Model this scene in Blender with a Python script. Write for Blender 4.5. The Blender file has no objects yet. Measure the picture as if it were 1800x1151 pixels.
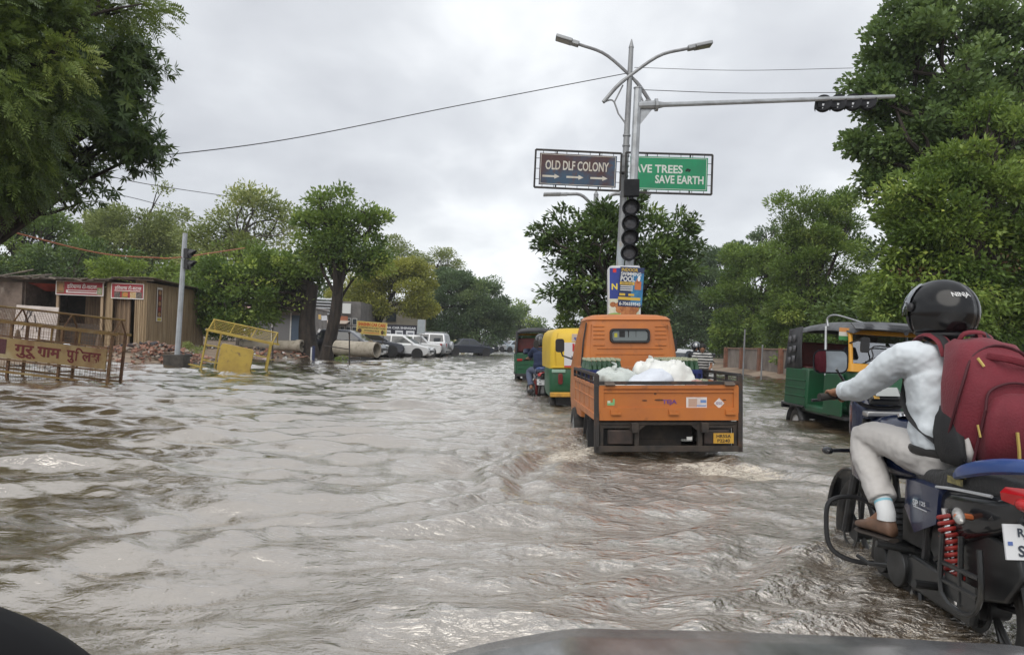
import bpy, math, random
import numpy as np
from mathutils import Vector, Matrix, Euler, Quaternion
R = math.radians
sc = bpy.context.scene

# ------------------------------------------------------------------ camera, sky, sun, exposure
PHI, H, F = 0.038, 1.12, 1305.0          # camera roll, height over the water, focal length in photo pixels
SHY = 28.2
cam_d = bpy.data.cameras.new('camera'); cam = bpy.data.objects.new('camera', cam_d); sc.collection.objects.link(cam)
cam.location = (0, 0, H); cam.rotation_euler = (math.pi/2, -PHI, 0)
cam_d.sensor_fit = 'HORIZONTAL'; cam_d.sensor_width = 36; cam_d.lens = 36*F/1800.0
cam_d.shift_y = SHY/1800.0; cam_d.clip_start = 0.05; cam_d.clip_end = 5000
sc.camera = cam

world = bpy.data.worlds.new("World"); sc.world = world; world.use_nodes = True
SUN_EL, SUN_ROT = R(48), R(205)
def build_world():
    nt = world.node_tree; n = nt.nodes; l = nt.links; n.clear()
    out = n.new('ShaderNodeOutputWorld'); bg = n.new('ShaderNodeBackground'); bg.inputs['Strength'].default_value = 0.1
    sky = n.new('ShaderNodeTexSky'); sky.sky_type = 'NISHITA'; sky.sun_disc = False
    sky.sun_elevation = SUN_EL; sky.sun_rotation = SUN_ROT
    tc = n.new('ShaderNodeTexCoord'); sep = n.new('ShaderNodeSeparateXYZ'); l.new(tc.outputs['Generated'], sep.inputs[0])
    def math_(op, a, b=None, clamp=False):
        m = n.new('ShaderNodeMath'); m.operation = op; m.use_clamp = clamp
        for i, v in enumerate((a, b)):
            if v is None: continue
            if isinstance(v, (int, float)): m.inputs[i].default_value = v
            else: l.new(v, m.inputs[i])
        return m.outputs[0]
    zz = math_('ADD', math_('MAXIMUM', sep.outputs[2], 0.0), 0.28)
    cb = n.new('ShaderNodeCombineXYZ')
    l.new(math_('DIVIDE', sep.outputs[0], zz), cb.inputs[0]); l.new(math_('DIVIDE', sep.outputs[1], zz), cb.inputs[1])
    def noise(scale, detail, rough, off, dist=0.0):
        mp = n.new('ShaderNodeMapping'); mp.inputs['Location'].default_value = off; mp.inputs['Scale'].default_value = (1, .8, 1)
        l.new(cb.outputs[0], mp.inputs[0])
        t = n.new('ShaderNodeTexNoise'); t.inputs['Scale'].default_value = scale; t.inputs['Detail'].default_value = detail
        t.inputs['Roughness'].default_value = rough; t.inputs['Distortion'].default_value = dist
        l.new(mp.outputs[0], t.inputs['Vector']); return t.outputs['Fac']
    a = noise(1.15, 5, .5, (3.1, 1.7, 0), .3); b = noise(3.6, 4, .52, (7.3, 2.2, 0), .25)
    mix = math_('ADD', math_('MULTIPLY', a, .72), math_('MULTIPLY', b, .28))
    r = n.new('ShaderNodeValToRGB'); l.new(mix, r.inputs[0])
    e = r.color_ramp.elements
    e[0].position = .34; e[0].color = (4.8, 4.95, 5.3, 1); e[1].position = .64; e[1].color = (9.0, 9.2, 9.35, 1)
    k = e.new(.50); k.color = (6.3, 6.5, 6.8, 1)
    mx = n.new('ShaderNodeMix'); mx.data_type = 'RGBA'; mx.inputs['Factor'].default_value = .93
    l.new(sky.outputs[0], mx.inputs['A']); l.new(r.outputs[0], mx.inputs['B'])
    l.new(mx.outputs['Result'], bg.inputs['Color']); l.new(bg.outputs[0], out.inputs[0])
build_world()
sun_d = bpy.data.lights.new('sun', 'SUN'); sun_d.energy = 1.5; sun_d.angle = R(60); sun_d.color = (1, .955, .88)
sun = bpy.data.objects.new('sun', sun_d); sc.collection.objects.link(sun)
_sd = Vector((math.sin(SUN_ROT)*math.cos(SUN_EL), math.cos(SUN_ROT)*math.cos(SUN_EL), math.sin(SUN_EL)))
sun.rotation_euler = _sd.to_track_quat('Z', 'Y').to_euler()
sc.view_settings.view_transform = 'Standard'; sc.view_settings.look = 'None'
sc.view_settings.exposure = .38; sc.view_settings.gamma = 1
sc.render.film_transparent = False
try:
    sc.cycles.max_bounces = 8; sc.cycles.diffuse_bounces = 3; sc.cycles.glossy_bounces = 4; sc.cycles.transparent_max_bounces = 8
    sc.cycles.transmission_bounces = 5; sc.cycles.caustics_reflective = False; sc.cycles.caustics_refractive = False
    sc.cycles.sample_clamp_indirect = 6; sc.cycles.use_denoising = True
except Exception: pass

_c, _s = math.cos(PHI), math.sin(PHI)
def at(px, py, Y):
    "the point of the place that stands at a photo pixel, Y metres ahead"
    dx, dy = px-900.0, 575.5-py+SHY
    return Vector((Y/F*(dx*_c-dy*_s), Y, H+Y/F*(dx*_s+dy*_c)))

# ------------------------------------------------------------------ helpers
COL = sc.collection
class MB:
    "collects shapes into one mesh"
    def __init__(s): s.v = []; s.f = []; s.m = []
    def add(s, verts, faces, mi=0):
        o = len(s.v); s.v += [tuple(p) for p in verts]; s.f += [tuple(i+o for i in f) for f in faces]
        s.m += [mi]*len(faces) if isinstance(mi, int) else list(mi)
        return s
    def box(s, c, d, mi=0, rot=None):
        hx, hy, hz = d[0]/2, d[1]/2, d[2]/2
        P = [Vector((x, y, z)) for z in (-hz, hz) for y in (-hy, hy) for x in (-hx, hx)]
        if rot is not None:
            M_ = rot if isinstance(rot, Matrix) else Euler(rot).to_matrix()
            P = [M_ @ p for p in P]
        c = Vector(c)
        return s.add([p+c for p in P], [(0,2,3,1),(4,5,7,6),(0,1,5,4),(2,6,7,3),(0,4,6,2),(1,3,7,5)], mi)
    def loft(s, rings, mi=0, caps=True, closed=True):
        n = len(rings[0]); V = [p for r in rings for p in r]; Fs = []
        for i in range(len(rings)-1):
            for j in range(n if closed else n-1):
                k = (j+1) % n; Fs.append((i*n+j, i*n+k, (i+1)*n+k, (i+1)*n+j))
        if caps: Fs.append(tuple(reversed(range(n)))); Fs.append(tuple((len(rings)-1)*n+j for j in range(n)))
        return s.add(V, Fs, mi)
    def tube(s, pts, r, n=8, mi=0, caps=True, flat=1.0, up=None, closed=False):
        pts = [Vector(p) for p in pts]; N = len(pts)
        rr = list(r) if isinstance(r, (list, tuple)) else [r]*N
        rings = []; u = None
        for i, p in enumerate(pts):
            if closed: t = pts[(i+1) % N]-pts[i-1]
            else: t = pts[min(i+1, N-1)]-pts[max(i-1, 0)]
            if t.length < 1e-9: t = Vector((0,0,1))
            t.normalize()
            if u is None:
                ref = Vector(up) if up else (Vector((0,0,1)) if abs(t.z) < .9 else Vector((0,1,0)))
                u = (ref-t*ref.dot(t)).normalized()
            else:
                u = (u-t*u.dot(t)).normalized()
            w = t.cross(u)
            rings.append([p+(u*math.cos(2*math.pi*k/n)+w*math.sin(2*math.pi*k/n)*flat)*rr[i] for k in range(n)])
        if closed: rings.append(rings[0]); caps = False
        return s.loft(rings, mi, caps)
    def cyl(s, a, b, r0, r1=None, n=12, mi=0, caps=True): return s.tube([a, b], [r0, r0 if r1 is None else r1], n, mi, caps)
    def lathe(s, prof, n=20, mi=0, M_=None, caps=False):
        M_ = M_ or Matrix.Identity(4)
        rings = [[M_ @ Vector((r*math.cos(2*math.pi*k/n), r*math.sin(2*math.pi*k/n), z)) for k in range(n)] for r, z in prof]
        return s.loft(rings, mi, caps)
    def prism(s, outl, a, b, axis='x', mi=0):
        def q(p, t):
            if axis == 'x': return (t, p[0], p[1])
            if axis == 'y': return (p[0], t, p[1])
            return (p[0], p[1], t)
        return s.loft([[q(p, a) for p in outl], [q(p, b) for p in outl]], mi, True)
    def ell(s, c, r, mi=0, rot=None, nu=14, nv=9):
        if not isinstance(r, (list, tuple)): r = (r, r, r)
        M_ = Euler(rot).to_matrix() if rot is not None else Matrix.Identity(3)
        rings = []
        for j in range(nv+1):
            th = math.pi*(j/nv); th = min(max(th, .02), math.pi-.02)
            rings.append([Vector(c)+M_ @ Vector((r[0]*math.sin(th)*math.cos(2*math.pi*k/nu), r[1]*math.sin(th)*math.sin(2*math.pi*k/nu), -r[2]*math.cos(th))) for k in range(nu)])
        return s.loft(rings, mi, True)
    def quad(s, a, b, c, d, mi=0): return s.add([a, b, c, d], [(0,1,2,3)], mi)
    def text(s, body, org, ux, uy, h=None, w=None, mi=0, bold=0.0, center=True, lift=.003, xs=None):
        "flat lettering; ux/uy give the reading and upright directions"
        V, Fs = glyphs(body, bold)
        if not V: return s
        x0 = min(p[0] for p in V); x1 = max(p[0] for p in V); y0 = min(p[1] for p in V); y1 = max(p[1] for p in V)
        sy = h/(y1-y0) if h else None; sx = w/(x1-x0) if w else None
        if sx is None: sx = sy*(xs or 1)
        if sy is None: sy = sx
        ux = Vector(ux).normalized(); uy = Vector(uy).normalized(); nn = ux.cross(uy)
        cx, cy = ((x0+x1)/2, (y0+y1)/2) if center else (x0, y0)
        return s.add([Vector(org)+ux*(p[0]-cx)*sx+uy*(p[1]-cy)*sy+nn*lift for p in V], Fs, mi)
    def rect(s, org, ux, uy, w, h, mi=0, lift=.002):
        ux = Vector(ux).normalized(); uy = Vector(uy).normalized(); o = Vector(org)+ux.cross(uy)*lift
        return s.quad(o-ux*w/2-uy*h/2, o+ux*w/2-uy*h/2, o+ux*w/2+uy*h/2, o-ux*w/2+uy*h/2, mi)
    def disc(s, org, ux, uy, rx, ry=None, n=16, mi=0, lift=.002):
        ux = Vector(ux).normalized(); uy = Vector(uy).normalized(); o = Vector(org)+ux.cross(uy)*lift; ry = ry or rx
        return s.add([o+ux*rx*math.cos(2*math.pi*k/n)+uy*ry*math.sin(2*math.pi*k/n) for k in range(n)], [tuple(range(n))], mi)
    def xf(s, M_): s.v = [tuple(M_ @ Vector(p)) for p in s.v]; return s
    def build(s, name, mats, parent=None, bevel=0, sharp=35, sub=0, remesh=0, smooth_it=0, loc=None, rot=None, seg=2):
        me = bpy.data.meshes.new(name); me.from_pydata(s.v, [], s.f)
        if not isinstance(mats, (list, tuple)): mats = [mats]
        for m_ in mats: me.materials.append(m_)
        if len(mats) > 1: me.polygons.foreach_set('material_index', s.m)
        me.polygons.foreach_set('use_smooth', [True]*len(s.f))
        me.update()
        if not remesh: me.set_sharp_from_angle(angle=R(sharp))
        o = bpy.data.objects.new(name, me); COL.objects.link(o)
        if parent is not None: o.parent = parent
        if loc is not None: o.location = loc
        if rot is not None: o.rotation_euler = rot
        if bevel:
            b = o.modifiers.new('edge', 'BEVEL'); b.width = bevel; b.segments = seg; b.limit_method = 'ANGLE'; b.angle_limit = R(40); b.use_clamp_overlap = True
        if remesh:
            rm = o.modifiers.new('skin', 'REMESH'); rm.mode = 'VOXEL'; rm.voxel_size = remesh; rm.use_smooth_shade = True
        if smooth_it:
            sm = o.modifiers.new('soft', 'SMOOTH'); sm.factor = .5; sm.iterations = smooth_it
        if sub:
            sb = o.modifiers.new('round', 'SUBSURF'); sb.levels = sub; sb.render_levels = sub
        return o
_gl = {}
def glyphs(body, bold=0.0):
    k = (body, bold)
    if k not in _gl:
        cu = bpy.data.curves.new('lettering', 'FONT'); cu.body = body; cu.size = 1; cu.resolution_u = 3; cu.offset = bold
        o = bpy.data.objects.new('lettering', cu); me = o.to_mesh()
        _gl[k] = ([tuple(v.co) for v in me.vertices], [tuple(p.vertices) for p in me.polygons]) if me else ([], [])
        o.to_mesh_clear(); bpy.data.objects.remove(o); bpy.data.curves.remove(cu)
    return _gl[k]
def thing(name, label, cat, loc=(0,0,0), rot=(0,0,0), group=None):
    o = bpy.data.objects.new(name, None); o.empty_display_size = .2; COL.objects.link(o)
    o.location = loc; o.rotation_euler = rot
    return tag(o, label, cat, group)
def tag(o, label, cat, group=None):
    o['label'] = label; o['category'] = cat
    if group: o['group'] = group
    return o
def setting(o, kind='structure'): o['kind'] = kind; return o
def copy_thing(o, loc=None, rot=None, label=None, scale=None):
    r = o.copy(); COL.objects.link(r)
    if loc is not None: r.location = loc
    if rot is not None: r.rotation_euler = rot
    if scale is not None: r.scale = scale
    if label: r['label'] = label
    for ch in list(o.children):
        c = ch.copy(); COL.objects.link(c); c.parent = r
        for g in list(ch.children):
            d = g.copy(); COL.objects.link(d); d.parent = c
    return r
def curve_pts(P, n=24):
    "Catmull-Rom through points"
    P = [Vector(p) for p in P]; Q = [P[0]*2-P[1]]+P+[P[-1]*2-P[-2]]; out = []
    seg = len(P)-1
    for i in range(n+1):
        t = i/n*seg; k = min(int(t), seg-1); u = t-k
        a, b, c, d = Q[k], Q[k+1], Q[k+2], Q[k+3]
        out.append(.5*((2*b)+(c-a)*u+(2*a-5*b+4*c-d)*u*u+(3*b-a-3*c+d)*u**3))
    return out
def rrect(w, h, r, n=4, cx=0, cy=0):
    out = []
    for sx, sy, a0 in ((1,1,0),(-1,1,90),(-1,-1,180),(1,-1,270)):
        for k in range(n+1):
            a = R(a0+90*k/n); out.append((cx+sx*(w/2-r)+r*math.cos(a), cy+sy*(h/2-r)+r*math.sin(a)))
    return out

# ------------------------------------------------------------------ materials
_mats = {}
def M(name, col=(.5,.5,.5), rough=.5, metal=0, col2=None, scale=6, stretch=(1,1,1), lo=.4, hi=.65, bump=0, bscale=40, spec=.5, coat=0, emit=None, trans=0, alpha=1, sheen=0, col3=None, s3=2.5, lo3=.55, hi3=.7, ior=1.45):
    if name in _mats: return _mats[name]
    m = bpy.data.materials.new(name); m.use_nodes = True; nt = m.node_tree; n = nt.nodes; l = nt.links
    p = n['Principled BSDF']; p.inputs['Base Color'].default_value = (*col, 1); p.inputs['Roughness'].default_value = rough
    p.inputs['Metallic'].default_value = metal; p.inputs['Specular IOR Level'].default_value = spec; p.inputs['IOR'].default_value = ior
    p.inputs['Coat Weight'].default_value = coat; p.inputs['Transmission Weight'].default_value = trans; p.inputs['Alpha'].default_value = alpha
    if sheen: p.inputs['Sheen Weight'].default_value = sheen
    if emit: p.inputs['Emission Color'].default_value = (*emit, 1); p.inputs['Emission Strength'].default_value = 1
    tc = None
    def coords(st):
        nonlocal tc
        if tc is None: tc = n.new('ShaderNodeTexCoord')
        mp = n.new('ShaderNodeMapping'); mp.inputs['Scale'].default_value = st; l.new(tc.outputs['Object'], mp.inputs[0]); return mp.outputs[0]
    def layer(prev, c2, sca, st, a, b, off):
        t = n.new('ShaderNodeTexNoise'); t.inputs['Scale'].default_value = sca; t.inputs['Detail'].default_value = 6; t.inputs['Roughness'].default_value = .62
        l.new(coords(st), t.inputs['Vector'])
        mr = n.new('ShaderNodeMapRange'); mr.inputs[1].default_value = a; mr.inputs[2].default_value = b; l.new(t.outputs['Fac'], mr.inputs[0])
        mx = n.new('ShaderNodeMix'); mx.data_type = 'RGBA'; l.new(mr.outputs[0], mx.inputs['Factor'])
        if prev is None: mx.inputs['A'].default_value = (*col, 1)
        else: l.new(prev, mx.inputs['A'])
        mx.inputs['B'].default_value = (*c2, 1); return mx.outputs['Result']
    prev = None
    if col2: prev = layer(None, col2, scale, stretch, lo, hi, 0)
    if col3: prev = layer(prev, col3, s3, stretch, lo3, hi3, 5)
    if prev is not None: l.new(prev, p.inputs['Base Color'])
    if bump:
        t = n.new('ShaderNodeTexNoise'); t.inputs['Scale'].default_value = bscale; t.inputs['Detail'].default_value = 4; l.new(coords(stretch), t.inputs['Vector'])
        b = n.new('ShaderNodeBump'); b.inputs['Strength'].default_value = bump; b.inputs['Distance'].default_value = .02; l.new(t.outputs['Fac'], b.inputs['Height']); l.new(b.outputs[0], p.inputs['Normal'])
    _mats[name] = m; return m
def glass(name, tint=(.8,.85,.85), alpha=.35, rough=.03):
    "thin pane: reflects and lets part of the view through"
    if name in _mats: return _mats[name]
    m = bpy.data.materials.new(name); m.use_nodes = True; n = m.node_tree.nodes; l = m.node_tree.links; n.clear()
    out = n.new('ShaderNodeOutputMaterial'); tr = n.new('ShaderNodeBsdfTransparent'); gl = n.new('ShaderNodeBsdfGlossy'); mx = n.new('ShaderNodeMixShader'); fr = n.new('ShaderNodeFresnel')
    tr.inputs[0].default_value = (*tint, 1); gl.inputs[0].default_value = (.9,.92,.95,1); gl.inputs['Roughness'].default_value = rough; fr.inputs[0].default_value = 1.5
    ad = n.new('ShaderNodeMath'); ad.operation = 'ADD'; ad.inputs[1].default_value = alpha; ad.use_clamp = True
    l.new(fr.outputs[0], ad.inputs[0]); l.new(ad.outputs[0], mx.inputs[0]); l.new(tr.outputs[0], mx.inputs[1]); l.new(gl.outputs[0], mx.inputs[2]); l.new(mx.outputs[0], out.inputs[0])
    _mats[name] = m; return m
BLACK = M('black_plastic', (.018,.018,.02), .45, bump=.1, bscale=120)
RUBBER = M('tyre_rubber', (.02,.02,.02), .8, col2=(.05,.045,.04), scale=9)
IRON = M('dark_iron', (.03,.027,.026), .65, col2=(.09,.045,.025), scale=8, lo=.5, hi=.75, bump=.3)
STEEL = M('galvanised_steel', (.42,.44,.46), .45, .6, col2=(.3,.31,.32), scale=5)
CHROME = M('chrome', (.7,.7,.72), .12, 1)
WHITE = M('white_paint', (.75,.76,.76), .4, col2=(.62,.61,.58), scale=3)
SKIN = M('brown_skin', (.30,.15,.085), .5, col2=(.24,.115,.065), scale=14, bump=.1, bscale=150)
HAIR = M('black_hair', (.012,.011,.010), .5, bump=.4, bscale=90)
GLASS = glass('window_glass', (.55,.6,.6), .12)
# ------------------------------------------------------------------ flood water and ground
def grid_mesh(name, X, Y, Z, mat):
    nr, nc = X.shape; me = bpy.data.meshes.new(name)
    co = np.stack([X, Y, Z], -1).reshape(-1, 3).astype(np.float32)
    idx = np.arange(nr*nc).reshape(nr, nc)
    q = np.stack([idx[:-1, :-1], idx[:-1, 1:], idx[1:, 1:], idx[1:, :-1]], -1).reshape(-1, 4).astype(np.int32)
    me.vertices.add(len(co)); me.vertices.foreach_set('co', co.ravel())
    me.loops.add(q.size); me.loops.foreach_set('vertex_index', q.ravel())
    me.polygons.add(len(q)); me.polygons.foreach_set('loop_start', np.arange(0, q.size, 4, dtype=np.int32))
    me.polygons.foreach_set('use_smooth', np.ones(len(q), bool)); me.update(calc_edges=True)
    me.materials.append(mat); o = bpy.data.objects.new(name, me); COL.objects.link(o); return o
def wavesum(x, y, n, lam, ang, spread, steep, seed):
    r = np.random.RandomState(seed); h = np.zeros_like(x)
    for _ in range(n):
        L = lam[0]*(lam[1]/lam[0])**r.rand(); k = 2*np.pi/L; a = ang+spread*r.randn(); ph = r.rand()*6.283
        s = np.sin(k*(x*np.cos(a)+y*np.sin(a))+ph); h += steep/k*(s-.30*(1-2*s*s))
    return h/np.sqrt(n)
def shore_left(y): return np.interp(y, [-10, 12, 18, 24, 27, 34, 38, 45, 60, 80, 110, 400], [-16, -15, -14, -12.7, -10.9, -11.2, -9.4, -8.6, -6.6, -4.6, -4, -4])
def shore_right(y): return np.interp(y, [-10, 10, 20, 40, 80, 400], [12.2, 12.2, 12.0, 11.6, 11.5, 11.5])
def ground_z(x, y):
    d = np.maximum(np.maximum(shore_left(y)-x, x-shore_right(y)), (y-210)/4)
    t = np.clip((d+2.0)/4.5, 0, 1); t = t*t*(3-2*t)
    return -.3+.62*t+np.clip(d-2.5, 0, 30)*.006+.035*np.sin(x*1.7+np.sin(y*.9))*np.sin(y*1.3+x*.4)*t
def build_ground():
    ux = np.linspace(-1, 1, 241); xs = 60*np.sinh(ux*4.0)/np.sinh(1.2)
    vy = np.linspace(0, 1, 261); ys = -30+62*np.sinh(vy*4.2)
    X, Y = np.meshgrid(xs, ys); Z = ground_z(X, Y)
    m = M('wet_earth', (.16,.115,.08), .75, col2=(.30,.23,.17), scale=.5, lo=.4, hi=.6, col3=(.07,.055,.04), s3=1.7, bump=.8, bscale=6)
    setting(grid_mesh('ground', X, Y, Z, m))
build_ground()

def water_material():
    m = bpy.data.materials.new('muddy_flood_water'); m.use_nodes = True; nt = m.node_tree; n = nt.nodes; l = nt.links; p = n['Principled BSDF']
    p.inputs['IOR'].default_value = 2.1; p.inputs['Roughness'].default_value = .05
    at_t = n.new('ShaderNodeAttribute'); at_t.attribute_name = 'turb'; at_f = n.new('ShaderNodeAttribute'); at_f.attribute_name = 'foam'
    tc = n.new('ShaderNodeTexCoord')
    def noise(scale, st, detail, rough=.55, dist=0, rz=0):
        mp = n.new('ShaderNodeMapping'); mp.inputs['Scale'].default_value = st; mp.inputs['Rotation'].default_value = (0,0,rz); l.new(tc.outputs['Object'], mp.inputs[0])
        t = n.new('ShaderNodeTexNoise'); t.inputs['Scale'].default_value = scale; t.inputs['Detail'].default_value = detail; t.inputs['Roughness'].default_value = rough; t.inputs['Distortion'].default_value = dist
        l.new(mp.outputs[0], t.inputs['Vector']); return t.outputs['Fac']
    def mth(op, a, b, clamp=False):
        q = n.new('ShaderNodeMath'); q.operation = op; q.use_clamp = clamp
        for i, v in enumerate((a, b)):
            if isinstance(v, (int, float)): q.inputs[i].default_value = v
            else: l.new(v, q.inputs[i])
        return q.outputs[0]
    # ripples: fine in the churned lane, few in the calm part
    r1 = noise(5.5, (1, 1.9, 1), 5, .55, .6, R(18)); r2 = noise(17, (1, 1.6, 1), 4, .6, .8, R(-10)); r3 = noise(2.2, (1, 1.5, 1), 3, .5, .3, R(25))
    hgt = mth('ADD', mth('MULTIPLY', r1, mth('ADD', mth('MULTIPLY', at_t.outputs['Fac'], .046), .004)), mth('MULTIPLY', r2, mth('ADD', mth('MULTIPLY', at_t.outputs['Fac'], .024), .0004)))
    hgt = mth('ADD', hgt, mth('MULTIPLY', r3, .011))
    b = n.new('ShaderNodeBump'); b.inputs['Strength'].default_value = 1; b.inputs['Distance'].default_value = 1; l.new(hgt, b.inputs['Height']); l.new(b.outputs[0], p.inputs['Normal'])
    c = noise(.7, (1, 1, 1), 4)
    mx = n.new('ShaderNodeMix'); mx.data_type = 'RGBA'; l.new(c, mx.inputs['Factor']); mx.inputs['A'].default_value = (.10,.07,.04,1); mx.inputs['B'].default_value = (.165,.12,.074,1)
    f1 = noise(7, (1, 1.5, 1), 10, .8, 1.5); f2 = noise(46, (1, 1.3, 1), 6, .8, .8)
    ff = mth('ADD', mth('MULTIPLY', f1, .7), mth('MULTIPLY', f2, .3))
    k = mth('MULTIPLY', mth('SUBTRACT', mth('ADD', ff, mth('MULTIPLY', at_f.outputs['Fac'], .30)), .72), 9.0, True)
    k = mth('MULTIPLY', k, mth('MULTIPLY', at_f.outputs['Fac'], 1.3, True), True)
    fx = n.new('ShaderNodeMix'); fx.data_type = 'RGBA'; l.new(k, fx.inputs['Factor']); l.new(mx.outputs['Result'], fx.inputs['A']); fx.inputs['B'].default_value = (.62,.56,.47,1)
    l.new(fx.outputs['Result'], p.inputs['Base Color']); l.new(mth('ADD', mth('MULTIPLY', k, .6), .04), p.inputs['Roughness'])
    p.inputs['Specular IOR Level'].default_value = 0
    gl = n.new('ShaderNodeBsdfGlossy'); gl.inputs['Color'].default_value = (.985,.96,.92,1); l.new(mth('ADD', mth('MULTIPLY', at_t.outputs['Fac'], .11), .03), gl.inputs['Roughness']); l.new(b.outputs[0], gl.inputs['Normal'])
    fr = n.new('ShaderNodeFresnel'); fr.inputs[0].default_value = 1.45; l.new(b.outputs[0], fr.inputs['Normal'])
    k2 = mth('MULTIPLY', mth('ADD', mth('MULTIPLY', fr.outputs[0], 1.1), .37, True), mth('SUBTRACT', 1.0, mth('MULTIPLY', k, .85)))
    ms = n.new('ShaderNodeMixShader'); l.new(k2, ms.inputs[0]); l.new(p.outputs[0], ms.inputs[1]); l.new(gl.outputs[0], ms.inputs[2]); l.new(ms.outputs[0], n['Material Output'].inputs[0])
    return m
def gauss(x, y, cx, cy, sx, sy, a=0):
    c, s = np.cos(a), np.sin(a); u = (x-cx)*c+(y-cy)*s; v = -(x-cx)*s+(y-cy)*c
    return np.exp(-(u/sx)**2-(v/sy)**2)
def build_water():
    rows = [-25, -12, -6, -3, -1, 0, .6]; y = 1.05
    while y < 14: rows.append(y); y += max(.011, y*.0042)
    while y < 260: rows.append(y); y *= 1.0075
    rows = np.array(rows); u = np.linspace(-1, 1, 760)
    Yg, U = np.meshgrid(rows, u, indexing='ij'); Xg = U*(3.2+.86*np.abs(Yg))
    x, y = Xg.copy(), Yg.copy()
    x += .22*np.sin(y*.9+.7*np.sin(x*.8))+.05*np.sin(y*2.3+x*1.1); y += .24*np.sin(x*.6+.3*y)+.07*np.sin(x*1.7-y*.7+1)+.025*np.sin(x*4.1+y*2.2)
    calm = wavesum(x, y, 22, (.8, 2.0), R(108), .38, .16, 3)+wavesum(x, y, 40, (.30, .75), R(104), .46, .20, 5)
    calm += wavesum(x, y, 24, (.12, .30), R(102), .6, .085, 8)*np.exp(-((Yg-4)/5)**2)
    far = np.clip((Yg-16)/25, 0, 1)
    patch = .5+.5*np.sin(x*.55+1.2*np.sin(y*.33))*np.sin(y*.61+.8)
    near_soft = np.interp(Yg, [2, 4, 7, 12, 30, 60, 120], [1.0, 1.12, 1.22, 1.28, 1.2, .85, .5])
    turb = np.exp(-((Xg-1.5-.02*Yg)/(1.9+.05*Yg))**2)*np.interp(Yg, [0, 3, 9, 16, 40, 90], [.8, 1, 1, .75, .35, .1])
    turb = np.clip(turb*(.75+.5*patch)+.10+.15*far, 0, 1)
    rough = wavesum(x, y, 34, (.14, .55), R(95), 1.1, .19, 11)+wavesum(x, y, 12, (.5, 1.3), R(95), .9, .09, 12)
    Z = calm*near_soft*(.78+.28*patch)*(1-.45*turb)+rough*turb*.9
    # wake of the orange truck: arms that trail back from the rear wheels, arcs between them
    def arm(px, py, dx, dy, lam, amp, w, length):
        L_ = math.hypot(dx, dy); dx, dy = dx/L_, dy/L_
        al = (x-px)*dx+(y-py)*dy; d = -(x-px)*dy+(y-py)*dx+.22*np.sin(al*1.9)+.07*np.sin(al*5.2)
        e = np.clip(al/.5, 0, 1)*np.exp(-np.clip(al-length, 0, 99)**2)*np.exp(-np.clip(al, 0, 99)/(length*1.3))
        return amp*e*np.cos(2*np.pi*d/lam)*np.exp(-(d/w)**2)
    Z += arm(.62, 7.9, -.47, -.80, .62, .06, .5, 4.5)+arm(.2, 5.2, -.85, -.50, .55, .035, .45, 3.2)+arm(2.5, 7.9, .42, -.85, .6, .045, .5, 3)
    Z += arm(1.85, 3.2, -.75, -.62, .45, .035, .4, 2)+arm(1.8, 4.6, -.55, -.83, .5, .05, .35, 2)
    rr = np.hypot((Xg-1.65)*.9, Yg-8.2)
    Z += .035*np.cos(2*np.pi*rr/.95+.6*np.sin(x*2.2))*np.exp(-((Xg-1.65)/1.1)**2)*np.clip((8.0-Yg)/.8, 0, 1)*np.exp(-np.clip(7-Yg, 0, 9)/2.5)
    foam = .95*gauss(Xg, Yg, .72, 8.25, .35, .9)+.75*gauss(Xg, Yg, .45, 7.3, .3, .8, -.5)+.75*gauss(Xg, Yg, 1.65, 7.05, .8, .45)+.9*gauss(Xg, Yg, 2.25, 6.9, .35, .4)
    foam += .8*gauss(Xg, Yg, 1.9, 4.1, .28, .5)+.65*gauss(Xg, Yg, 1.85, 2.95, .5, .35)+.4*gauss(Xg, Yg, 1.4, 5.6, 1.2, 1.1)+.6*gauss(Xg, Yg, 3.9, 11.4, 1.2, .8)+.5*gauss(Xg, Yg, .5, 12.5, .5, 1.5)
    foam += .55*gauss(Xg, Yg, 2.9, 8, .5, 1.6)+.35*gauss(Xg, Yg, 1.2, 3.4, .8, .7)
    foam = np.clip(foam, 0, 1)
    Z += foam*.03*wavesum(x*1.0, y, 24, (.09, .26), R(90), 1.6, 1.6, 21)
    o = grid_mesh('flood_water', Xg, Yg, Z, water_material()); setting(o)
    for nm, arr in (('turb', turb), ('foam', foam)):
        a = o.data.attributes.new(nm, 'FLOAT', 'POINT'); a.data.foreach_set('value', arr.astype(np.float32).ravel())
build_water()
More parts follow.
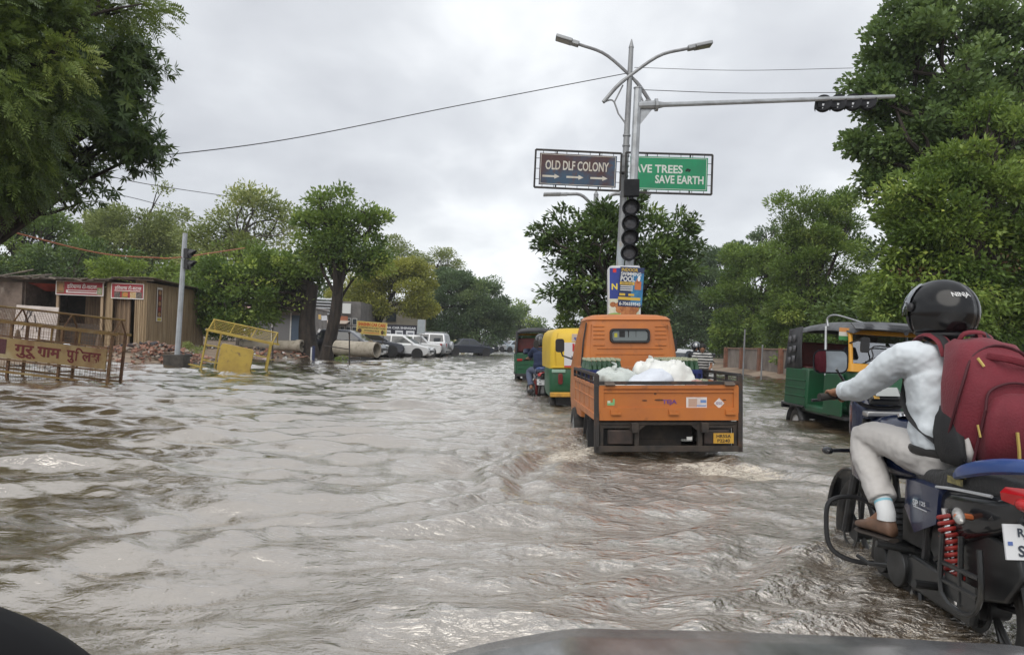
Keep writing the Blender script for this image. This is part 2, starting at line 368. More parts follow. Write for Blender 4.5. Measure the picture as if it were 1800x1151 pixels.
# ------------------------------------------------------------------ trees
def leaf_mat(name, c1, c2, c3=None, transl=.38):
    m = bpy.data.materials.new(name); m.use_nodes = True; nt = m.node_tree; n = nt.nodes; l = nt.links; p = n['Principled BSDF']
    a = n.new('ShaderNodeAttribute'); a.attribute_name = 'leaf_tone'
    r = n.new('ShaderNodeValToRGB'); e = r.color_ramp.elements; e[0].color = (*c1, 1); e[1].color = (*c2, 1); e[0].position = .15; e[1].position = .8
    if c3: k = e.new(.96); k.color = (*c3, 1)
    l.new(a.outputs['Fac'], r.inputs[0]); l.new(r.outputs[0], p.inputs['Base Color']); p.inputs['Roughness'].default_value = .42; p.inputs['Specular IOR Level'].default_value = .4
    t = n.new('ShaderNodeBsdfTranslucent'); g = n.new('ShaderNodeMix'); g.data_type = 'RGBA'; g.inputs['Factor'].default_value = .4; l.new(r.outputs[0], g.inputs['A']); g.inputs['B'].default_value = (.16,.20,.02,1)
    l.new(g.outputs['Result'], t.inputs[0]); mx = n.new('ShaderNodeMixShader'); mx.inputs[0].default_value = transl
    l.new(p.outputs[0], mx.inputs[1]); l.new(t.outputs[0], mx.inputs[2]); l.new(mx.outputs[0], n['Material Output'].inputs[0]); return m
LF = dict(
    neem=leaf_mat('neem_leaves', (.065,.105,.032), (.19,.265,.06), (.28,.34,.085)),
    dark=leaf_mat('dark_glossy_leaves', (0.047,0.089,0.025), (0.118,0.191,0.048), (0.212,0.300,0.065), .2),
    fig=leaf_mat('peepal_leaves', (0.087,0.149,0.050), (0.207,0.308,0.104), (0.340,0.456,0.146)),
    bright=leaf_mat('bright_leaves', (0.135,0.205,0.036), (0.365,0.490,0.092), (0.583,0.661,0.146)),
    pale=leaf_mat('pale_leaves', (0.192,0.240,0.081), (0.404,0.460,0.165), (0.554,0.580,0.238)),
    acacia=leaf_mat('yellow_green_leaves', (0.204,0.230,0.046), (0.447,0.450,0.091), (0.575,0.539,0.146)),
    mid=leaf_mat('mid_green_leaves', (0.098,0.171,0.036), (0.267,0.376,0.084), (0.438,0.524,0.125)),
    blue=leaf_mat('bluish_leaves', (0.079,0.137,0.070), (0.169,0.251,0.115), (0.267,0.355,0.146)),
    dry=leaf_mat('dry_seed_pods', (.16,.09,.045), (.28,.17,.10)))
BARK = M('dark_wet_bark', (.016,.012,.010), .85, col2=(.045,.034,.026), scale=5, stretch=(1,1,.3), bump=1, bscale=14)
BARKP = M('grey_bark', (.10,.085,.07), .85, col2=(.05,.04,.033), scale=4, stretch=(1,1,.3), bump=.8, bscale=12)
def unit(a): return a/np.maximum(np.linalg.norm(a, axis=-1, keepdims=True), 1e-9)
def leaf_mesh(name, P, A, S, tone, length, width, mat, parent, rnd):
    "diamond leaves: base P, axis A, side S"
    N = len(P); ln = (length*(.7+.6*rnd.rand(N)))[:, None]; wd = (width*(.7+.6*rnd.rand(N)))[:, None]
    Nn = unit(np.cross(A, S)); q = np.empty((N, 4, 3), np.float32)
    q[:, 0] = P; mid = P+A*ln*.45-Nn*wd*.15; q[:, 1] = mid+S*wd*.5; q[:, 2] = P+A*ln-Nn*ln*.08; q[:, 3] = mid-S*wd*.5
    me = bpy.data.meshes.new(name); me.vertices.add(N*4); me.vertices.foreach_set('co', q.ravel())
    me.loops.add(N*4); me.loops.foreach_set('vertex_index', np.arange(N*4, dtype=np.int32)); me.polygons.add(N)
    me.polygons.foreach_set('loop_start', np.arange(0, N*4, 4, dtype=np.int32)); me.update(calc_edges=True)
    at_ = me.attributes.new('leaf_tone', 'FLOAT', 'FACE'); at_.data.foreach_set('value', np.clip(tone, 0, 1).astype(np.float32))
    me.materials.append(mat); o = bpy.data.objects.new(name, me); COL.objects.link(o); o.parent = parent
    if name == 'seed_pods': o['kind'] = 'stuff'
    return o
def crown(name, blobs, leaf, mat, parent, seed, cover=3.0, clump=.5, style='single', shell=.55, wr=.5, up=.5, origin=(0,0,0), droop=.0, clumps_n=1.0):
    "leaves in clumps through a set of ellipsoids (cx,cy,cz,rx,ry,rz); returns the clump centres"
    rnd = np.random.RandomState(seed); Cs, Rs, Tn = [], [], []
    L, W = leaf, leaf*wr
    per = {'single': 1, 'whorl': 8, 'pinnate': 13}[style]; nl = []
    for (cx, cy, cz, rx, ry, rz) in blobs:
        area = math.pi*rx*rz; n_leaf = cover*area/(L*W*.5*.5)
        k = max(4, int(clumps_n*3.2*(rx*ry*rz)**(2/3)/clump**2)); d = unit(rnd.randn(k, 3)); r = shell+(1.02-shell)*rnd.rand(k)**.6
        r *= .86+.22*np.sin(d[:, 0]*4+seed)*np.sin(d[:, 2]*5+seed*2)+.1*rnd.rand(k)
        Cs.append(np.array([cx, cy, cz])+d*r[:, None]*np.array([rx, ry, rz])); Rs.append(clump*(.55+.8*rnd.rand(k)))
        Tn.append(.42+.22*rnd.randn(k)+.12*d[:, 2]*0); nl.append(np.full(k, max(2, n_leaf/k/per)))
    C = np.concatenate(Cs); Rc = np.concatenate(Rs); T = np.concatenate(Tn); nl = np.concatenate(nl)
    cnt = np.maximum(1, (nl*(Rc/clump)**2*(.5+rnd.rand(len(C)))).astype(int)); ci = np.repeat(np.arange(len(C)), cnt); G = len(ci)
    off = rnd.randn(G, 3); off = unit(off)*(rnd.rand(G, 1)**.5); off *= Rc[ci][:, None]*np.array([1.15, 1.15, .75]); P = C[ci]+off
    cen = np.array([np.mean([b[i] for b in blobs]) for i in range(3)])
    A = unit(off/Rc[ci][:, None]*.9+.5*unit(P-cen)+rnd.randn(G, 3)*.5+np.array([0, 0, .15-droop]))
    tone = T[ci]+.13*rnd.randn(G)
    if style == 'single':
        U = unit(np.array([0, 0, up])+rnd.randn(G, 3)*.6); S = unit(np.cross(A, U)); PP, AA, SS, TT = P, A, S, tone
    else:
        U = unit(np.cross(A, rnd.randn(G, 3))); V = np.cross(A, U); PP, AA, SS, TT = [], [], [], []
        for j in range(per):
            if style == 'whorl':
                th = 6.283*j/per+rnd.rand(G)*.6; ax = unit(A*(.15+.3*rnd.rand(G, 1))+U*np.cos(th)[:, None]+V*np.sin(th)[:, None]-np.array([0, 0, droop*.6])); PP.append(P); AA.append(ax); SS.append(unit(np.cross(ax, A)))
            else:
                t = (j+1)/per; sgn = 1 if j % 2 else -1; rl = L*2.6; bend = -np.array([0, 0, 1])*(t*t*rl*.35)
                PP.append(P+A*(t*rl)+bend); ax = unit(A*.55+U*sgn*(.95 if j < per-1 else 0)-np.array([0, 0, .25])); AA.append(ax); SS.append(unit(np.cross(ax, np.cross(A, U))))
            TT.append(tone+.05*rnd.randn(G))
        PP, AA, SS, TT = map(np.concatenate, (PP, AA, SS, TT))
    PP = PP-np.array(origin)
    leaf_mesh(name, PP.astype(np.float32), AA, SS, TT, L, W, mat, parent, rnd)
    return C-np.array(origin)
def limbs(name, base, top, r0, ends, mat, parent, seed, rt=None, n_limb=26, lean=None, fork=.35):
    rnd = random.Random(seed); b = MB(); base, top = Vector(base), Vector(top); rt = rt or r0*.55
    mid = (base+top)/2+(Vector(lean) if lean else Vector((rnd.uniform(-.1,.1), rnd.uniform(-.1,.1), 0))*(top-base).length)
    pts = curve_pts([base, mid, top], 10); rad = [r0*(1-.02*i)*(1+.35*max(0, 1-i/2.2)) if i < 10 else rt for i in range(11)]
    rad = [r0+(rt-r0)*i/10 for i in range(11)]; rad[0] *= 1.35; rad[1] *= 1.1
    b.tube(pts, rad, 10)
    E = list(ends); rnd.shuffle(E)
    for e in E[:n_limb]:
        e = Vector(e); t = fork+(1-fork)*rnd.random(); k = t*10; i = min(int(k), 9); s = pts[i].lerp(pts[i+1], k-i); d = e-s
        m1 = s+d*.35+Vector((rnd.uniform(-.12,.12), rnd.uniform(-.12,.12), .10+rnd.uniform(-.05,.12)))*d.length; m2 = s+d*.72+Vector((rnd.uniform(-.1,.1), rnd.uniform(-.1,.1), rnd.uniform(-.02,.1)))*d.length
        ra = max(.018, min(r0*.42, d.length*.032)); q = curve_pts([s, m1, m2, e], 7)
        b.tube(q, [ra*(1-.86*j/7) for j in range(8)], 6)
        for _ in range(2):
            s2 = q[rnd.randint(3, 6)]; e2 = s2+Vector((rnd.gauss(0,1), rnd.gauss(0,1), rnd.gauss(.3,.8))).normalized()*d.length*rnd.uniform(.10,.2); b.tube([s2, (s2+e2)/2+Vector((0,0,.04*d.length)), e2], [ra*.4, ra*.28, ra*.1], 5)
    return b.build(name, mat, parent)
def pix_blobs(bl, Y, depth=.8):
    out = []
    for b in bl:
        px, py, rx, ry = b[:4]; dy = b[4] if len(b) > 4 else 0; c = at(px, py, Y+dy); k = (Y+dy)/F
        a, z = rx*k, ry*k; out.append((c.x, c.y, c.z, a, depth*(a+z)/2, z))
    return out
TREES = 'trees along the flooded road'
def tree(name, label, cat, Y, bl, base, leaf, mat, seed, trunk=.15, bark=None, top=None, cover=3, clump=.5, style='single', depth=.8, group=TREES, n_limb=26, wr=.5, shell=.55, droop=0, extra=None, lean=None, clumps_n=1.0, fork=.35):
    blobs = pix_blobs(bl, Y, depth); bx = at(base[0], base[1], Y); gz = float(ground_z(np.array([bx.x]), np.array([Y]))[0])
    o = Vector((bx.x, Y, gz-.1)); t = thing(name, label, cat, o, group=group)
    ends = crown('crown', blobs, leaf, LF[mat], t, seed, cover, clump, style, shell, wr, origin=o, droop=droop, clumps_n=clumps_n)
    if extra:
        for (bl2, mat2, lf2, cov2) in extra: crown('leaf_clusters' if mat2 != 'dry' else 'seed_pods', pix_blobs(bl2, Y, depth), lf2, LF[mat2], t, seed+7, cov2, clump*.8, style, .3, wr, origin=o, droop=droop)
    cz = sum(b[2] for b in blobs)/len(blobs); cx = sum(b[0] for b in blobs)/len(blobs); cy = sum(b[1] for b in blobs)/len(blobs)
    tp = (at(top[0], top[1], Y)-o) if top else Vector((cx, cy, cz))-o
    limbs('trunk', (0,0,-.2), tp, trunk, [tuple(e) for e in ends], bark or BARK, t, seed, n_limb=n_limb, lean=lean, fork=fork)
    return t
def build_trees():
    # left, close: two crowns reach into the picture from beyond its edge
    tree('neem_tree', 'feathery light green neem tree overhanging the upper left corner', 'tree', 12, [(-40,150,175,240),(60,60,95,120),(10,300,75,80),(150,-20,120,60,.6),(-150,40,150,220)], (-330,640), .085, 'neem', 11, .2, cover=2.7, clump=.42, style='pinnate', wr=.3, shell=.35, depth=.7, n_limb=36, droop=.15)
    tree('broadleaf_tree', 'dark leaved tree with long drooping leaves behind the feathery neem', 'tree', 14.5, [(190,150,88,100),(140,250,110,85),(215,225,62,65),(70,330,75,45),(-60,200,170,170),(150,340,50,25),(120,70,100,60),(205,120,50,75),(215,205,42,60),(228,262,34,28)], (-300,650), .185, 'dark', 12, .26, cover=3.3, clump=.45, style='whorl', wr=.25, shell=.4, depth=.8, n_limb=40, droop=.35)
    # left, behind the stalls
    tree('shade_tree', 'rounded mid green tree rising above the left end of the stall roof', 'tree', 50, [(60,430,110,75),(-40,400,90,90),(130,470,60,40)], (60,600), .22, 'mid', 13, .3, cover=3, clump=1.0)
    tree('shade_tree', 'grey green tree behind the stalls between the mid green tree and the sparse one', 'tree', 56, [(220,440,85,65),(290,390,62,48),(180,410,50,40),(250,480,70,30)], (250,600), .22, 'pale', 14, .3, cover=2.8, clump=1.0)
    tree('shade_tree', 'dark low tree crown directly over the red banner stall roofs', 'tree', 44, [(130,465,90,45),(230,470,60,30),(40,475,60,30)], (120,600), .2, 'dark', 15, .25, cover=2.8, clump=.8)
    tree('bush', 'yellow green bush growing behind the plank wall stall', 'bush', 41, [(195,478,45,22),(265,480,40,24)], (220,600), .18, 'bright', 16, .1, cover=3, clump=.5, n_limb=8)
    tree('sparse_tree', 'thin crowned pale tree with sky showing through, left of the dark trunk tree', 'tree', 46, [(440,370,60,45),(400,400,45,45),(490,390,45,45),(440,430,80,45),(350,440,60,60)], (420,600), .21, 'pale', 17, .18, bark=BARKP, cover=1.15, clump=.75, shell=.3, n_limb=40)
    tree('low_tree', 'dense bright green tree hanging low over the yellow barricade', 'tree', 38, [(440,500,95,65),(370,510,60,60),(510,500,55,60),(420,555,70,28),(350,560,45,35),(530,470,40,40)], (545,612), .2, 'mid', 18, .52, cover=3.2, clump=.55, top=(550,500), extra=[([(430,490,100,62),(400,550,60,25)], 'bright', .2, .7)], fork=.6)
    tree('dark_trunk_tree', 'tall tree with bent black trunk and tiered crown above the parked cars', 'tree', 35, [(585,350,42,30),(640,375,38,28),(560,385,45,28),(610,400,52,32),(655,385,30,18),(580,430,55,30),(640,430,48,32),(560,455,40,22),(650,465,42,24)], (568,634), .19, 'mid', 19, .33, cover=2.3, clump=.45, top=(592,400), n_limb=34, lean=(.35,0,0), extra=[([(600,440,80,45)], 'dark', .19, 1.0)], fork=.45)
    tree('yellow_tree', 'yellow green bushy tree behind the yellow shop board', 'tree', 62, [(700,515,58,48),(640,520,45,38),(720,480,35,25),(670,480,45,30),(745,530,25,30),(610,535,35,25)], (655,600), .2, 'acacia', 20, .3, cover=3.2, clump=.75, top=(655,530), n_limb=20)
    tree('sparse_tree', 'thin pale tree peeping over the yellow green tree', 'tree', 72, [(695,440,35,22),(715,460,40,30),(660,470,40,40)], (700,600), .22, 'pale', 21, .15, cover=1.3, clump=.7, shell=.3)
    tree('sparse_tree', 'small thin pale tree against the sky left of the big bluish tree', 'tree', 85, [(770,452,34,18),(745,470,28,16),(790,470,25,18)], (770,600), .24, 'pale', 22, .15, cover=1.2, clump=.7, shell=.3)
    tree('big_tree', 'big dark bluish green tree beyond the parked white cars', 'tree', 78, [(810,520,65,52),(770,540,48,50),(855,535,48,48),(840,575,60,28),(780,580,45,25),(885,560,28,35),(800,490,40,22)], (835,606), .25, 'blue', 23, .45, cover=3.4, clump=.9, top=(830,550), n_limb=30)
    tree('far_tree', 'lighter green tree at the far bend of the road', 'tree', 125, [(905,560,30,32),(930,575,24,22),(880,565,30,35),(945,590,14,14)], (905,606), .42, 'mid', 24, .4, cover=3.0, clump=1.6)
    tree('far_tree', 'small hazy tree closing the end of the road behind the black auto', 'tree', 160, [(955,595,22,14),(985,590,26,22)], (955,608), .5, 'pale', 25, .4, cover=3.0, clump=1.8)
    for i, (px, py, rx, ry, Y, lf, mt, lb) in enumerate([(40,520,120,60,64,.3,'mid','wide hazy crown far behind the stall with the red cloth'), (300,500,110,70,70,.3,'mid','wide green crown far behind the signal pole'), (470,540,110,60,66,.3,'dark','dark wide crown behind the low hanging tree'),
            (600,560,80,45,95,.34,'blue','shaded crown far behind the black trunk'), (700,575,80,32,110,.36,'blue','shaded crown far behind the white hatchback'), (1140,570,70,45,100,.36,'blue','shaded crown far beyond the median behind the truck cab'), (1290,590,80,35,80,.3,'dark','low dark crown behind the pale wall near the striped shirt man'), (1430,590,90,45,46,.22,'dark','low dark crown behind the wall over the oncoming auto'), (1600,585,100,50,40,.2,'dark','dark low crown behind the nearest rider helmet'), (1780,580,110,60,36,.2,'dark','dark low crown by the right edge above the wall')]):
        tree('background_tree', lb, 'tree', Y, [(px,py,rx,ry),(px-rx*.5,py+ry*.35,rx*.5,ry*.6),(px+rx*.5,py+ry*.3,rx*.5,ry*.65),(px+rx*.1,py-ry*.6,rx*.4,ry*.5)], (px,612), lf, mt, 60+i, .25, cover=2.8, clump=Y*.016, n_limb=8)
    # the median
    tree('median_tree', 'dark leafy tree on the median behind the signboard pole', 'tree', 24, [(1085,450,85,75),(1010,440,50,50),(1160,450,58,62),(1000,500,45,45),(1180,500,45,50),(1090,385,60,30),(970,410,25,28),(1205,420,20,28),(1080,530,95,50),(1040,390,45,28),(1150,390,40,22),(1215,395,16,16),(945,405,12,14),(1120,350,20,14),(985,375,16,12),(1190,385,16,14),(955,430,14,18),(1225,440,14,20),(960,520,16,14)], (1085,625), .19, 'dark', 26, .2, cover=2.2, clump=.28, wr=.40, top=(1085,480), n_limb=60, shell=.3, extra=[([(1050,420,70,60),(1150,470,60,60)], 'fig', .19, .6)], fork=.2)
    tree('median_bush', 'light green bush low on the median behind the yellow auto', 'bush', 30, [(1015,560,42,28),(985,575,25,25),(1050,575,35,20)], (1015,622), .15, 'neem', 27, .06, cover=3, clump=.35, n_limb=10)
    # right side, far to near
    tree('roadside_tree', 'dark tree right of the median tree behind the striped shirt man', 'tree', 66, [(1230,520,60,68),(1190,540,45,60),(1275,490,55,60),(1235,460,36,30),(1230,575,70,42),(1290,560,50,50)], (1235,612), .24, 'blue', 28, .3, cover=3.2, clump=.8)
    tree('roadside_tree', 'grey green roadside tree above the pale boundary wall', 'tree', 50, [(1330,500,65,68),(1290,540,55,60),(1370,470,58,55),(1335,585,66,40),(1290,600,40,20),(1375,598,36,20),(1300,450,30,28),(1380,540,50,60)], (1330,615), .2, 'mid', 29, .3, cover=3.2, clump=.65)
    tree('thin_tree', 'small dark tufted tree poking up over the right hand treeline', 'tree', 64, [(1345,415,22,16),(1365,398,16,12),(1330,420,14,10)], (1345,600), .26, 'blue', 30, .12, cover=1.8, clump=.5)
    tree('roadside_tree', 'olive green tree with a wispy top between the wall and the big tree', 'tree', 38, [(1440,400,70,50),(1460,470,80,75),(1400,470,55,60),(1420,545,75,60),(1495,540,60,60),(1385,355,25,14),(1460,350,45,25),(1385,585,45,30),(1450,590,80,35)], (1425,622), .17, 'mid', 31, .3, cover=2.9, clump=.5, wr=.42, n_limb=34, extra=[([(1430,400,75,60),(1410,520,80,75)], 'neem', .16, .9)])
    tree('peepal_tree', 'very tall dark green tree filling the upper right of the view', 'tree', 19, [(1640,130,130,130),(1570,230,85,75),(1720,240,110,110),(1580,60,70,60),(1690,30,90,60),(1530,270,40,38),(1600,330,90,70),(1810,80,80,110),(1850,250,120,150),(1540,160,45,50)], (1790,640), .135, 'fig', 32, .34, cover=3.3, clump=.36, wr=.72, shell=.45, n_limb=46, top=(1740,180))
    tree('leafy_tree', 'lighter green broad tree with drooping clusters behind the nearest rider', 'tree', 16.5, [(1640,370,90,65),(1720,300,80,60),(1600,470,85,70),(1740,440,110,90),(1560,520,55,50),(1680,530,110,60),(1800,360,70,90),(1830,510,90,90),(1770,210,50,40),(1700,585,120,40)], (1730,640), .115, 'mid', 33, .2, cover=3.4, clump=.38, wr=.46, shell=.5, n_limb=40, droop=.3, extra=[([(1640,380,90,60),(1700,300,80,50),(1600,500,80,60),(1780,430,60,60)], 'bright', .14, 1.0), ([(1770,460,22,30),(1600,480,14,18),(1640,475,10,16)], 'dry', .10, .9)])
    tree('big_tree', 'deep shaded tree behind the big trees at the right edge', 'tree', 26, [(1560,560,90,60),(1700,520,140,110),(1850,480,120,150),(1650,420,120,90)], (1640,640), .22, 'dark', 34, .3, cover=2.6, clump=.7)
build_trees()
# ------------------------------------------------------------------ poles, signs and signals
def frame_axes(a, b):
    "reading direction and upright of something that faces the camera between two points"
    ux = (b-a).normalized(); uy = (Vector((0,0,1))-ux*ux.z).normalized(); return ux, uy
GALV = M('dull_galvanised_pole', (.30,.31,.32), .5, .35, col2=(.20,.20,.21), scale=4, stretch=(1,1,.4), bump=.15)
def build_lamp(name, label, Y, foot, top, cross, wide, spread, low, detail=True):
    b0, tp = at(*foot, Y), at(*top, Y); gz = -.35; o = Vector((b0.x, Y, gz)); t = thing(name, label, 'street lamp', o, group='double arm street lamps on the median')
    a = at(*foot, Y)-o; b = tp-o; a0 = a+(a-b).normalized()*a.z/max((b-a).normalized().z, .1)
    ax = (b-a0).normalized(); k = Y/F
    m = MB(); m.tube([a0, a0.lerp(b, .45)], [.125*Y/19, .10*Y/19], 12, 0); m.tube([a0.lerp(b, .45), b-ax*.12], [.10*Y/19, .06*Y/19], 12, 1); m.cyl(b-ax*.12, b+ax*.10, .07*Y/19, .01, 10, 1)
    if detail:
        for i in range(9): q = a0.lerp(b, .52+.028*i); m.tube([q-ax*.02, q+ax*.02], .1*Y/19, 12, 1)
    m.build('pole', [M('rusty_pale_blue_pole', (.38,.43,.47), .6, col2=(.30,.20,.10), scale=3.2, stretch=(1,1,.35), lo=.5, hi=.68, col3=(.5,.5,.46), s3=2), GALV], t)
    c = at(*cross, Y)-o
    for sgn, (ex, ey), (lx, ly) in zip((-1, 1), spread, low):
        e = at(ex, ey, Y)-o; lo_ = at(lx, ly, Y)-o; f = MB(); off = Vector((0, -.05*sgn, 0))
        pts = curve_pts([lo_+off, c.lerp(lo_, .5)+off+(Vector((0,0,.06))), c+off, c.lerp(e, .5)+off+Vector((0,0,.24*k*45)), e+off], 18); f.tube(pts, [.05*Y/19]*8+[.042*Y/19]*11, 8)
        d = (pts[-1]-pts[-3]).normalized(); f.build('arm', GALV, t)
        h = MB(); w = Vector((0,1,0)); n = d.cross(w); L = .62*Y/19
        for r0, r1, s0, z0, z1 in ((0, .34, .10, -.05, .06), (.30, 1, .16, -.045, .045)):
            P = []
            for q in (r0, r1):
                for yy in (-1, 1): P += [pts[-1]+d*L*q+w*s0*yy*Y/19+n*z0, pts[-1]+d*L*q+w*s0*yy*Y/19+n*z1]
            h.add(P, [(0,1,3,2),(4,6,7,5),(0,4,5,1),(2,3,7,6),(1,5,7,3),(0,2,6,4)])
        hd = h.build('lamp_head', M('lamp_casting', (.33,.34,.35), .4, .5), t, bevel=.02)
        if detail:
            l = MB(); q = pts[-1]+d*L*.66+n*.05*(1 if n.z < 0 else -1); l.add([q+d*.18+w*.12, q+d*.18-w*.12, q-d*.16-w*.12, q-d*.16+w*.12], [(0,1,2,3)])
            l.build('lens', M('lamp_lens', (.6,.62,.62), .15), hd)
    return t, o
def build_median_sign():
    Y = 19.0
    t, o = build_lamp('street_lamp', 'tall double arm street lamp on the median carrying the two signboards', Y, (1085,560), (1110,76), (1109,133), 0, [(1018,77),(1208,87)], [(1148,186),(1060,181)])
    b = MB()
    for pts in ([(1060,181),(1072,176),(1080,180),(1087,200),(1098,215),(1101,228)], [(1080,180),(1095,150)], [(1148,186),(1138,176),(1132,182)], [(1132,182),(1121,158)]):
        b.tube(curve_pts([at(x, y, Y-.02)-o for x, y in pts], 10), .022, 6)
    b.build('ornamental_bracket', GALV, t)
    # signboards
    for nm, lb, P, frm in (('direction_board', 'brown and blue signboard reading OLD DLF COLONY with three arrows', [(942,263),(1093,270),(1089,336),(939,329)], 0), ('slogan_board', 'green signboard reading SAVE TREES SAVE EARTH', [(1101,268),(1253,273),(1250,342),(1098,338)], 1)):
        Yf = Y-.30; q = [at(x, y, Yf) for x, y in P]; c = (q[0]+q[1]+q[2]+q[3])/4; s = thing(nm, lb, 'sign', c); q = [p-c for p in q]
        ux = ((q[1]-q[0])+(q[2]-q[3])).normalized(); uy = ((q[0]-q[3])+(q[1]-q[2])).normalized(); uy = (uy-ux*uy.dot(ux)).normalized(); w = ((q[1]-q[0]).length+(q[2]-q[3]).length)/2; h = ((q[0]-q[3]).length+(q[1]-q[2]).length)/2; n = ux.cross(uy)
        PT = lambda u, v, d=0: ux*(u*w/2)+uy*(v*h/2)+n*d
        f = MB(); rr = .028
        for a, b_ in (((-1,1),(1,1)), ((1,1),(1,-1)), ((1,-1),(-1,-1)), ((-1,-1),(-1,1))): f.tube([PT(*a), PT(*b_)], rr, 6)
        inx, iny = .90, .84
        for i in range(7):
            u = -.82+i*.273
            for sg in (-1, 1): f.cyl(PT(u, sg), PT(u, sg*iny), .008, n=5)
        for i in range(3):
            for sg in (-1, 1): f.cyl(PT(sg, -.55+.55*i), PT(sg*inx, -.55+.55*i), .008, n=5)
        for u in (-.5, .5): f.cyl(PT(u, -1, -.06), PT(u, 1, -.06), .02, n=5)
        f.cyl(PT(1 if frm == 0 else -1, 0, -.05), PT(1.08 if frm == 0 else -1.1, 0, -.12), .04, n=6)
        f.build('frame', M('black_sign_frame', (.02,.02,.022), .5, col2=(.06,.05,.04)), s)
        p = MB(); W, Hh = w*inx, h*iny
        P8 = [PT(sx*inx, sy*iny, d) for d in (-.02, 0) for sx, sy in ((-1,-1),(1,-1),(1,1),(-1,1))]
        p.add(P8, [(0,3,2,1),(4,5,6,7),(0,1,5,4),(1,2,6,5),(2,3,7,6),(3,0,4,7)], 0)
        def strip(u, v, ww, hh): p.rect(PT(u*inx, v*iny), ux, uy, ww, hh, 1, .003)
        for v in (-.93, .93): strip(0, v, W*.97, .012)
        for u in (-.965, .965): strip(u, 0, .012, Hh*.93)
        if frm == 0:
            p.text('OLD DLF COLONY', PT(-.02, .22), ux, uy, h=h*.25, w=w*.74, mi=1, bold=.02)
            for u in (-.62, -.06, .50):
                cpt = PT(u, -.38); L, T = w*.20, h*.05
                p.rect(cpt-ux*L*.15, ux, uy, L*.7, T, 1, .004); o_ = cpt+n*.004
                p.add([o_+ux*L*.2+uy*T*1.3, o_+ux*L*.2-uy*T*1.3, o_+ux*L*.5], [(0,1,2)], 1)
            mats = [M('weathered_brown_board', (.065,.028,.028), .5, col2=(.035,.075,.13), scale=.9, lo=.44, hi=.56, col3=(.10,.05,.045), s3=4), M('sign_white', (.62,.60,.55), .5, col2=(.5,.46,.38), scale=5)]
        else:
            p.text('SAVE TREES', PT(-.30, .22), ux, uy, h=h*.21, w=w*.62, mi=1, bold=.025); p.text('SAVE EARTH', PT(.25, -.30), ux, uy, h=h*.21, w=w*.56, mi=1, bold=.025)
            for k in range(5): p.rect(PT(.40+.022*k, .17+.03*((k*7) % 3)), ux, uy, .035, .05+.02*(k % 2), 2, .004)
            mats = [M('green_board', (.012,.26,.115), .4, col2=(.015,.21,.10), scale=2), M('sign_pale', (.62,.66,.62), .5), M('bird_black', (.02,.02,.02), .6)]
        p.build('panel', mats, s)
    # big mast signal
    Ym = 16.0; base, tip = at(1100,600,Ym), at(1121.5,156,Ym); o = Vector((base.x, Ym, -.35)); s = thing('traffic_signal', 'unlit four lamp traffic signal on a steel mast with a long side arm', 'traffic light', o)
    a, b = base-o, tip-o; ax = (b-a).normalized(); a0 = a-ax*(a.z/ax.z)
    m = MB(); m.cyl(a0, b, .10, .085, 8); m.cyl(b, b+ax*.02, .10, .10, 8); m.build('mast', STEEL, s)
    r = MB(); e = at(1572,170,Ym)-o; st = at(1122,186,Ym)-o
    r.tube([st, st+(e-st)*.06, st+(e-st)*.10, st+(e-st)*.5, e], [.09, .10, .055, .052, .045], 10)
    for sg in (1, -1): r.add([b-ax*.30+Vector((0,.012*sg,0))+Vector((.06,0,0)), st+(e-st)*.06+Vector((0,.012*sg,.06)), st+(e-st)*.06+Vector((0,.012*sg,-.06)), b-ax*.80+Vector((.06,.012*sg,0))], [(0,1,2,3) if sg < 0 else (3,2,1,0)])
    r.cyl(st+(e-st)*.065, st+(e-st)*.075, .14, .14, 10); r.build('side_arm', STEEL, s)
    HOUS = M('signal_housing', (.014,.015,.018), .7, col2=(.026,.026,.03), spec=.2); LENS = M('dark_signal_lens', (.10,.10,.115), .25, col2=(.06,.06,.07), scale=12)
    def head(pts, rad, face, name, visor=.22, back=None):
        f = Vector(face).normalized(); hb = MB(); d = (pts[-1]-pts[0]).normalized(); side = f.cross(d).normalized()
        for c in pts: hb.cyl(c-f*.12, c+f*.02, rad*1.16, rad*1.16, 20, 0); hb.cyl(c+f*.02, c+f*.03, rad*1.05, rad*.98, 20, 0)
        mm = Matrix((side, d, f)).transposed(); hb.box((pts[0]+pts[-1])/2-f*.055, (rad*1.5, (pts[-1]-pts[0]).length+rad*1.6, .13), 0, mm)
        if back:
            for c in pts: hb.rect(c-f*.122+side*0-Vector((0,0,.075)), side, d, back[1]*.9, back[0], 1, .003) if False else hb.box(c-f*.125-Vector((0,0,.085)), (.055,.01,.10), 1)
        hd = hb.build(name, [HOUS, M('signal_back_label', (.6,.62,.64), .5)], s)
        for c in pts:
            l = MB(); prof = [(.001, .035), (rad*.5, .028), (rad*.97, .004)]; l.lathe(prof, 20, 0, Matrix.Translation(c+f*.02) @ f.to_track_quat('Z', 'Y').to_matrix().to_4x4()); l.build('lens', LENS, hd)
            v = MB(); dn = Vector((0,0,-1)); up_ = (Vector((0,0,1))-f*f.z).normalized(); sd = f.cross(up_); ring0, ring1 = [], []
            for kk in range(25):
                an = R(-28+236*kk/24); w = rad*1.12; p0 = c+f*.02+(sd*math.cos(an)+up_*math.sin(an))*w; L = visor*(.45+.55*max(0, math.sin(an))); ring0.append(p0); ring1.append(p0+f*L-up_*.02)
            v.loft([ring0, ring1], 0, False, False); vo = v.build('visor', HOUS, hd); so = vo.modifiers.new('wall', 'SOLIDIFY'); so.thickness = .008
    pts = [at(x, y, Ym-.25)-o for x, y in ((1106,444),(1107,418),(1108,392),(1109,365))]; head(pts, .15, (-.04,-1,-.05), 'signal_head')
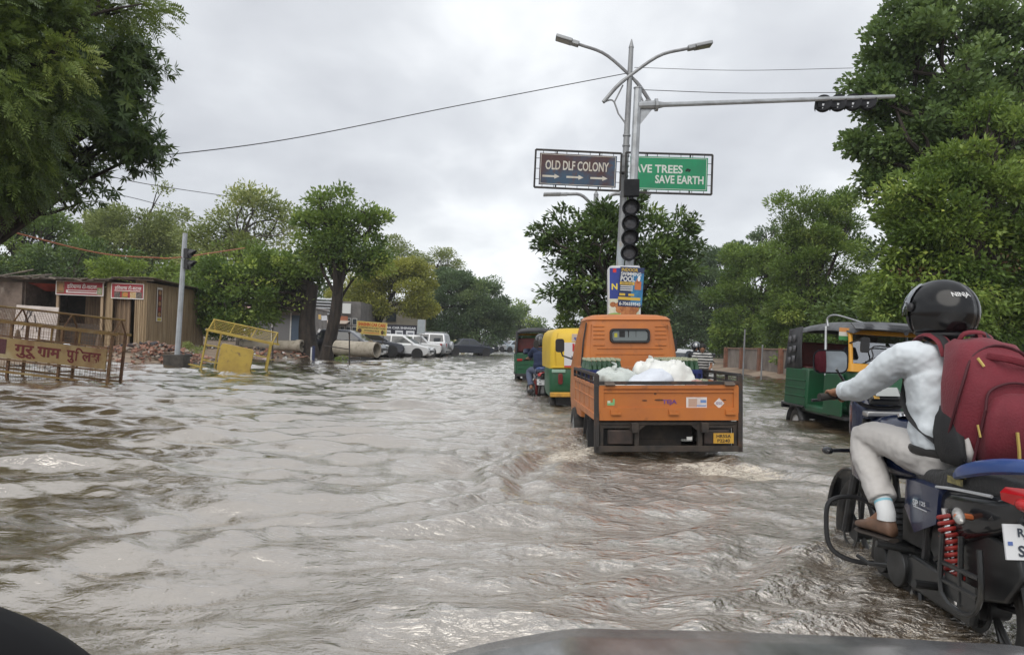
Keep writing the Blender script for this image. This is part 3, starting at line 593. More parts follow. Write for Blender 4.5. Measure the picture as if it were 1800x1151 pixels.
    pts = [at(x, y, Ym+.12)-o for x, y in ((1447,184),(1473,183),(1499,182),(1525,181))]; head(pts, .15, (.35,1,-.1), 'arm_signal_head', back=(.055,.11))
    bx = MB(); c = at(1110,331,Ym-.2)-o; bx.box(c, (.32,.16,.36), 0, (0,-PHI,0)); bx.cyl(c+Vector((0,0,-.18)), c+Vector((0,0,-.3)), .05); bx.build('timer_box', HOUS, s, bevel=.012)
    # lollipop advertising box round the pole
    Yb = 15.55; q = [at(x, y, Yb) for x, y in ((1078,466),(1134,469),(1134,568),(1077,568))]; c = Vector((sum(p.x for p in q)/4, Yb, -.3)); t = thing('advertising_box', 'blue and white advertising box around the pole with an indoor pool poster', 'advertisement', c)
    z0, z1 = q[3].z-c.z, q[0].z-c.z; w = q[1].x-q[0].x; b = MB(); hw, hd_ = w/2, .30; sh = Vector((.0,0,0))
    outl = rrect(w, z1-z0, .07, 4, 0, (z0+z1)/2); b.prism(outl, -.02, .36, 'y', 0); 
    bo = b.build('case', M('white_plastic_case', (.70,.72,.78), .4, col2=(.6,.6,.63)), t, rot=(0,-PHI,R(-3)))
    zc = (z0+z1)/2; hh = z1-z0; p = MB(); ux, uy = Vector((1,0,0)), Vector((0,0,1)); y_ = -.022
    def pt(u, v): return Vector((u*w/2, y_, zc+v*hh/2))
    p.rect(pt(.0,.12), ux, uy, w*.93, hh*.80, 0, .002); p.rect(pt(.0,-.56), ux, uy, w*.93, hh*.42, 1, .003)
    p.text('N', pt(-.62,.28), ux, uy, h=.13, mi=2, lift=.004, bold=.03); p.text('N', pt(.72,.28), ux, uy, h=.13, mi=2, lift=.004, bold=.03); p.rect(pt(-.62,.83), ux, uy, .07, .08, 3, .004); p.disc(pt(.72,.8), ux, uy, .045, n=12, mi=3, lift=.004)
    for i, (u, v, r_) in enumerate([(-.72,-.34,.07),(-.35,-.38,.09),(-.05,-.34,.08),(-.3,-.52,.09),(.02,-.5,.1),(.38,-.42,.10),(.62,-.5,.1),(.22,-.60,.09),(.5,-.62,.09),(.0,-.66,.08)]): p.disc(pt(u, v), ux, uy, r_*.95, r_*.8, 12, 4 if i % 2 else 5, .0045+.0006*i)
    p.disc(pt(.72,-.34), ux, uy, .10, .14, 12, 6, .0042); p.disc(pt(-.6,-.72), ux, uy, .16, .06, 12, 6, .0042)
    p.build('printed_face', [M('ad_blue', (.03,.055,.30), .35, col2=(.02,.04,.22), scale=3), M('ad_cream', (.66,.64,.55), .4, col2=(.5,.52,.4)), M('ad_yellow', (.75,.60,.06), .4), M('ad_red', (.6,.03,.03), .4), M('fried_brown', (.38,.13,.045), .5, col2=(.5,.22,.08), scale=20), M('fried_dark', (.27,.085,.03), .5, col2=(.42,.17,.06), scale=24), M('salad_green', (.25,.38,.10), .5)], bo)
    # poster stuck on it
    po = MB(); W_, H_ = .50, .82; y2 = 0; P2 = lambda u, v: Vector((u*W_/2, y2, v*H_/2))
    po.box((0,.004,0), (W_, .006, H_), 0); 
    po.rect(P2(.5,-.1), ux, uy, W_*.48, H_*.8, 1, .003)
    for tx, u, v, h_, w_, mi in (('INDOOR',-.2,.86,.07,.34,2),('SWIMMING',-.08,.65,.075,.42,3),('POOL',-.32,.40,.11,.30,3),('OPEN FOR ALL',-.35,.17,.035,.24,0),('6-706559545',-.02,-.86,.07,.44,3)):
        if mi == 0: po.rect(P2(u, v), ux, uy, .30, .06, 2, .004)
        po.text(tx, P2(u, v), ux, uy, h=h_, w=w_, mi=mi, bold=.02, lift=.0055)
    for v in (.03, -.07, -.17): po.rect(P2(-.38, v), ux, uy, .26, .018, 3, .004)
    for u in (-.7, .05): po.rect(P2(u, -.40), ux, uy, .12, .045, 2, .005)
    po.rect(P2(-.1, -.60), ux, uy, .46, .06, 2, .005); po.rect(P2(.55,.08), ux, uy, .13, .17, 4, .006); po.disc(P2(.55,.34), ux, uy, .04, .06, 10, 4, .006); po.disc(P2(.6,.44), ux, uy, .03, .06, 8, 3, .007)
    cw = Vector((c.x+.0, Yb-.055, c.z+zc+.10)); pt_ = po.build('poster', [M('poster_navy', (.02,.035,.10), .4), M('poster_pool', (.05,.22,.42), .4, col2=(.02,.12,.28), scale=5), M('poster_gold', (.62,.42,.06), .4), M('poster_white', (.72,.74,.76), .4), M('poster_skin', (.5,.16,.06), .5)], None, loc=cw, rot=(R(2),R(1.5),R(-3)))
    pt_.location = (c.x+.03, Yb-.055, c.z+zc+.16); tag(pt_, 'dark poster reading INDOOR SWIMMING POOL stuck on the advertising box', 'poster')
    # second lamp farther down the median
    build_lamp('street_lamp', 'far double arm street lamp showing just under the brown signboard', 34, (1040,600), (1048,338), (1047,367), 0, [(998,341),(1100,342)], [(1064,387),(1030,385)], False)
build_median_sign()
def wire(name, label, P, r, mat, cat='wire', group=None):
    b = MB(); b.tube(curve_pts(P, 40), r, 5); o = b.build(name, mat); tag(o, label, cat, group)
WIRE = M('wire_black', (.06,.06,.065), .6)
g = 'overhead wires'
wire('overhead_wire', 'thin wire sagging from the upper left tree to the lamp pole', [at(120,282,15), at(245,277,15.2), at(500,246,16), at(800,187,17.5), at(1108,128,19)], .011, WIRE, group=g)
wire('overhead_wire', 'topmost thin wire running right from the lamp pole to the tall tree', [at(1115,119,19), at(1300,124,18.8), at(1500,120,18.5)], .007, WIRE, group=g)
wire('overhead_wire', 'lower thin wire running right just above the signal arm', [at(1122,158,16.1), at(1300,164,16.3), at(1480,163,16.8)], .008, WIRE, group=g)
wire('overhead_wire', 'wire from the upper left tree into the thin crowned pale tree', [at(150,300,30), at(260,324,34), at(400,345,44)], .018, WIRE, group=g)
wire('overhead_wire', 'short lower wire behind the left tree ending at the distant greenery', [at(150,330,34), at(250,352,40), at(330,375,50)], .018, WIRE, group=g)
wire('orange_cable', 'orange brown cable sagging from the left edge to the left signal pole', [at(-20,395,17), at(60,418,18), at(180,446,20), at(270,453,21.8), at(320,452,23), at(430,436,30)], .020, M('orange_cable', (.42,.16,.08), .6), 'cable')
# ------------------------------------------------------------------ left shore: barricades, stalls, pipes, boards
def gz(x, y): return float(ground_z(np.array([float(x)]), np.array([float(y)]))[0])
YEL = M('faded_barricade_paint', (.27,.17,.05), .6, col2=(.15,.075,.035), scale=3, lo=.42, hi=.7, col3=(.45,.36,.18), s3=1.5, bump=.15)
YELB = M('bright_yellow_paint', (.52,.39,.075), .55, col2=(.40,.28,.07), scale=3, col3=(.16,.10,.05), s3=5, lo3=.64, hi3=.76)
RUST = M('rusty_iron', (.12,.06,.035), .75, col2=(.25,.15,.07), scale=6, bump=.3)
MAROON = M('maroon_paint', (.13,.012,.012), .55, col2=(.20,.05,.04), scale=14, lo=.55, hi=.8)
def mesh_net(b, P0, ux, uy, w, h, dx, dz, r=.0035):
    n = int(w/dx); m = int(h/dz)
    for i in range(n+1): b.tube([P0+ux*(w*i/n), P0+ux*(w*i/n)+uy*h], r, 3, caps=False)
    for j in range(1, m): b.tube([P0+uy*(h*j/m), P0+uy*(h*j/m)+ux*w], r, 3, caps=False)
X3, Y3, Z3 = Vector((1,0,0)), Vector((0,1,0)), Vector((0,0,1))
def barricades():
    # old police barricade, partly out of the picture
    Y = 15.2; o = at(192, 672, Y); o.z = -.30
    t = thing('police_barricade', 'rusty cream and maroon police barricade with Hindi lettering standing in the water', 'barricade', o, (0, R(4.2), R(-3)))
    W = 3.3; f = MB(); zt, za, D = 1.30, 1.60, .46
    for x in (-.06, -1.12, -2.2, -W):
        f = MB(); f.box((x, 0, zt/2), (.05,.05,zt)); f.box((x, D, zt/2), (.05,.05,zt)); f.tube([(x,0,.4),(x,D,.4)], .018, 6)
        f.tube([(x,0,zt),(x,D*.55,za)], .018, 6); f.tube([(x,D,zt),(x,D*.55,za)], .018, 6); f.build('post', RUST, t)
    r = MB()
    for y, z, h in ((-.012,zt,.06),(D+.012,zt,.05),(-.012,.28,.04),(D+.01,.30,.04)): r.box((-W/2-.02, y, z), (W+.14,.055,h))
    r.tube([(-W-.05,D*.55,za),(.02,D*.55,za)], .022, 8); r.build('rail', YEL, t)
    p = MB(); p.box((-W/2-.10, -.045, .775), (W-.02, .03, .42), 0)
    p.box((-W/2-.1, -.05, 1.015), (W,.05,.03), 3); p.box((-W/2-.1, -.05, .535), (W,.05,.03), 3)
    U = Vector((0,-1,0)); q = lambda x, z: Vector((x, -.0625, z))
    # Hindi lettering, set sign by sign
    p.text('गुरू', q(-1.82,.74), X3, Z3, h=.27, w=.47, mi=1, bold=.03); p.text('गाम', q(-1.32,.78), X3, Z3, h=.20, w=.50, mi=1, bold=.035); p.tube([q(-1.485,.715), q(-1.41,.685)], .011, 5, 1)
    p.text('पु', q(-.86,.75), X3, Z3, h=.26, w=.17, mi=1, bold=.035); p.text('ि', q(-.68,.81), X3, Z3, h=.27, w=.18, mi=1, bold=.03); p.text('लस', q(-.42,.78), X3, Z3, h=.20, w=.40, mi=1, bold=.035)
    p.rect(q(-2.36,.80), X3, Z3, .25, .30, 2, .004); p.text('ुिलस', q(-2.9,.77), X3, Z3, h=.26, w=.7, mi=1, bold=.03)
    p.build('panel', [M('cream_panel', (.36,.25,.11), .6, col2=(.22,.11,.05), scale=2.2, lo=.48, hi=.68, col3=(.46,.38,.22), s3=1.2), MAROON, M('emblem_maroon', (.07,.015,.02), .6, col2=(.12,.04,.05), scale=30), RUST], t)
    n = MB(); mesh_net(n, Vector((-W,0,.56)), X3, Z3, W-.05, .0001+.0, .06, .05) if False else None
    mesh_net(n, Vector((-W,.0,1.03)), X3, Z3, W-.06, .27, .055, .05); mesh_net(n, Vector((-W,.0,.05)), X3, Z3, W-.06, .46, .055, .05); mesh_net(n, Vector((-W,D,.05)), X3, Z3, W-.06, 1.2, .11, .10)
    dv = Vector((0,D*.45,-(za-zt))); L = dv.length; mesh_net(n, Vector((-W,D*.55,za)), X3, dv.normalized(), W, L, .06, .05)
    n.build('wire_mesh', RUST, t)
    for k, x in enumerate((-1.35, -1.62, -.75)):
        b = MB(); b.box((x, .012, .9), (.035,.03,.78)); b.build('strut', YEL if k != 1 else RUST, t)
    # bright yellow one, tilted
    Y = 22.5; o = at(352, 650, Y); o.z = -.02
    t = thing('barricade', 'bright yellow steel barricade tilted over at the water edge', 'barricade', o, (0, R(9.5), R(-6)))
    W, zt, za, D = 2.05, 1.22, 1.55, .42
    for x in (0, W):
        f = MB()
        for dx in (0, -.22 if x else .22):
            f.box((x+dx, 0 if not dx else D, zt/2-.1), (.045,.045,zt+.2))
        f.tube([(x,0,zt),(x,D*.6,za)], .018, 6); f.tube([(x,D,zt),(x,D*.6,za)], .018, 6); f.tube([(x,0,.3),(x,D,.3)], .016, 6); f.tube([(x,0,zt-.5),(x,D,zt-.5)], .016, 6)
        if not x: f.box((-.28, D, .02), (.7,.05,.04))
        f.build('post', YELB, t)
    r = MB(); r.box((W/2, -.012, zt), (W+.12,.05,.07)); r.box((W/2, D+.012, zt-.02), (W+.1,.05,.05)); r.box((W/2, -.01, .30), (W,.03,.03)); r.box((W/2, -.01, .78), (W,.03,.03)); r.tube([(-.03,D*.6,za),(W+.03,D*.6,za)], .02, 8)
    for i in range(1, 3): r.tube([(W*i/3,0,zt),(W*i/3,D*.6,za)], .012, 5)
    r.build('rail', YELB, t)
    n = MB(); dv = Vector((0,D*.6,za-zt)); mesh_net(n, Vector((0,0,zt)), X3, dv.normalized(), W, dv.length, .05, .05, .0045); n.build('wire_mesh', YELB, t)
    p = MB(); p.prism(rrect(1.05, .86, .10, 4, 1.05, .50), -.055, -.03, 'y'); p.build('panel', M('yellow_sheet', (.56,.40,.085), .55, col2=(.44,.30,.075), scale=2, col3=(.22,.15,.08), s3=5, lo3=.58, hi3=.72), t, bevel=.008)
barricades()
def left_signal():
    Y = 23.0; o = at(310, 634, Y); o.z = gz(o.x, Y)-.1; t = thing('pedestrian_signal', 'grey pole with two small dark signal lamps beside the stalls', 'traffic light', o)
    a, b = at(311,632,Y)-o, at(325.5,410,Y)-o; m = MB(); m.tube([a, b], [.085,.075], 8); m.build('pole', M('pale_grey_pole', (.46,.49,.53), .5, .2, col2=(.36,.38,.40), scale=4), t)
    k = MB(); k.box(at(309.5,632,Y)-o+Vector((0,.05,-.12)), (.62,.5,.55), 0, (0,-PHI,0)); k.build('concrete_block', M('dark_concrete', (.055,.05,.045), .85, col2=(.10,.09,.08), scale=6, bump=.5, bscale=20), t, bevel=.015)
    for i, (x, y) in enumerate(((331,446),(331,465))):
        c = at(x, y, Y)-o; h = MB(); h.box(c+Vector((-.03,0,0)), (.12,.26,.30)); h.cyl(c, c+Vector((.06,0,0)), .13, .13, 16)
        for s in range(13):
            an = R(-20+220*s/12); q = lambda rr, xx, zz=0: c+Vector((xx, rr*math.cos(an), rr*math.sin(an)+zz))
            if s: h.quad(pq[0], q(.14,.05), q(.135,.26*(.4+.6*max(0,math.sin(an))),-.02), pq[1])
            pq = (q(.14,.05), q(.135,.26*(.4+.6*max(0,math.sin(an))),-.02))
        o_ = h.build('signal_lamp', M('signal_black', (.03,.03,.034), .5), t)
left_signal()
PLANK = M('bamboo_matting', (.36,.27,.165), .8, col2=(.21,.145,.085), scale=3.2, stretch=(5,5,.22), lo=.4, hi=.62, col3=(.47,.38,.26), s3=2.0, bump=.6, bscale=14)
PLANKD = M('old_plank', (.27,.19,.12), .8, col2=(.15,.10,.065), scale=3, stretch=(4,4,.25), bump=.5)
SHEET = M('weathered_roof_sheet', (.10,.085,.075), .7, col2=(.22,.18,.14), scale=2, col3=(.04,.035,.03), s3=4)
DARKIN = M('dark_brown_wall', (.055,.045,.038), .9, col2=(.09,.07,.055), scale=2)  # mottled dark brown for the stalls' back walls and counter
RED_B = M('banner_red', (.34,.03,.04), .5, col2=(.26,.02,.03), scale=2); BW = M('banner_white', (.72,.70,.68), .5)
def banner(name, c, ux, w, h, parent, photos=True):
    ux = Vector(ux).normalized(); n = ux.cross(Z3); p = MB(); c = Vector(c)
    mm = Matrix((ux, -n, Z3)).transposed(); p.box(c, (w, .03, h), 1, mm); q = lambda u, v: c+ux*(u*w/2)+Z3*(v*h/2)+n*.0165
    p.rect(q(0,.03), ux, Z3, w*.96, h*.90, 0, .002)
    return p, q
def stalls():
    Yf = 32.0; P = lambda px, py, Y=Yf: at(px, py, Y)
    base = P(253, 606); o = Vector((base.x, Yf, gz(base.x, Yf)-.05))
    t = thing('plank_stall', 'bamboo matting tea stall with red banner above its doorway', 'stall', o)
    X0 = P(186,600).x-o.x; zt = P(253,492).z-o.z; zl = P(186,496).z-o.z; zd = zt-.75
    w = MB(); xd0, xd1 = P(196,600).x-o.x, P(235,600).x-o.x
    w.box(((X0+xd0)/2, 0, zl/2), (xd0-X0, .06, zl)); w.box((xd1/2, 0, zt/2), (-xd1, .06, zt)); w.box(((xd0+xd1)/2, 0, (zd+zl)/2), (xd1-xd0, .06, zl-zd))
    w.box((.03, 3.0, zt/2-.05), (.06, 6.0, zt-.1)); w.box((X0, 3.0, zl/2), (.06, 5.9, zl))
    for i in range(14): w.box((.066, .2+.43*i, zt/2-.06), (.02,.05,zt-.16))
    for i in range(5): w.box((xd1*(i+.5)/5, -.036, zt/2), (.045,.02,zt-.04))
    w.build('wall', PLANK, t)
    d = MB(); d.box(((xd0+xd1)/2-.12, .22, zd/2), ((xd1-xd0)*.72, .05, zd-.05), 0, (0,0,R(-10)))
    for i in range(4): d.box(((xd0+xd1)/2-.45+.22*i, .17-.03*i, zd/2), (.02,.03,zd-.08), 0)
    d.build('door', PLANKD, t)
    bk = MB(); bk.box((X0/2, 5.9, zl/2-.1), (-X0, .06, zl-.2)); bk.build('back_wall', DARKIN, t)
    r = MB(); 
    for i in range(5):
        x0 = X0-.15+(-X0+.45)*i/5; x1 = X0-.15+(-X0+.45)*(i+1)/5+.12; z0 = zl+(zt-zl)*i/5+.05
        r.box(((x0+x1)/2, 2.85, z0+.02*((i*3) % 4)), (x1-x0, 6.5, .025), 0, (R(-1.2),R(-3+i),R(((i*5) % 3)-1)))
    r.tube([(X0-.3,-.25,zl+.05),(-.9,-.3,zt+.04)], .04, 6); r.tube([(-1.0,-.3,zt+.02),(.4,-.2,zt-.02)], .045, 6); r.build('roof', SHEET, t)
    cx, zc = (P(194,600).x+P(251,600).x)/2-o.x, P(222,512).z-o.z; ww = P(251,600).x-P(194,600).x
    p, q = banner('banner', (cx, -.07, zc), X3, ww, .66, t)
    p.text('हिरयाणा टी-सटाल', q(.04,.42), X3, Z3, h=.20, w=ww*.82, mi=1, bold=.02, lift=.006); p.rect(q(0,.05), X3, Z3, ww*.8, .03, 1, .005)
    for u, mi in ((-.62,2),(-.15,3),(.35,4),(.72,2)): p.rect(q(u,-.48), X3, Z3, ww*.18, .26, mi, .006)
    p.disc(q(-.12,-.45), X3, Z3, .12, .09, 12, 5, .008); p.rect(q(.5,-.48), X3, Z3, ww*.30, .24, 1, .004)
    bmats = [RED_B, BW, M('photo_dark', (.06,.05,.05), .5, col2=(.2,.16,.13), scale=18), M('photo_green', (.12,.16,.05), .5, col2=(.35,.22,.06), scale=16), M('photo_food', (.45,.28,.10), .5, col2=(.55,.45,.3), scale=20), M('photo_orange', (.5,.2,.05), .5)]
    p.build('banner', bmats, t)
    # narrow hanging poster on the side wall
    p = MB(); c = Vector((.10, 1.05, zt-1.0)); uy = Vector((0,1,0)); p.box(c, (.02,.46,1.5), 0); q = lambda v, dy=0: c+Vector((.011, dy, v))
    p.rect(q(.05), uy, Z3, .40, 1.22, 1); 
    for i in range(5): p.disc(q(.52-.24*i), uy, Z3, .13, .10, 10, 2+(i % 2), .004)
    p.rect(q(-.66), uy, Z3, .36, .14, 4, .003)
    p.build('side_poster', [BW, M('poster_brown', (.10,.04,.025), .5), M('poster_tan', (.35,.2,.1), .5), M('poster_red', (.25,.04,.03), .5), M('poster_yellow', (.5,.42,.08), .5)], t)
    # open tea stall on the left
    o2 = Vector((P(184,600).x-.02, Yf+.15, o.z)); t = thing('tea_stall', 'open dark fronted tea stall with red awning cloth and long red banner', 'stall', o2)
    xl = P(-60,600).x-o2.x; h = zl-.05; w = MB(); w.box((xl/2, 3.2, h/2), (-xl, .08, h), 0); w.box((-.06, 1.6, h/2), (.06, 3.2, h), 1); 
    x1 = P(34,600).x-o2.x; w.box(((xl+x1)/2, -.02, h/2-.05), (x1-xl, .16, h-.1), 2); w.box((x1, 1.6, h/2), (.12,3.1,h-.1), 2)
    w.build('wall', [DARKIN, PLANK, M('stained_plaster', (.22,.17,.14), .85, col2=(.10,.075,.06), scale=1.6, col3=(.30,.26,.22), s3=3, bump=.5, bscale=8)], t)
    x2, x3 = P(97,600).x-o2.x, P(177,600).x-o2.x
    for x in (x2, x3-.04):
        q_ = MB(); q_.box((x, -.05, h/2), (.11,.11,h)); q_.build('post', M('pale_post', (.40,.30,.20), .8, col2=(.28,.2,.13), scale=5, stretch=(3,3,.3)), t)
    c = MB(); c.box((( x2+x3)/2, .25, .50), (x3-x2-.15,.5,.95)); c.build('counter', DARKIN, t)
    m = MB(); m.box(((x2+x3)/2+.1, 1.6, h/2), (x3-x2-.3,.05,h-.2)); m.build('partition', PLANKD, t)
    bw = x3-x2+.1; p, q = banner('banner', ((x2+x3)/2, -.16, P(137,507).z-o2.z), X3, bw, .60, t)
    p.rect(q(-.80,.1), X3, Z3, bw*.16, .50, 3, .004); p.text('हिरयाणा टी-सटाल', q(.10,.30), X3, Z3, h=.24, w=bw*.62, mi=1, bold=.02, lift=.006)
    p.rect(q(.10,-.45), X3, Z3, bw*.66, .13, 1, .004); p.rect(q(.12,-.42), X3, Z3, bw*.6, .05, 0, .006); p.rect(q(.84,-.3), X3, Z3, bw*.10, .30, 2, .004); p.rect(q(-.78,.1), X3, Z3, bw*.09, .3, 4, .007)
    p.build('banner', [RED_B, BW, M('photo_leaf', (.15,.28,.12), .5, col2=(.5,.4,.3), scale=12), M('photo_cup', (.20,.10,.05), .5, col2=(.3,.22,.1), scale=10), M('photo_tea', (.38,.2,.08), .5)], t)
    cl = MB(); pts = []
    for i in range(9):
        u = i/8; x = x1+.2+(x2-x1-.3)*u; sag = .42*math.sin(math.pi*u)**1.2*(1-.5*u)
        pts.append([(x, -.04+.05*math.sin(i), h-.10), (x, .4, h-.12-sag*.7-.15*u), (x, 1.4, h-.2-sag*.4)])
    cl.loft(pts, 0, False, False); so = cl.build('awning_cloth', M('red_cloth', (.36,.06,.035), .8, col2=(.25,.035,.025), scale=2), t)
    r = MB()
    for i in range(7):
        x0 = xl+(-xl+.2)*i/7; r.box((x0+(-xl)/14, 1.4, h+.06+.03*((i*5) % 3)), ((-xl)/7+.2, 3.9, .02), 0, (R(-1.5),R(((i*7) % 5)-2),R(((i*3) % 5)-2)))
    for a, b_ in (((xl,-.4,h+.02),(x2+.5,-.45,h+.08)), ((x2-1,-.5,h+.10),(.1,-.42,h+.03)), ((x1+.1,-.55,h+.12),(x1+1.4,-.3,h+.28)), ((x1-.8,-.5,h+.1),(x1+.2,.3,h+.5))): r.tube([a, b_], .035, 6)
    for i in range(26): x = xl+(-xl)*i/26; r.box((x, -.5-.03*(i % 3), h+.09+.03*(i % 2)), (.30,.18,.03), 0, (R(12*((i*7) % 5-2)),R(((i*11) % 9-4)*3),0))
    r.build('roof', SHEET, t)
    # white corrugated board with painted strokes
    c = P(63, 568, 31.3); bd = MB(); W_, H_ = 1.75, 1.45; n_ = 30
    prof = [(-W_/2+W_*i/n_, .012*math.sin(i*math.pi)) for i in range(n_+1)]
    bd.box((0,0,0), (W_,.03,H_), 0)
    for i in range(14): bd.box((0,-.018,-H_/2+.08+i*H_/15), (W_*.99,.012,.02), 0)
    U = lambda u, v: Vector((u*W_/2, -.03, v*H_/2))
    for a, b_ in (((-.50,.02),(-.42,.82)),((-.42,.82),(-.24,.42)),((-.20,.80),(-.30,.40)),((-.28,.52),(-.62,-.45)),((-.10,.48),(.12,-.5))):
        v0, v1 = U(*a), U(*b_); d = (v1-v0).normalized(); s_ = d.cross(Y3)*.022; bd.add([v0+s_, v0-s_, v1-s_, v1+s_], [(0,1,2,3)], 1)
    ob = bd.build('white_board', [M('dirty_white_sheet', (.60,.54,.51), .6, col2=(.48,.42,.39), scale=2), M('black_paint_stroke', (.03,.028,.03), .6)], None, loc=c, rot=(R(-6),R(1.5),R(2))); tag(ob, 'white sheet board with black painted strokes leaning before the dark stall', 'board')
stalls()
def clutter():
    rnd = random.Random(5)
    def heap(name, label, cx, cy, sx, sy, n, big, seed, z=0):
        r = random.Random(seed); b = MB()
        for _ in range(n):
            x, y = cx+r.gauss(0, sx), cy+r.gauss(0, sy); s = big*(.3+r.random()**2); g = gz(x, y)+z*math.exp(-((x-cx)/sx)**2-((y-cy)/sy)**2)
            b.box((x, y, g+s*.2), (s*r.uniform(.5,1.4), s*r.uniform(.4,1), s*r.uniform(.2,.6)), r.choice((0,0,0,0,0,1,1,2,2)+((3,) if r.random() < .3 else (0,))), (r.uniform(-.5,.5), r.uniform(-.5,.5), r.uniform(0,3)))
        o = b.build(name, [M('brick_rubble', (.24,.11,.075), .9, col2=(.32,.2,.15), scale=5), M('pale_rubble', (.26,.22,.18), .9, col2=(.22,.18,.15), scale=5), M('dark_trash', (.05,.045,.05), .7), M('white_trash', (.6,.6,.58), .6)], bevel=.0)
        o['label'] = label; setting(o, 'stuff'); o['category'] = 'rubble'
    c = at(270,622,27); heap('rubble', 'broken brick rubble and litter heaped behind the grey signal pole', c.x, 27.0, 1.1, 1.1, 900, .17, 1, .35)
    c = at(500,618,36); heap('debris', 'litter and mud lumps strewn along the shore under the low tree', c.x, 35.6, 1.8, 1.2, 260, .16, 2, .1)
    # sheets, cones, posts, pipes
    p = at(122,610,24); b = MB(); nn = 10
    rings = [[Vector(((i/nn-.5)*1.0, (j/6-.5)*.5, (.30*math.exp(-((i/nn-.4)*4)**2-((j/6-.5)*3)**2))+.02*math.sin(i*2+j))) for j in range(7)] for i in range(nn+1)]
    b.loft(rings, 0, False, False); ob = b.build('plastic_sheet', M('white_plastic', (.62,.66,.72), .35), None, loc=(p.x,24,gz(p.x,24)+.02)); ob.modifiers.new('t','SOLIDIFY').thickness = .01; tag(ob, 'crumpled white plastic sheet lying on the mud behind the rusty barricade', 'sheet')
    for i, (px, py) in enumerate(((31,595),(174,608))):
        c = at(px, py, 26); t = thing('traffic_cone', ('dark traffic cone in front of the white board', 'dark traffic cone below the long red banner')[i], 'cone', (c.x, 26, gz(c.x,26)), group='dark cones by the stalls')
        b = MB(); b.lathe([(.17,.03),(.15,.10),(.05,.56),(.035,.58)], 14, caps=True); b.build('cone', M('dark_cone', (.09,.055,.03), .6), t); b = MB(); b.box((0,0,.015), (.42,.42,.03)); b.build('foot_plate', BLACK, t)
    CON = M('concrete_pipe', (.40,.36,.30), .85, col2=(.28,.25,.20), scale=2.5, col3=(.20,.18,.14), s3=5, bump=.4, bscale=25)
    def pipe(label, a, b_, rad, collar):
        a, b_ = Vector(a), Vector(b_); o = (a+b_)/2; d = (b_-a).normalized(); L = (b_-a).length; Mx = d.to_track_quat('Z','Y').to_matrix().to_4x4(); m = MB()
        prof = [(rad*.8, -L/2+.02),(rad*.8, L/2-.02),(rad, L/2),(rad, -L/2),(rad*.8,-L/2+.02)] if not collar else [(rad*.8,-L/2),(rad*.8,L/2),(rad*1.16,L/2),(rad*1.16,L/2-.28),(rad,L/2-.36),(rad,-L/2),(rad*.8,-L/2)]
        m.lathe(prof, 28, 0, Mx); ob = m.build('concrete_pipe', CON, None, loc=o); tag(ob, label, 'pipe', 'concrete pipes lying on the shore')
    q0, q1 = at(425,606,38), at(531,608,37.4); pipe('long pale concrete pipe with a collar lying left of the thick dark trunk', (q0.x,38,q0.z), (q1.x,37.4,q1.z), .27, True)
    q0, q1 = at(592,611,33.4), at(663,615,32.6); pipe('short mossy concrete pipe in the water before the dark grey car', (q0.x,33.4,q0.z), (q1.x,32.6,q1.z), .34, False)
    for i, (px, y0, y1, Y) in enumerate(((480,577,625,30.5),(615,585,636,30))):
        a, b_ = at(px, y1, Y), at(px-1, y0, Y); m = MB(); m.tube([(0,0,-.3),(b_.x-a.x,0,b_.z-a.z+.0)], .028, 8); m.ell((b_.x-a.x,0,b_.z-a.z), .05)
        if i: m.tube([(0,0,.50),(-1.15,.3,.62)], .02, 6)
        o = m.build('iron_post', IRON, None, loc=a); tag(o, ('thin black iron post right of the yellow barricade', 'thin black iron post with a rail in front of the mossy pipe')[i], 'post', 'iron posts at the water edge')
    # notices on the dark trunk, marker post
    for i, (px, py, w, h, Y, col, lb) in enumerate(((570,559,.26,.22,34.2,(.62,.64,.68),'white paper notice nailed to the bent dark trunk'),(562,557,.12,.22,34.3,(.6,.42,.16),'small orange paper notice on the dark trunk'),(561,581,.10,.16,34.3,(.66,.66,.66),'small tilted white scrap on the dark trunk'))):
        b = MB(); b.box((0,0,0), (w,.008,h)); o = b.build('paper_notice', M('paper_%d' % i, col, .7, col2=tuple(c*.8 for c in col), scale=20), None, loc=at(px, py, Y), rot=(0,R(-4 if i < 2 else 28),0)); tag(o, lb, 'notice')
    a = at(551,622,33.5); b = MB(); b.tube([(0,0,-.3),(0,0,.36)], .07, 10, 0); b.tube([(-.09,-.03,-.3),(-.09,-.03,.30)], .035, 8, 1); o = b.build('marker_post', [M('blue_paint', (.025,.035,.09), .6), WHITE], None, loc=a); tag(o, 'short blue and white marker post at the foot of the dark trunk', 'post')
    a = at(340,606,28.5); t = thing('shrub', 'small grey green shrub beside the tilted yellow barricade', 'shrub', (a.x,28.5,gz(a.x,28.5))); crown('foliage', [(0,0,.25,.35,.3,.28)], .07, LF['pale'], t, 3, 2.5, .15)
    a = at(635,630,32.5); t = thing('shrub', 'little green weed growing by the mossy concrete pipe', 'shrub', (a.x-.9,32.9,0)); crown('foliage', [(0,0,.12,.3,.25,.18)], .06, LF['bright'], t, 4, 2.2, .12)
    for i, px in enumerate((775, 790, 1398)):
        Y = (70, 72, 36)[i]; a = at(px,610,Y); t = thing('shrub', ('low green shrub right of the silver car', 'low green shrub left of the dark sedan', 'low shrub at the foot of the pale boundary wall')[i], 'shrub', (a.x,Y,gz(a.x,Y))); crown('foliage', [(0,0,.5,.9,.6,.6)], .16, LF['pale' if i < 2 else 'mid'], t, 5+i, 2.5, .3)
clutter()
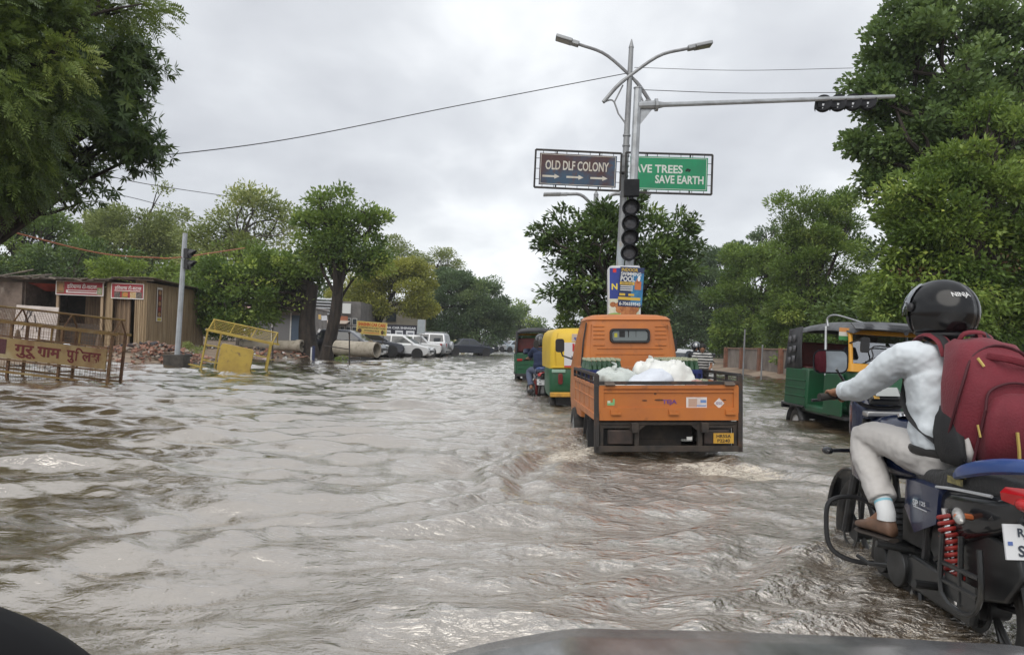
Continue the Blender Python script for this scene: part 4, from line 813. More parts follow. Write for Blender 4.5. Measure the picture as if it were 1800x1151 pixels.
def shops():
    # shuttered shop
    Y = 46; a = at(440,606,Y); o = Vector((a.x, Y, gz(a.x,Y)-.05)); t = thing('shop_building', 'low shop with pink roof edge and grey shutters behind the pale pipe', 'shop', o)
    W = at(545,606,Y).x-a.x; b = MB(); b.box((W/2, 2, 1.25), (W, 4, 2.5)); b.build('wall', M('shop_wall', (.30,.28,.26), .8, col2=(.2,.18,.17), scale=2), t)
    for x, m in ((.22,(.20,.20,.21)),(.52,(.22,.22,.23)),(.80,(.10,.14,.20))):
        s = MB(); s.box((W*x, -.03, 1.05), (W*.27,.06,2.0))
        for i in range(10): s.box((W*x, -.065, .15+.2*i), (W*.265,.02,.05))
        s.build('shutter', M('shutter_%d' % int(x*100), m, .5, .2), t)
    for x in (.36,.67): s = MB(); s.box((W*x,-.08,1.1), (.07,.07,2.2)); s.build('post', WHITE, t)
    r = MB(); r.box((W/2, -.45, 2.5), (W+.3, 1.1, .06), 0, (R(18),0,0)); r.build('awning', M('pink_awning', (.50,.27,.25), .7, col2=(.58,.45,.42), scale=2), t)
    r = MB(); r.box((W/2, 2.0, 2.58), (W+.2,4.1,.10)); r.build('roof', M('pale_roof', (.5,.47,.45), .8), t)
    # two storeyed building behind
    Y = 56; a = at(535,600,Y); o = Vector((a.x, Y, gz(a.x,Y)-.05)); W = at(632,600,Y).x-a.x; t = thing('shop_building', 'two storey building with louvred bands and gridded windows behind the dark trunk', 'building', o)
    b = MB(); b.box((W/2, 3, 1.75), (W, 6, 3.5)); b.build('wall', M('grey_plaster', (.20,.19,.185), .85, col2=(.12,.115,.11), scale=1.2), t)
    for i in range(6): s = MB(); s.box((W*.36, -.12, 2.5+.22*i), (W*.6,.2,.05), 0, (R(25),0,0)); s.build('louvre', M('pale_louvre', (.5,.52,.55), .6), t)
    for i in range(3):
        for j in range(3):
            w_ = MB(); x = W*(.68+.11*i); z = .75+.62*j; w_.box((x,-.02,z), (W*.085,.06,.5)); w_.build('window_frame', WHITE, t); g = MB(); g.box((x,-.055,z), (W*.07,.02,.42))
            for k in (-1, 1): g.box((x+k*W*.018,-.06,z), (.03,.025,.42))
            g.build('pane', M('dark_pane', (.05,.06,.07), .15), t)
    s = MB(); s.box((W*.66,-.15,2.1), (W*.24,.08,.55)); s.build('fascia_sign', M('brick_orange', (.42,.16,.09), .7, col2=(.3,.12,.07), scale=4), t)
    s = MB(); s.box((W*.76,-.3,2.95), (.62,.06,.75)); s.build('white_sign', M('sign_white_clean', (.68,.70,.70), .5), t)
    s = MB(); s.box((W*.62,-1.0,1.9), (W*.42,1.4,.04), 0, (R(10),0,0)); s.build('awning', M('tan_awning', (.45,.38,.32), .8), t)
    Y = 66; a = at(662,600,Y); t = thing('shop_building', 'pale cream house wall showing behind the yellow shop board', 'building', (a.x,Y,gz(a.x,Y))); b = MB(); b.box((1,2.5,2.0), (5.5,5,4.2)); b.build('wall', M('cream_wall', (.46,.43,.36), .85, col2=(.36,.33,.28), scale=1), t); b = MB(); b.box((1.2,-.03,2.8), (.9,.06,1.0)); b.build('window', M('dark_pane', (.05,.06,.07), .15), t)
    # yellow board
    Y = 44; c = at(653.5,577,Y); w = 53/F*Y; t = thing('shop_board', 'yellow shop board reading SHASHIN CAR CARE in red letters', 'sign', (c.x,Y,c.z), (0,R(4.5)-PHI,R(4))); h = .76; p = MB(); p.box((0,0,0), (w,.08,h), 0)
    f_ = Vector((0,-.041,0)); p.text('SHASHIN CAR CARE', f_+Vector((0,0,.21)), X3, Z3, h=.21, w=w*.9, mi=1, bold=.04); p.text('ACCESSORIES DECOR & SEAT COVERS', f_+Vector((0,0,.02)), X3, Z3, h=.10, w=w*.9, mi=2, bold=.03); p.text('WHOLESALE PRICE', f_+Vector((0,0,-.15)), X3, Z3, h=.10, w=w*.5, mi=2, bold=.03)
    p.rect(f_+Vector((0,0,-.28)), X3, Z3, w*.52, .04, 1); p.disc(f_+Vector((-w*.39,0,-.18)), X3, Z3, .13, .13, 12, 2); p.disc(f_+Vector((w*.36,0,-.2)), X3, Z3, .09, .13, 12, 2); p.disc(f_+Vector((w*.43,0,-.2)), X3, Z3, .06, .1, 12, 3)
    p.build('panel', [M('board_yellow', (.68,.50,.12), .5, col2=(.72,.58,.22), scale=1.5), M('board_red', (.55,.07,.02), .5), M('board_brown', (.10,.05,.03), .5), M('board_green', (.3,.34,.08), .5)], t)
    for x in (-.7, .7): q = MB(); q.cyl((x,.07,-1.0), (x,.07,.3), .03, n=6); q.build('post', IRON, t)
    # black board over a shop
    Y = 51; a = at(676,606,Y); o = Vector((a.x,Y,gz(a.x,Y))); W = at(732,606,Y).x-a.x; t = thing('car_shop', 'black fronted car accessory shop with white lettering behind the white cars', 'shop', o)
    b = MB(); b.box((W/2,1.5,.7), (W,3,1.4)); b.build('wall', M('shop_dark_wall', (.06,.06,.075), .7), t)
    z1, z0 = at(705,571,Y).z-o.z, at(705,598,Y).z-o.z; p = MB(); p.box((W/2,-.1,(z0+z1)/2), (W,.1,z1-z0), 0); f_ = lambda x, z: Vector((W*x,-.151,z0+(z1-z0)*z))
    p.text('RA CAR SHINGAR', f_(.52,.80), X3, Z3, h=.16, w=W*.92, mi=1, bold=.03)
    for x, z, ww, hh in ((.10,.45,.18,.35),(.45,.45,.24,.36),(.80,.45,.26,.36),(.28,.10,.22,.2),(.55,.1,.16,.2),(.82,.1,.2,.2)): p.rect(f_(x,z), X3, Z3, W*ww, (z1-z0)*hh, 1, .002); p.rect(f_(x+.01,z-.02), X3, Z3, W*ww*.7, (z1-z0)*hh*.5, 2, .004)
    p.build('fascia_sign', [M('board_black', (.022,.022,.035), .45), M('board_white', (.62,.63,.66), .5), M('board_grey', (.16,.17,.2), .5)], t)
    Y = 50; c = at(740.5,574,Y); t = thing('grey_board', 'plain grey notice board on a post right of the black shop sign', 'sign', (c.x,Y,c.z)); p = MB(); p.box((0,0,0), (.52,.05,.95)); 
    p.build('panel', M('board_plain_grey', (.36,.40,.42), .5, col2=(.30,.33,.35), scale=3), t); q = MB(); q.cyl((0,.05,-2), (0,.05,.3), .035, n=6); q.build('post', GALV, t)
    for k in range(4):
        px = 800+5*k if k < 2 else 812+4*(k-2); Y = 76; a = at(px,608,Y); b = MB(); b.box((0,0,.5), (.20,.2,1.3-.1*k % .2)); b.ell((0,0,1.15), .14); o = b.build('gate_post', M('cream_post', (.52,.47,.33), .7), None, loc=(a.x,Y,gz(a.x,Y)-.1)); tag(o, 'short cream gate post behind the dark sedan', 'post', 'cream gate posts')
    for i, (px, py, Y) in enumerate(((874,590,110),(892,592,118))):
        c = at(px, py, Y); t = thing('far_sign', ('tiny yellow and dark sign at the far bend','tiny white sign on a post at the far bend left of the black auto')[i], 'sign', c); b = MB(); b.box((0,0,0), (.8,.06,1.1 if not i else 2.2)); b.build('panel', M('far_sign_%d' % i, ((.4,.36,.2),(.6,.6,.6))[i], .6), t); b = MB(); b.cyl((0,.06,-2.6), (0,.06,0), .05, n=6); b.build('post', GALV, t)
shops()
def right_wall():
    t = thing('boundary_wall', 'long pale boundary wall with brick coloured pillars along the right side', 'wall', (13.0, 28, 0)); b = MB()
    b.box((.1, 0, .55), (.22, 34, 1.5)); b.build('wall_face', M('pale_wall', (.25,.215,.19), .85, col2=(.12,.10,.09), scale=1.2, stretch=(1,1,.6), col3=(.2,.17,.14), s3=.8), t)
    c = MB(); c.box((.1, 0, 1.335), (.34, 34.1, .07)); c.build('coping', M('coping_brown', (.24,.16,.12), .85), t)
    for k in range(12):
        p = MB(); p.box((-.02, -16.8+3.05*k, .60), (.34,.28,1.56)); p.build('pillar', M('brick_pillar', (.24,.11,.07), .85, col2=(.15,.08,.055), scale=4), t, bevel=.01)
    for i, px in enumerate((1306, 1338)):
        Y = 30; a = at(px,652,Y); b = MB(); b.tube([(0,0,-.3),(.02,0,2.35-.6*i)], .035, 8); o = b.build('thin_post', GALV, None, loc=(a.x,Y,gz(a.x,Y))); tag(o, ('thin pale post standing right of the truck in front of the wall','shorter thin pale post before the wall left of the oncoming auto')[i], 'post', 'thin posts by the right wall')
right_wall()
# ------------------------------------------------------------------ vehicles
from mathutils import noise as mnoise
def lumpy(b, amp, freq, seed=0, ridge=0.0):
    v = []
    for p in b.v:
        q = Vector(p)*freq+Vector((seed*3.1, seed*1.7, seed*.9)); d = Vector((mnoise.noise(q), mnoise.noise(q+Vector((9,0,0))), mnoise.noise(q+Vector((0,9,0)))))
        if ridge: d += Vector((0,0,1))*ridge*(1-abs(mnoise.noise(q*2.3))*2)
        v.append(tuple(Vector(p)+d*amp))
    b.v = v; return b
ORANGE = M('truck_orange', (.50,.165,.036), .45, col2=(.42,.14,.042), scale=2.2, col3=(.20,.08,.035), s3=6, lo3=.58, hi3=.76, bump=.06, bscale=7)
ORANGE_F = M('faded_orange', (.52,.20,.075), .6, col2=(.40,.15,.06), scale=5, lo=.4, hi=.7, col3=(.18,.10,.06), s3=9, lo3=.58, hi3=.74, bump=.1)
def wheel(parent, c, r, w, rim=.58, name='wheel', hub=None):
    t = MB(); s = w/2; Mx = Matrix.Translation(Vector(c)) @ Matrix.Rotation(R(90), 4, 'Y')
    t.lathe([(r*rim, -s*.8),(r*.82, -s),(r*.95, -s*.85),(r, -s*.45),(r, s*.45),(r*.95, s*.85),(r*.82, s),(r*rim, s*.8)], 28, 0, Mx); o = t.build(name, RUBBER, parent)
    h = MB(); h.lathe([(r*rim, -s*.75),(r*rim*.9, -s*.5),(r*.2, -s*.35),(.001, -s*.35)], 24, 0, Mx); h.lathe([(.001, s*.35),(r*.2, s*.35),(r*rim*.9, s*.5),(r*rim, s*.75)], 24, 0, Mx)
    h.lathe([(r*.16, -s*.8),(r*.14, s*.8)], 12, 0, Mx, True); h.build('rim', hub or STEEL, o); return o
def build_truck():
    Y = 7.7; c = at(1177, 793, Y); o = Vector((c.x, Y, -.30)); t = thing('pickup_truck', 'small orange open bed pickup truck seen from behind driving through the flood', 'truck', o, (0, -PHI, R(1.2)))
    hw = .745
    # tailgate
    g = MB(); z0, z1 = .70, 1.045
    g.box((0, 0, (z0+z1)/2+.05), (1.42, .03, z1-z0-.10), 0); g.box((0, -.012, z0+.055), (1.44, .045, .13), 0); g.box((0, -.012, z1-.012), (1.44,.04,.035), 0)
    for x in (-.70, .70): g.box((x, -.011, .90), (.05,.04,.27), 0)
    g.box((0,-.011,.985), (1.38,.03,.02), 0)
    for x in (-.57, .03, .62): g.box((x,-.04,.775), (.07,.03,.05), 0); g.box((x+.02,-.045,.76), (.10,.03,.022), 0)
    ux, uz = X3, Z3; q = lambda x, z: Vector((x, -.0155, z))
    g.text('TEJA', q(.01,.875), ux, uz, h=.055, w=.15, mi=1, bold=.03, lift=.003); g.rect(q(.29,.865), ux, uz, .215, .125, 2, .003); g.rect(q(.25,.87), ux, uz, .09, .085, 3, .004); g.rect(q(.36,.885), ux, uz, .06, .03, 4, .004); g.rect(q(.34,.84), ux, uz, .10, .012, 4, .004)
    dm = q(.525,.865)-Y3*.003; g.add([dm+ux*.055, dm+uz*.055, dm-ux*.055, dm-uz*.055], [(0,1,2,3)], 2); g.text('050', dm, ux, uz, h=.03, w=.06, mi=1, lift=.003)
    g.rect(q(-.60,.86), ux, uz, .075, .03, 5, .003); g.rect(q(-.57,.885), ux, uz, .02, .05, 5, .004); g.rect(q(-.62,.88), ux, uz, .03, .025, 6, .0045)
    g.disc(q(-.14,.965), ux, uz, .015, .012, 8, 7, .003); g.disc(q(-.25,.895), ux, uz, .03, .008, 8, 7, .003); g.disc(q(-.10,.90), ux, uz, .05, .010, 8, 7, .003); g.disc(q(.58,.90), ux, uz, .02,.006, 8, 7, .003)
    g.build('tailgate', [ORANGE, M('violet_paint', (.14,.05,.20), .5), M('sticker_white', (.72,.68,.66), .4, col2=(.6,.5,.47), scale=14), M('sticker_tan', (.5,.33,.25), .5), M('sticker_blue', (.15,.25,.5), .5), M('sticker_green', (.20,.45,.2), .5), M('sticker_pale', (.6,.65,.5), .5), M('chipped_dark', (.10,.04,.02), .7)], t, bevel=.006)
    r = MB(); r.box((0,-.005,1.075), (1.46,.055,.035)); r.build('tailgate_rail', IRON, t, bevel=.004)
    for x in (-.62, .62):
        l = MB(); l.box((x,-.045,1.075), (.10,.03,.03)); l.cyl((x-.04,-.05,1.06), (x+.06,-.05,1.06), .014); l.build('latch', M('worn_iron', (.16,.13,.11), .6, .3), t)
    for x in (-hw, hw):
        p = MB(); p.box((x, .0, .76), (.05,.06,.80)); p.build('corner_post', IRON, t, bevel=.005)
        s = 1 if x > 0 else -1; L = 2.12
        sp = MB(); sp.box((x*.985, L/2, .87), (.03, L-.06, .34)); sp.box((x*.985+s*.018, L/2, .72), (.03,L-.06,.07)); sp.box((x*.985+s*.018, L/2, 1.03), (.03,L-.06,.045)); sp.box((x*.985+s*.014, L/2, .90), (.02,L-.08,.02))
        for i in range(5): sp.box((x*.985+s*.012, .12+i*.47, .87), (.02,.04,.30))
        sp.build('side_panel', ORANGE_F, t, bevel=.005)
        rl = MB(); rl.box((x, L/2, 1.155), (.035, L, .032)); rl.box((x, L/2, 1.08), (.02, L, .018))
        for i in range(6): rl.box((x, .02+i*L/5, 1.10), (.03,.03,.12))
        rl.build('side_rail', IRON, t, bevel=.004)
    f = MB(); f.box((0, 1.06, .78), (1.44, 2.1, .05)); f.build('bed_floor', M('bed_floor', (.16,.10,.07), .8, col2=(.08,.06,.05), scale=6), t)
    hb = MB(); hb.box((0, 2.12, .98), (1.46,.04,.40)); hb.build('headboard', ORANGE_F, t, bevel=.005)
    # underframe seen from behind
    u = MB(); u.box((0,-.005,.395), (1.52,.05,.06)); u.box((0,.02,.655), (1.44,.05,.035))
    for s in (-1, 1):
        u.box((s*.33, .02, .52), (.05,.06,.27)); u.box((s*.52, .02, .62), (.40,.045,.03)); u.box((s*.695, .02,.52), (.04,.05,.27)); u.add([(s*.33,.0,.66),(s*.20,.0,.665),(s*.33,.0,.56)], [(0,1,2) if s > 0 else (2,1,0)])
        u.box((s*.36, 1.2, .62), (.07,2.6,.10)); u.tube([(s*.42,.3,.58),(s*.42,.85,.46),(s*.42,1.4,.60)], .035, 6)
    u.cyl((-.62,.9,.30), (.62,.9,.30), .05); u.ell((0,.9,.31), (.15,.15,.14)); u.box((0,.5,.56), (.62,.5,.20)); u.box((-.05,.28,.50), (.5,.05,.25))
    u.build('underframe', M('grimy_black', (.022,.020,.019), .7, col2=(.06,.045,.035), scale=6), t, bevel=.004)
    for s in (-1, 1):
        l = MB(); l.box((s*.50, -.0, .515), (.26,.05,.15)); l.build('tail_lamp_box', M('grimy_lamp_box', (.022,.016,.014), .6, col2=(.05,.032,.026), scale=8), t, bevel=.012)
        mf = MB(); mf.box((s*.64, .42, .48), (.30,.012,.34)); mf.build('mud_flap', BLACK, t)
        fd = MB(); pts = [(.9+.40*math.cos(a), .30+.40*math.sin(a)) for a in [R(10+160*i/12) for i in range(13)]]; fd.loft([[(s*.54, y, z) for y, z in pts], [(s*.73, y, z) for y, z in pts]], 0, False, False); so = fd.build('wheel_arch', BLACK, t); so.modifiers.new('t','SOLIDIFY').thickness = .02
        wheel(t, (s*.635, .9, .29), .29, .17); wheel(t, (s*.62, 2.95, .29), .29, .15)
    n = MB(); n.box((.565,-.036,.505), (.21,.012,.105), 0); qn = Vector((.565,-.042,.505))
    n.text('HR55A', qn+Z3*.023, X3, Z3, h=.034, w=.15, mi=1, bold=.02); n.text('P2240', qn-Z3*.024, X3, Z3, h=.034, w=.13, mi=1, bold=.02)
    n.build('number_plate', [M('plate_yellow', (.62,.36,.05), .5, col2=(.5,.27,.04), scale=16), M('plate_black', (.03,.025,.02), .6)], t)
    sc_ = MB(); sc_.box((.22,-.0,.50), (.055,.02,.03), 0); sc_.build('reflector', M('pale_reflector', (.6,.6,.58), .3), t)
    # cab
    cab = MB(); rings = []
    for z, w, yb, yf, rr in ((.50,1.30,2.22,3.62,.10),(.75,1.33,2.20,3.66,.10),(1.15,1.31,2.19,3.62,.10),(1.45,1.25,2.21,3.40,.11),(1.68,1.185,2.235,3.18,.12),(1.785,1.14,2.25,3.06,.13),(1.80,1.16,2.235,3.08,.13),(1.845,1.08,2.30,3.02,.16),(1.872,.90,2.42,2.92,.18),(1.882,.55,2.55,2.8,.12)):
        rings.append([(x, y, z) for x, y in rrect(w, yf-yb, rr, 4, 0, (yb+yf)/2)])
    cab.loft(rings, 0)
    back = lambda z: np.interp(z, [.75,1.15,1.45,1.68,1.785], [2.20,2.19,2.21,2.235,2.25])
    for z in (1.46, 1.545, 1.60, 1.655, 1.71):
        for s in (-1, 1): cab.tube([(s*.34, back(z)-.001, z), (s*.49, back(z)-.001, z)], .010, 6, 0)
    cab.tube([(-.44, back(1.415), 1.415), (.44, back(1.415), 1.415)], .010, 6, 0); cab.tube([(-.46, back(1.34), 1.34), (.46, back(1.34), 1.34)], .008, 6, 0)
    for s in (-1, 1): cab.tube([(s*.545, back(1.2)+.003, 1.2), (s*.515, back(1.72)+.003, 1.74)], .008, 6, 0)
    cb = cab.build('cab', ORANGE, t, sharp=50)
    zc = 1.585; yb = back(zc)-.012; w_ = MB(); o1, o2 = rrect(.545, .195, .055, 5), rrect(.47, .13, .035, 5); n_ = len(o1); tilt = .10
    yy = lambda z: yb+z*tilt
    V = [(x, yy(z), zc+z) for x, z in o1]+[(x, yy(z)-.022, zc+z) for x, z in rrect(.53,.18,.05,5)]+[(x, yy(z)-.022, zc+z) for x, z in rrect(.49,.145,.04,5)]+[(x, yy(z)-.004, zc+z) for x, z in o2]
    Fs = [(a*n_+i, a*n_+(i+1) % n_, (a+1)*n_+(i+1) % n_, (a+1)*n_+i) for a in range(3) for i in range(n_)]
    w_.add(V, Fs); rw = w_.build('rear_window', BLACK, t)
    p = MB(); p.add([(x, yy(z)-.003, zc+z) for x, z in o2], [tuple(range(n_))], 0)
    p.rect((-.105, yy(0)-.003, zc), X3, Z3, .075, .125, 1, .002); p.rect((-.19, yy(0)-.003, zc-.01), X3, Z3, .04, .09, 2, .002); p.rect((-.02, yy(0)-.003, zc), X3, Z3, .012,.13, 1, .002); p.rect((.08, yy(0)-.003, zc), X3, Z3, .005,.13, 1, .002)
    p.build('pane', [M('grey_window_pane', (.13,.15,.15), .06, spec=.9), M('dark_cabin', (.012,.012,.012), .4), M('yellow_curtain', (.45,.42,.05), .6)], rw)
    for s in (-1, 1):
        m = MB(); m.tube([(s*.66,3.3,1.25),(s*.80,3.35,1.30),(s*.84,3.35,1.42)], .012, 6); m.prism(rrect(.13,.2,.04,4,s*.84,1.45), 3.32, 3.36, 'y'); m.build('side_mirror', BLACK, t)
    dr = MB(); dr.tube([(-.655,2.24,.6),(-.65,2.24,1.15),(-.62,2.25,1.5),(-.575,2.28,1.76)], .011, 6); dr.build('door_seam', BLACK, t)
    # exhaust haze is left out; the tail frame ends at the water
    Mt = Matrix.Translation(o) @ Euler((0,-PHI,R(1.2))).to_matrix().to_4x4()
    # load: crates with bottles
    CR = M('blue_crate', (.015,.03,.16), .5, col2=(.012,.02,.10), scale=8); BOT = M('green_bottle', (.035,.10,.04), .1, spec=.8, col2=(.02,.06,.03), scale=30); CAP = M('bottle_cap', (.52,.54,.40), .5, col2=(.22,.25,.14), scale=50)
    b = MB(); b.lathe([(.001,0),(.029,0),(.031,.02),(.031,.12),(.024,.16),(.013,.21),(.013,.235)], 8, 0); b.lathe([(.018,.222),(.018,.25),(.001,.252)], 8, 1); proto = None; bproto = b
    spots = [(-.47,1.85,.975,'blue crate of bottles at the left front corner of the truck bed',1),(.44,1.30,.98,'blue crate of bottles on the right beside the white sacks',1),(.46,1.85,.98,'blue crate of bottles behind the crate beside the white sacks',1),(.42,.80,.805,'low blue crate of bottles nearest the right side rail',0),(-.47,1.42,.975,'blue crate of bottles against the left side panel',1)]
    first = None
    for x, y, z, lb, tall in spots:
        if first is None:
            first = thing('bottle_crate', lb, 'crate', Mt @ Vector((x,y,z)), (0,-PHI,R(1.2)), 'blue crates on the truck bed'); m = MB(); w, d, h = .44, .34, .19
            m.box((0,0,.01), (w,d,.02)); 
            for sy in (-1, 1):
                m.box((0,sy*d/2,.03), (w,.018,.05)); m.box((0,sy*d/2,h-.025), (w,.018,.05))
                for i in range(9): m.box((-w/2+w*i/8,sy*d/2,h/2), (.02,.016,h-.02))
            for sx in (-1, 1):
                m.box((sx*w/2,0,.03), (.018,d,.05)); m.box((sx*w/2,0,h-.025), (.018,d,.05))
                for i in range(7): m.box((sx*w/2,-d/2+d*i/6,h/2), (.016,.02,h-.02))
            m.box((0,0,h/2-.01), (w-.03,d-.03,h-.05)); m.build('crate_frame', CR, first); r_ = first
        else: r_ = copy_thing(first, loc=Mt @ Vector((x,y,z)), label=lb)
        for i in range(7):
            for j in range(3):
                if proto is None: proto = bproto.build('bottle', [BOT, CAP], None); ob = proto
                else: ob = proto.copy(); COL.objects.link(ob)
                ob.location = Mt @ Vector((x-.18+.06*i, y-.10+.10*j, z+(.075 if tall else .02))); ob.rotation_euler = (0,-PHI,0); tag(ob, 'small green glass bottle with a pale cap standing in a blue crate', 'bottle', 'bottles in the crates on the truck')
    under = M('brown_carton', (.30,.19,.10), .8, col2=(.2,.12,.07), scale=6); 
    for x, y in ((.44,1.3),(.46,1.85),(-.47,1.85),(-.47,1.42)):
        b = MB(); b.box((0,0,.085), (.46,.36,.165)); ob = b.build('carton', under, None, loc=Mt @ Vector((x,y,.808)), rot=(0,-PHI,R(1.2)), bevel=.006); tag(ob, 'brown carton under a blue crate of bottles on the truck bed', 'box', 'cartons under the crates')
    SACK = M('white_polythene', (.74,.75,.72), .38, col2=(.60,.62,.58), scale=4, lo=.45, hi=.7, bump=.35, bscale=14, sheen=.2)
    def sack(lb, c, s, rot, seed, amp=.05, tie=False, mat=SACK, fr=6):
        b = MB(); nu, nv = 40, 24; rings = []
        for j in range(nv+1):
            th = -math.pi/2+math.pi*j/nv; th = max(-1.54, min(1.54, th)); cz = math.copysign(abs(math.sin(th))**.8, math.sin(th)); cr = abs(math.cos(th))**.62
            rings.append([Vector((s[0]*cr*math.copysign(abs(math.cos(a))**.72, math.cos(a)), s[1]*cr*math.copysign(abs(math.sin(a))**.72, math.sin(a)), s[2]*cz)) for a in [2*math.pi*k/nu for k in range(nu)]])
        b.loft(rings, 0, True); lumpy(b, amp, fr, seed, .5); lumpy(b, amp*.35, fr*2.7, seed+4, .6)
        if tie: b.tube(curve_pts([(-s[0]*.2,0,s[2]*.85),(-s[0]*.28,0,s[2]*1.15),(-s[0]*.15,0,s[2]*1.45),(-s[0]*.38,0,s[2]*1.6)], 8), [.05,.02,.035,.05,.05,.03,.03,.02,.01], 8, flat=.4)
        ob = b.build('sack', mat, None, loc=Mt @ Vector(c), rot=rot, sharp=180); tag(ob, lb, 'sack', 'white sacks on the truck bed')
    sack('tied translucent white bag at the left of the load', (-.43,.58,1.0), (.23,.22,.17), (0,0,.3), 1, .05, True, M('translucent_bag', (.56,.60,.57), .3, col2=(.42,.45,.42), scale=5, lo=.4, hi=.65, bump=.4, bscale=16))
    sack('smooth plump white sack tilted in the middle of the load', (-.14,.26,1.02), (.26,.17,.14), (R(14),R(-20),R(12)), 2, .022, mat=M('blue_white_sack', (.66,.70,.77), .5, col2=(.55,.58,.64), scale=3, bump=.2, bscale=60))
    sack('largest crumpled white bag at the right of the load', (.15,.60,1.03), (.24,.23,.215), (0,R(6),.2), 3, .075, False)
    sack('low crumpled white bag against the left side panel', (-.50,.30,.90), (.17,.2,.11), (0,0,1), 5, .06)
    sack('small tied white bag top behind the largest bag', (.02,.95,1.10), (.20,.18,.15), (0,0,1), 6, .07, True)
    sack('small pinkish rag bundle beside the largest white bag', (.35,.24,.99), (.10,.12,.065), (0,0,.5), 7, .05, mat=M('pink_rag', (.50,.30,.27), .8, col2=(.38,.2,.18), scale=12), fr=12)
build_truck()

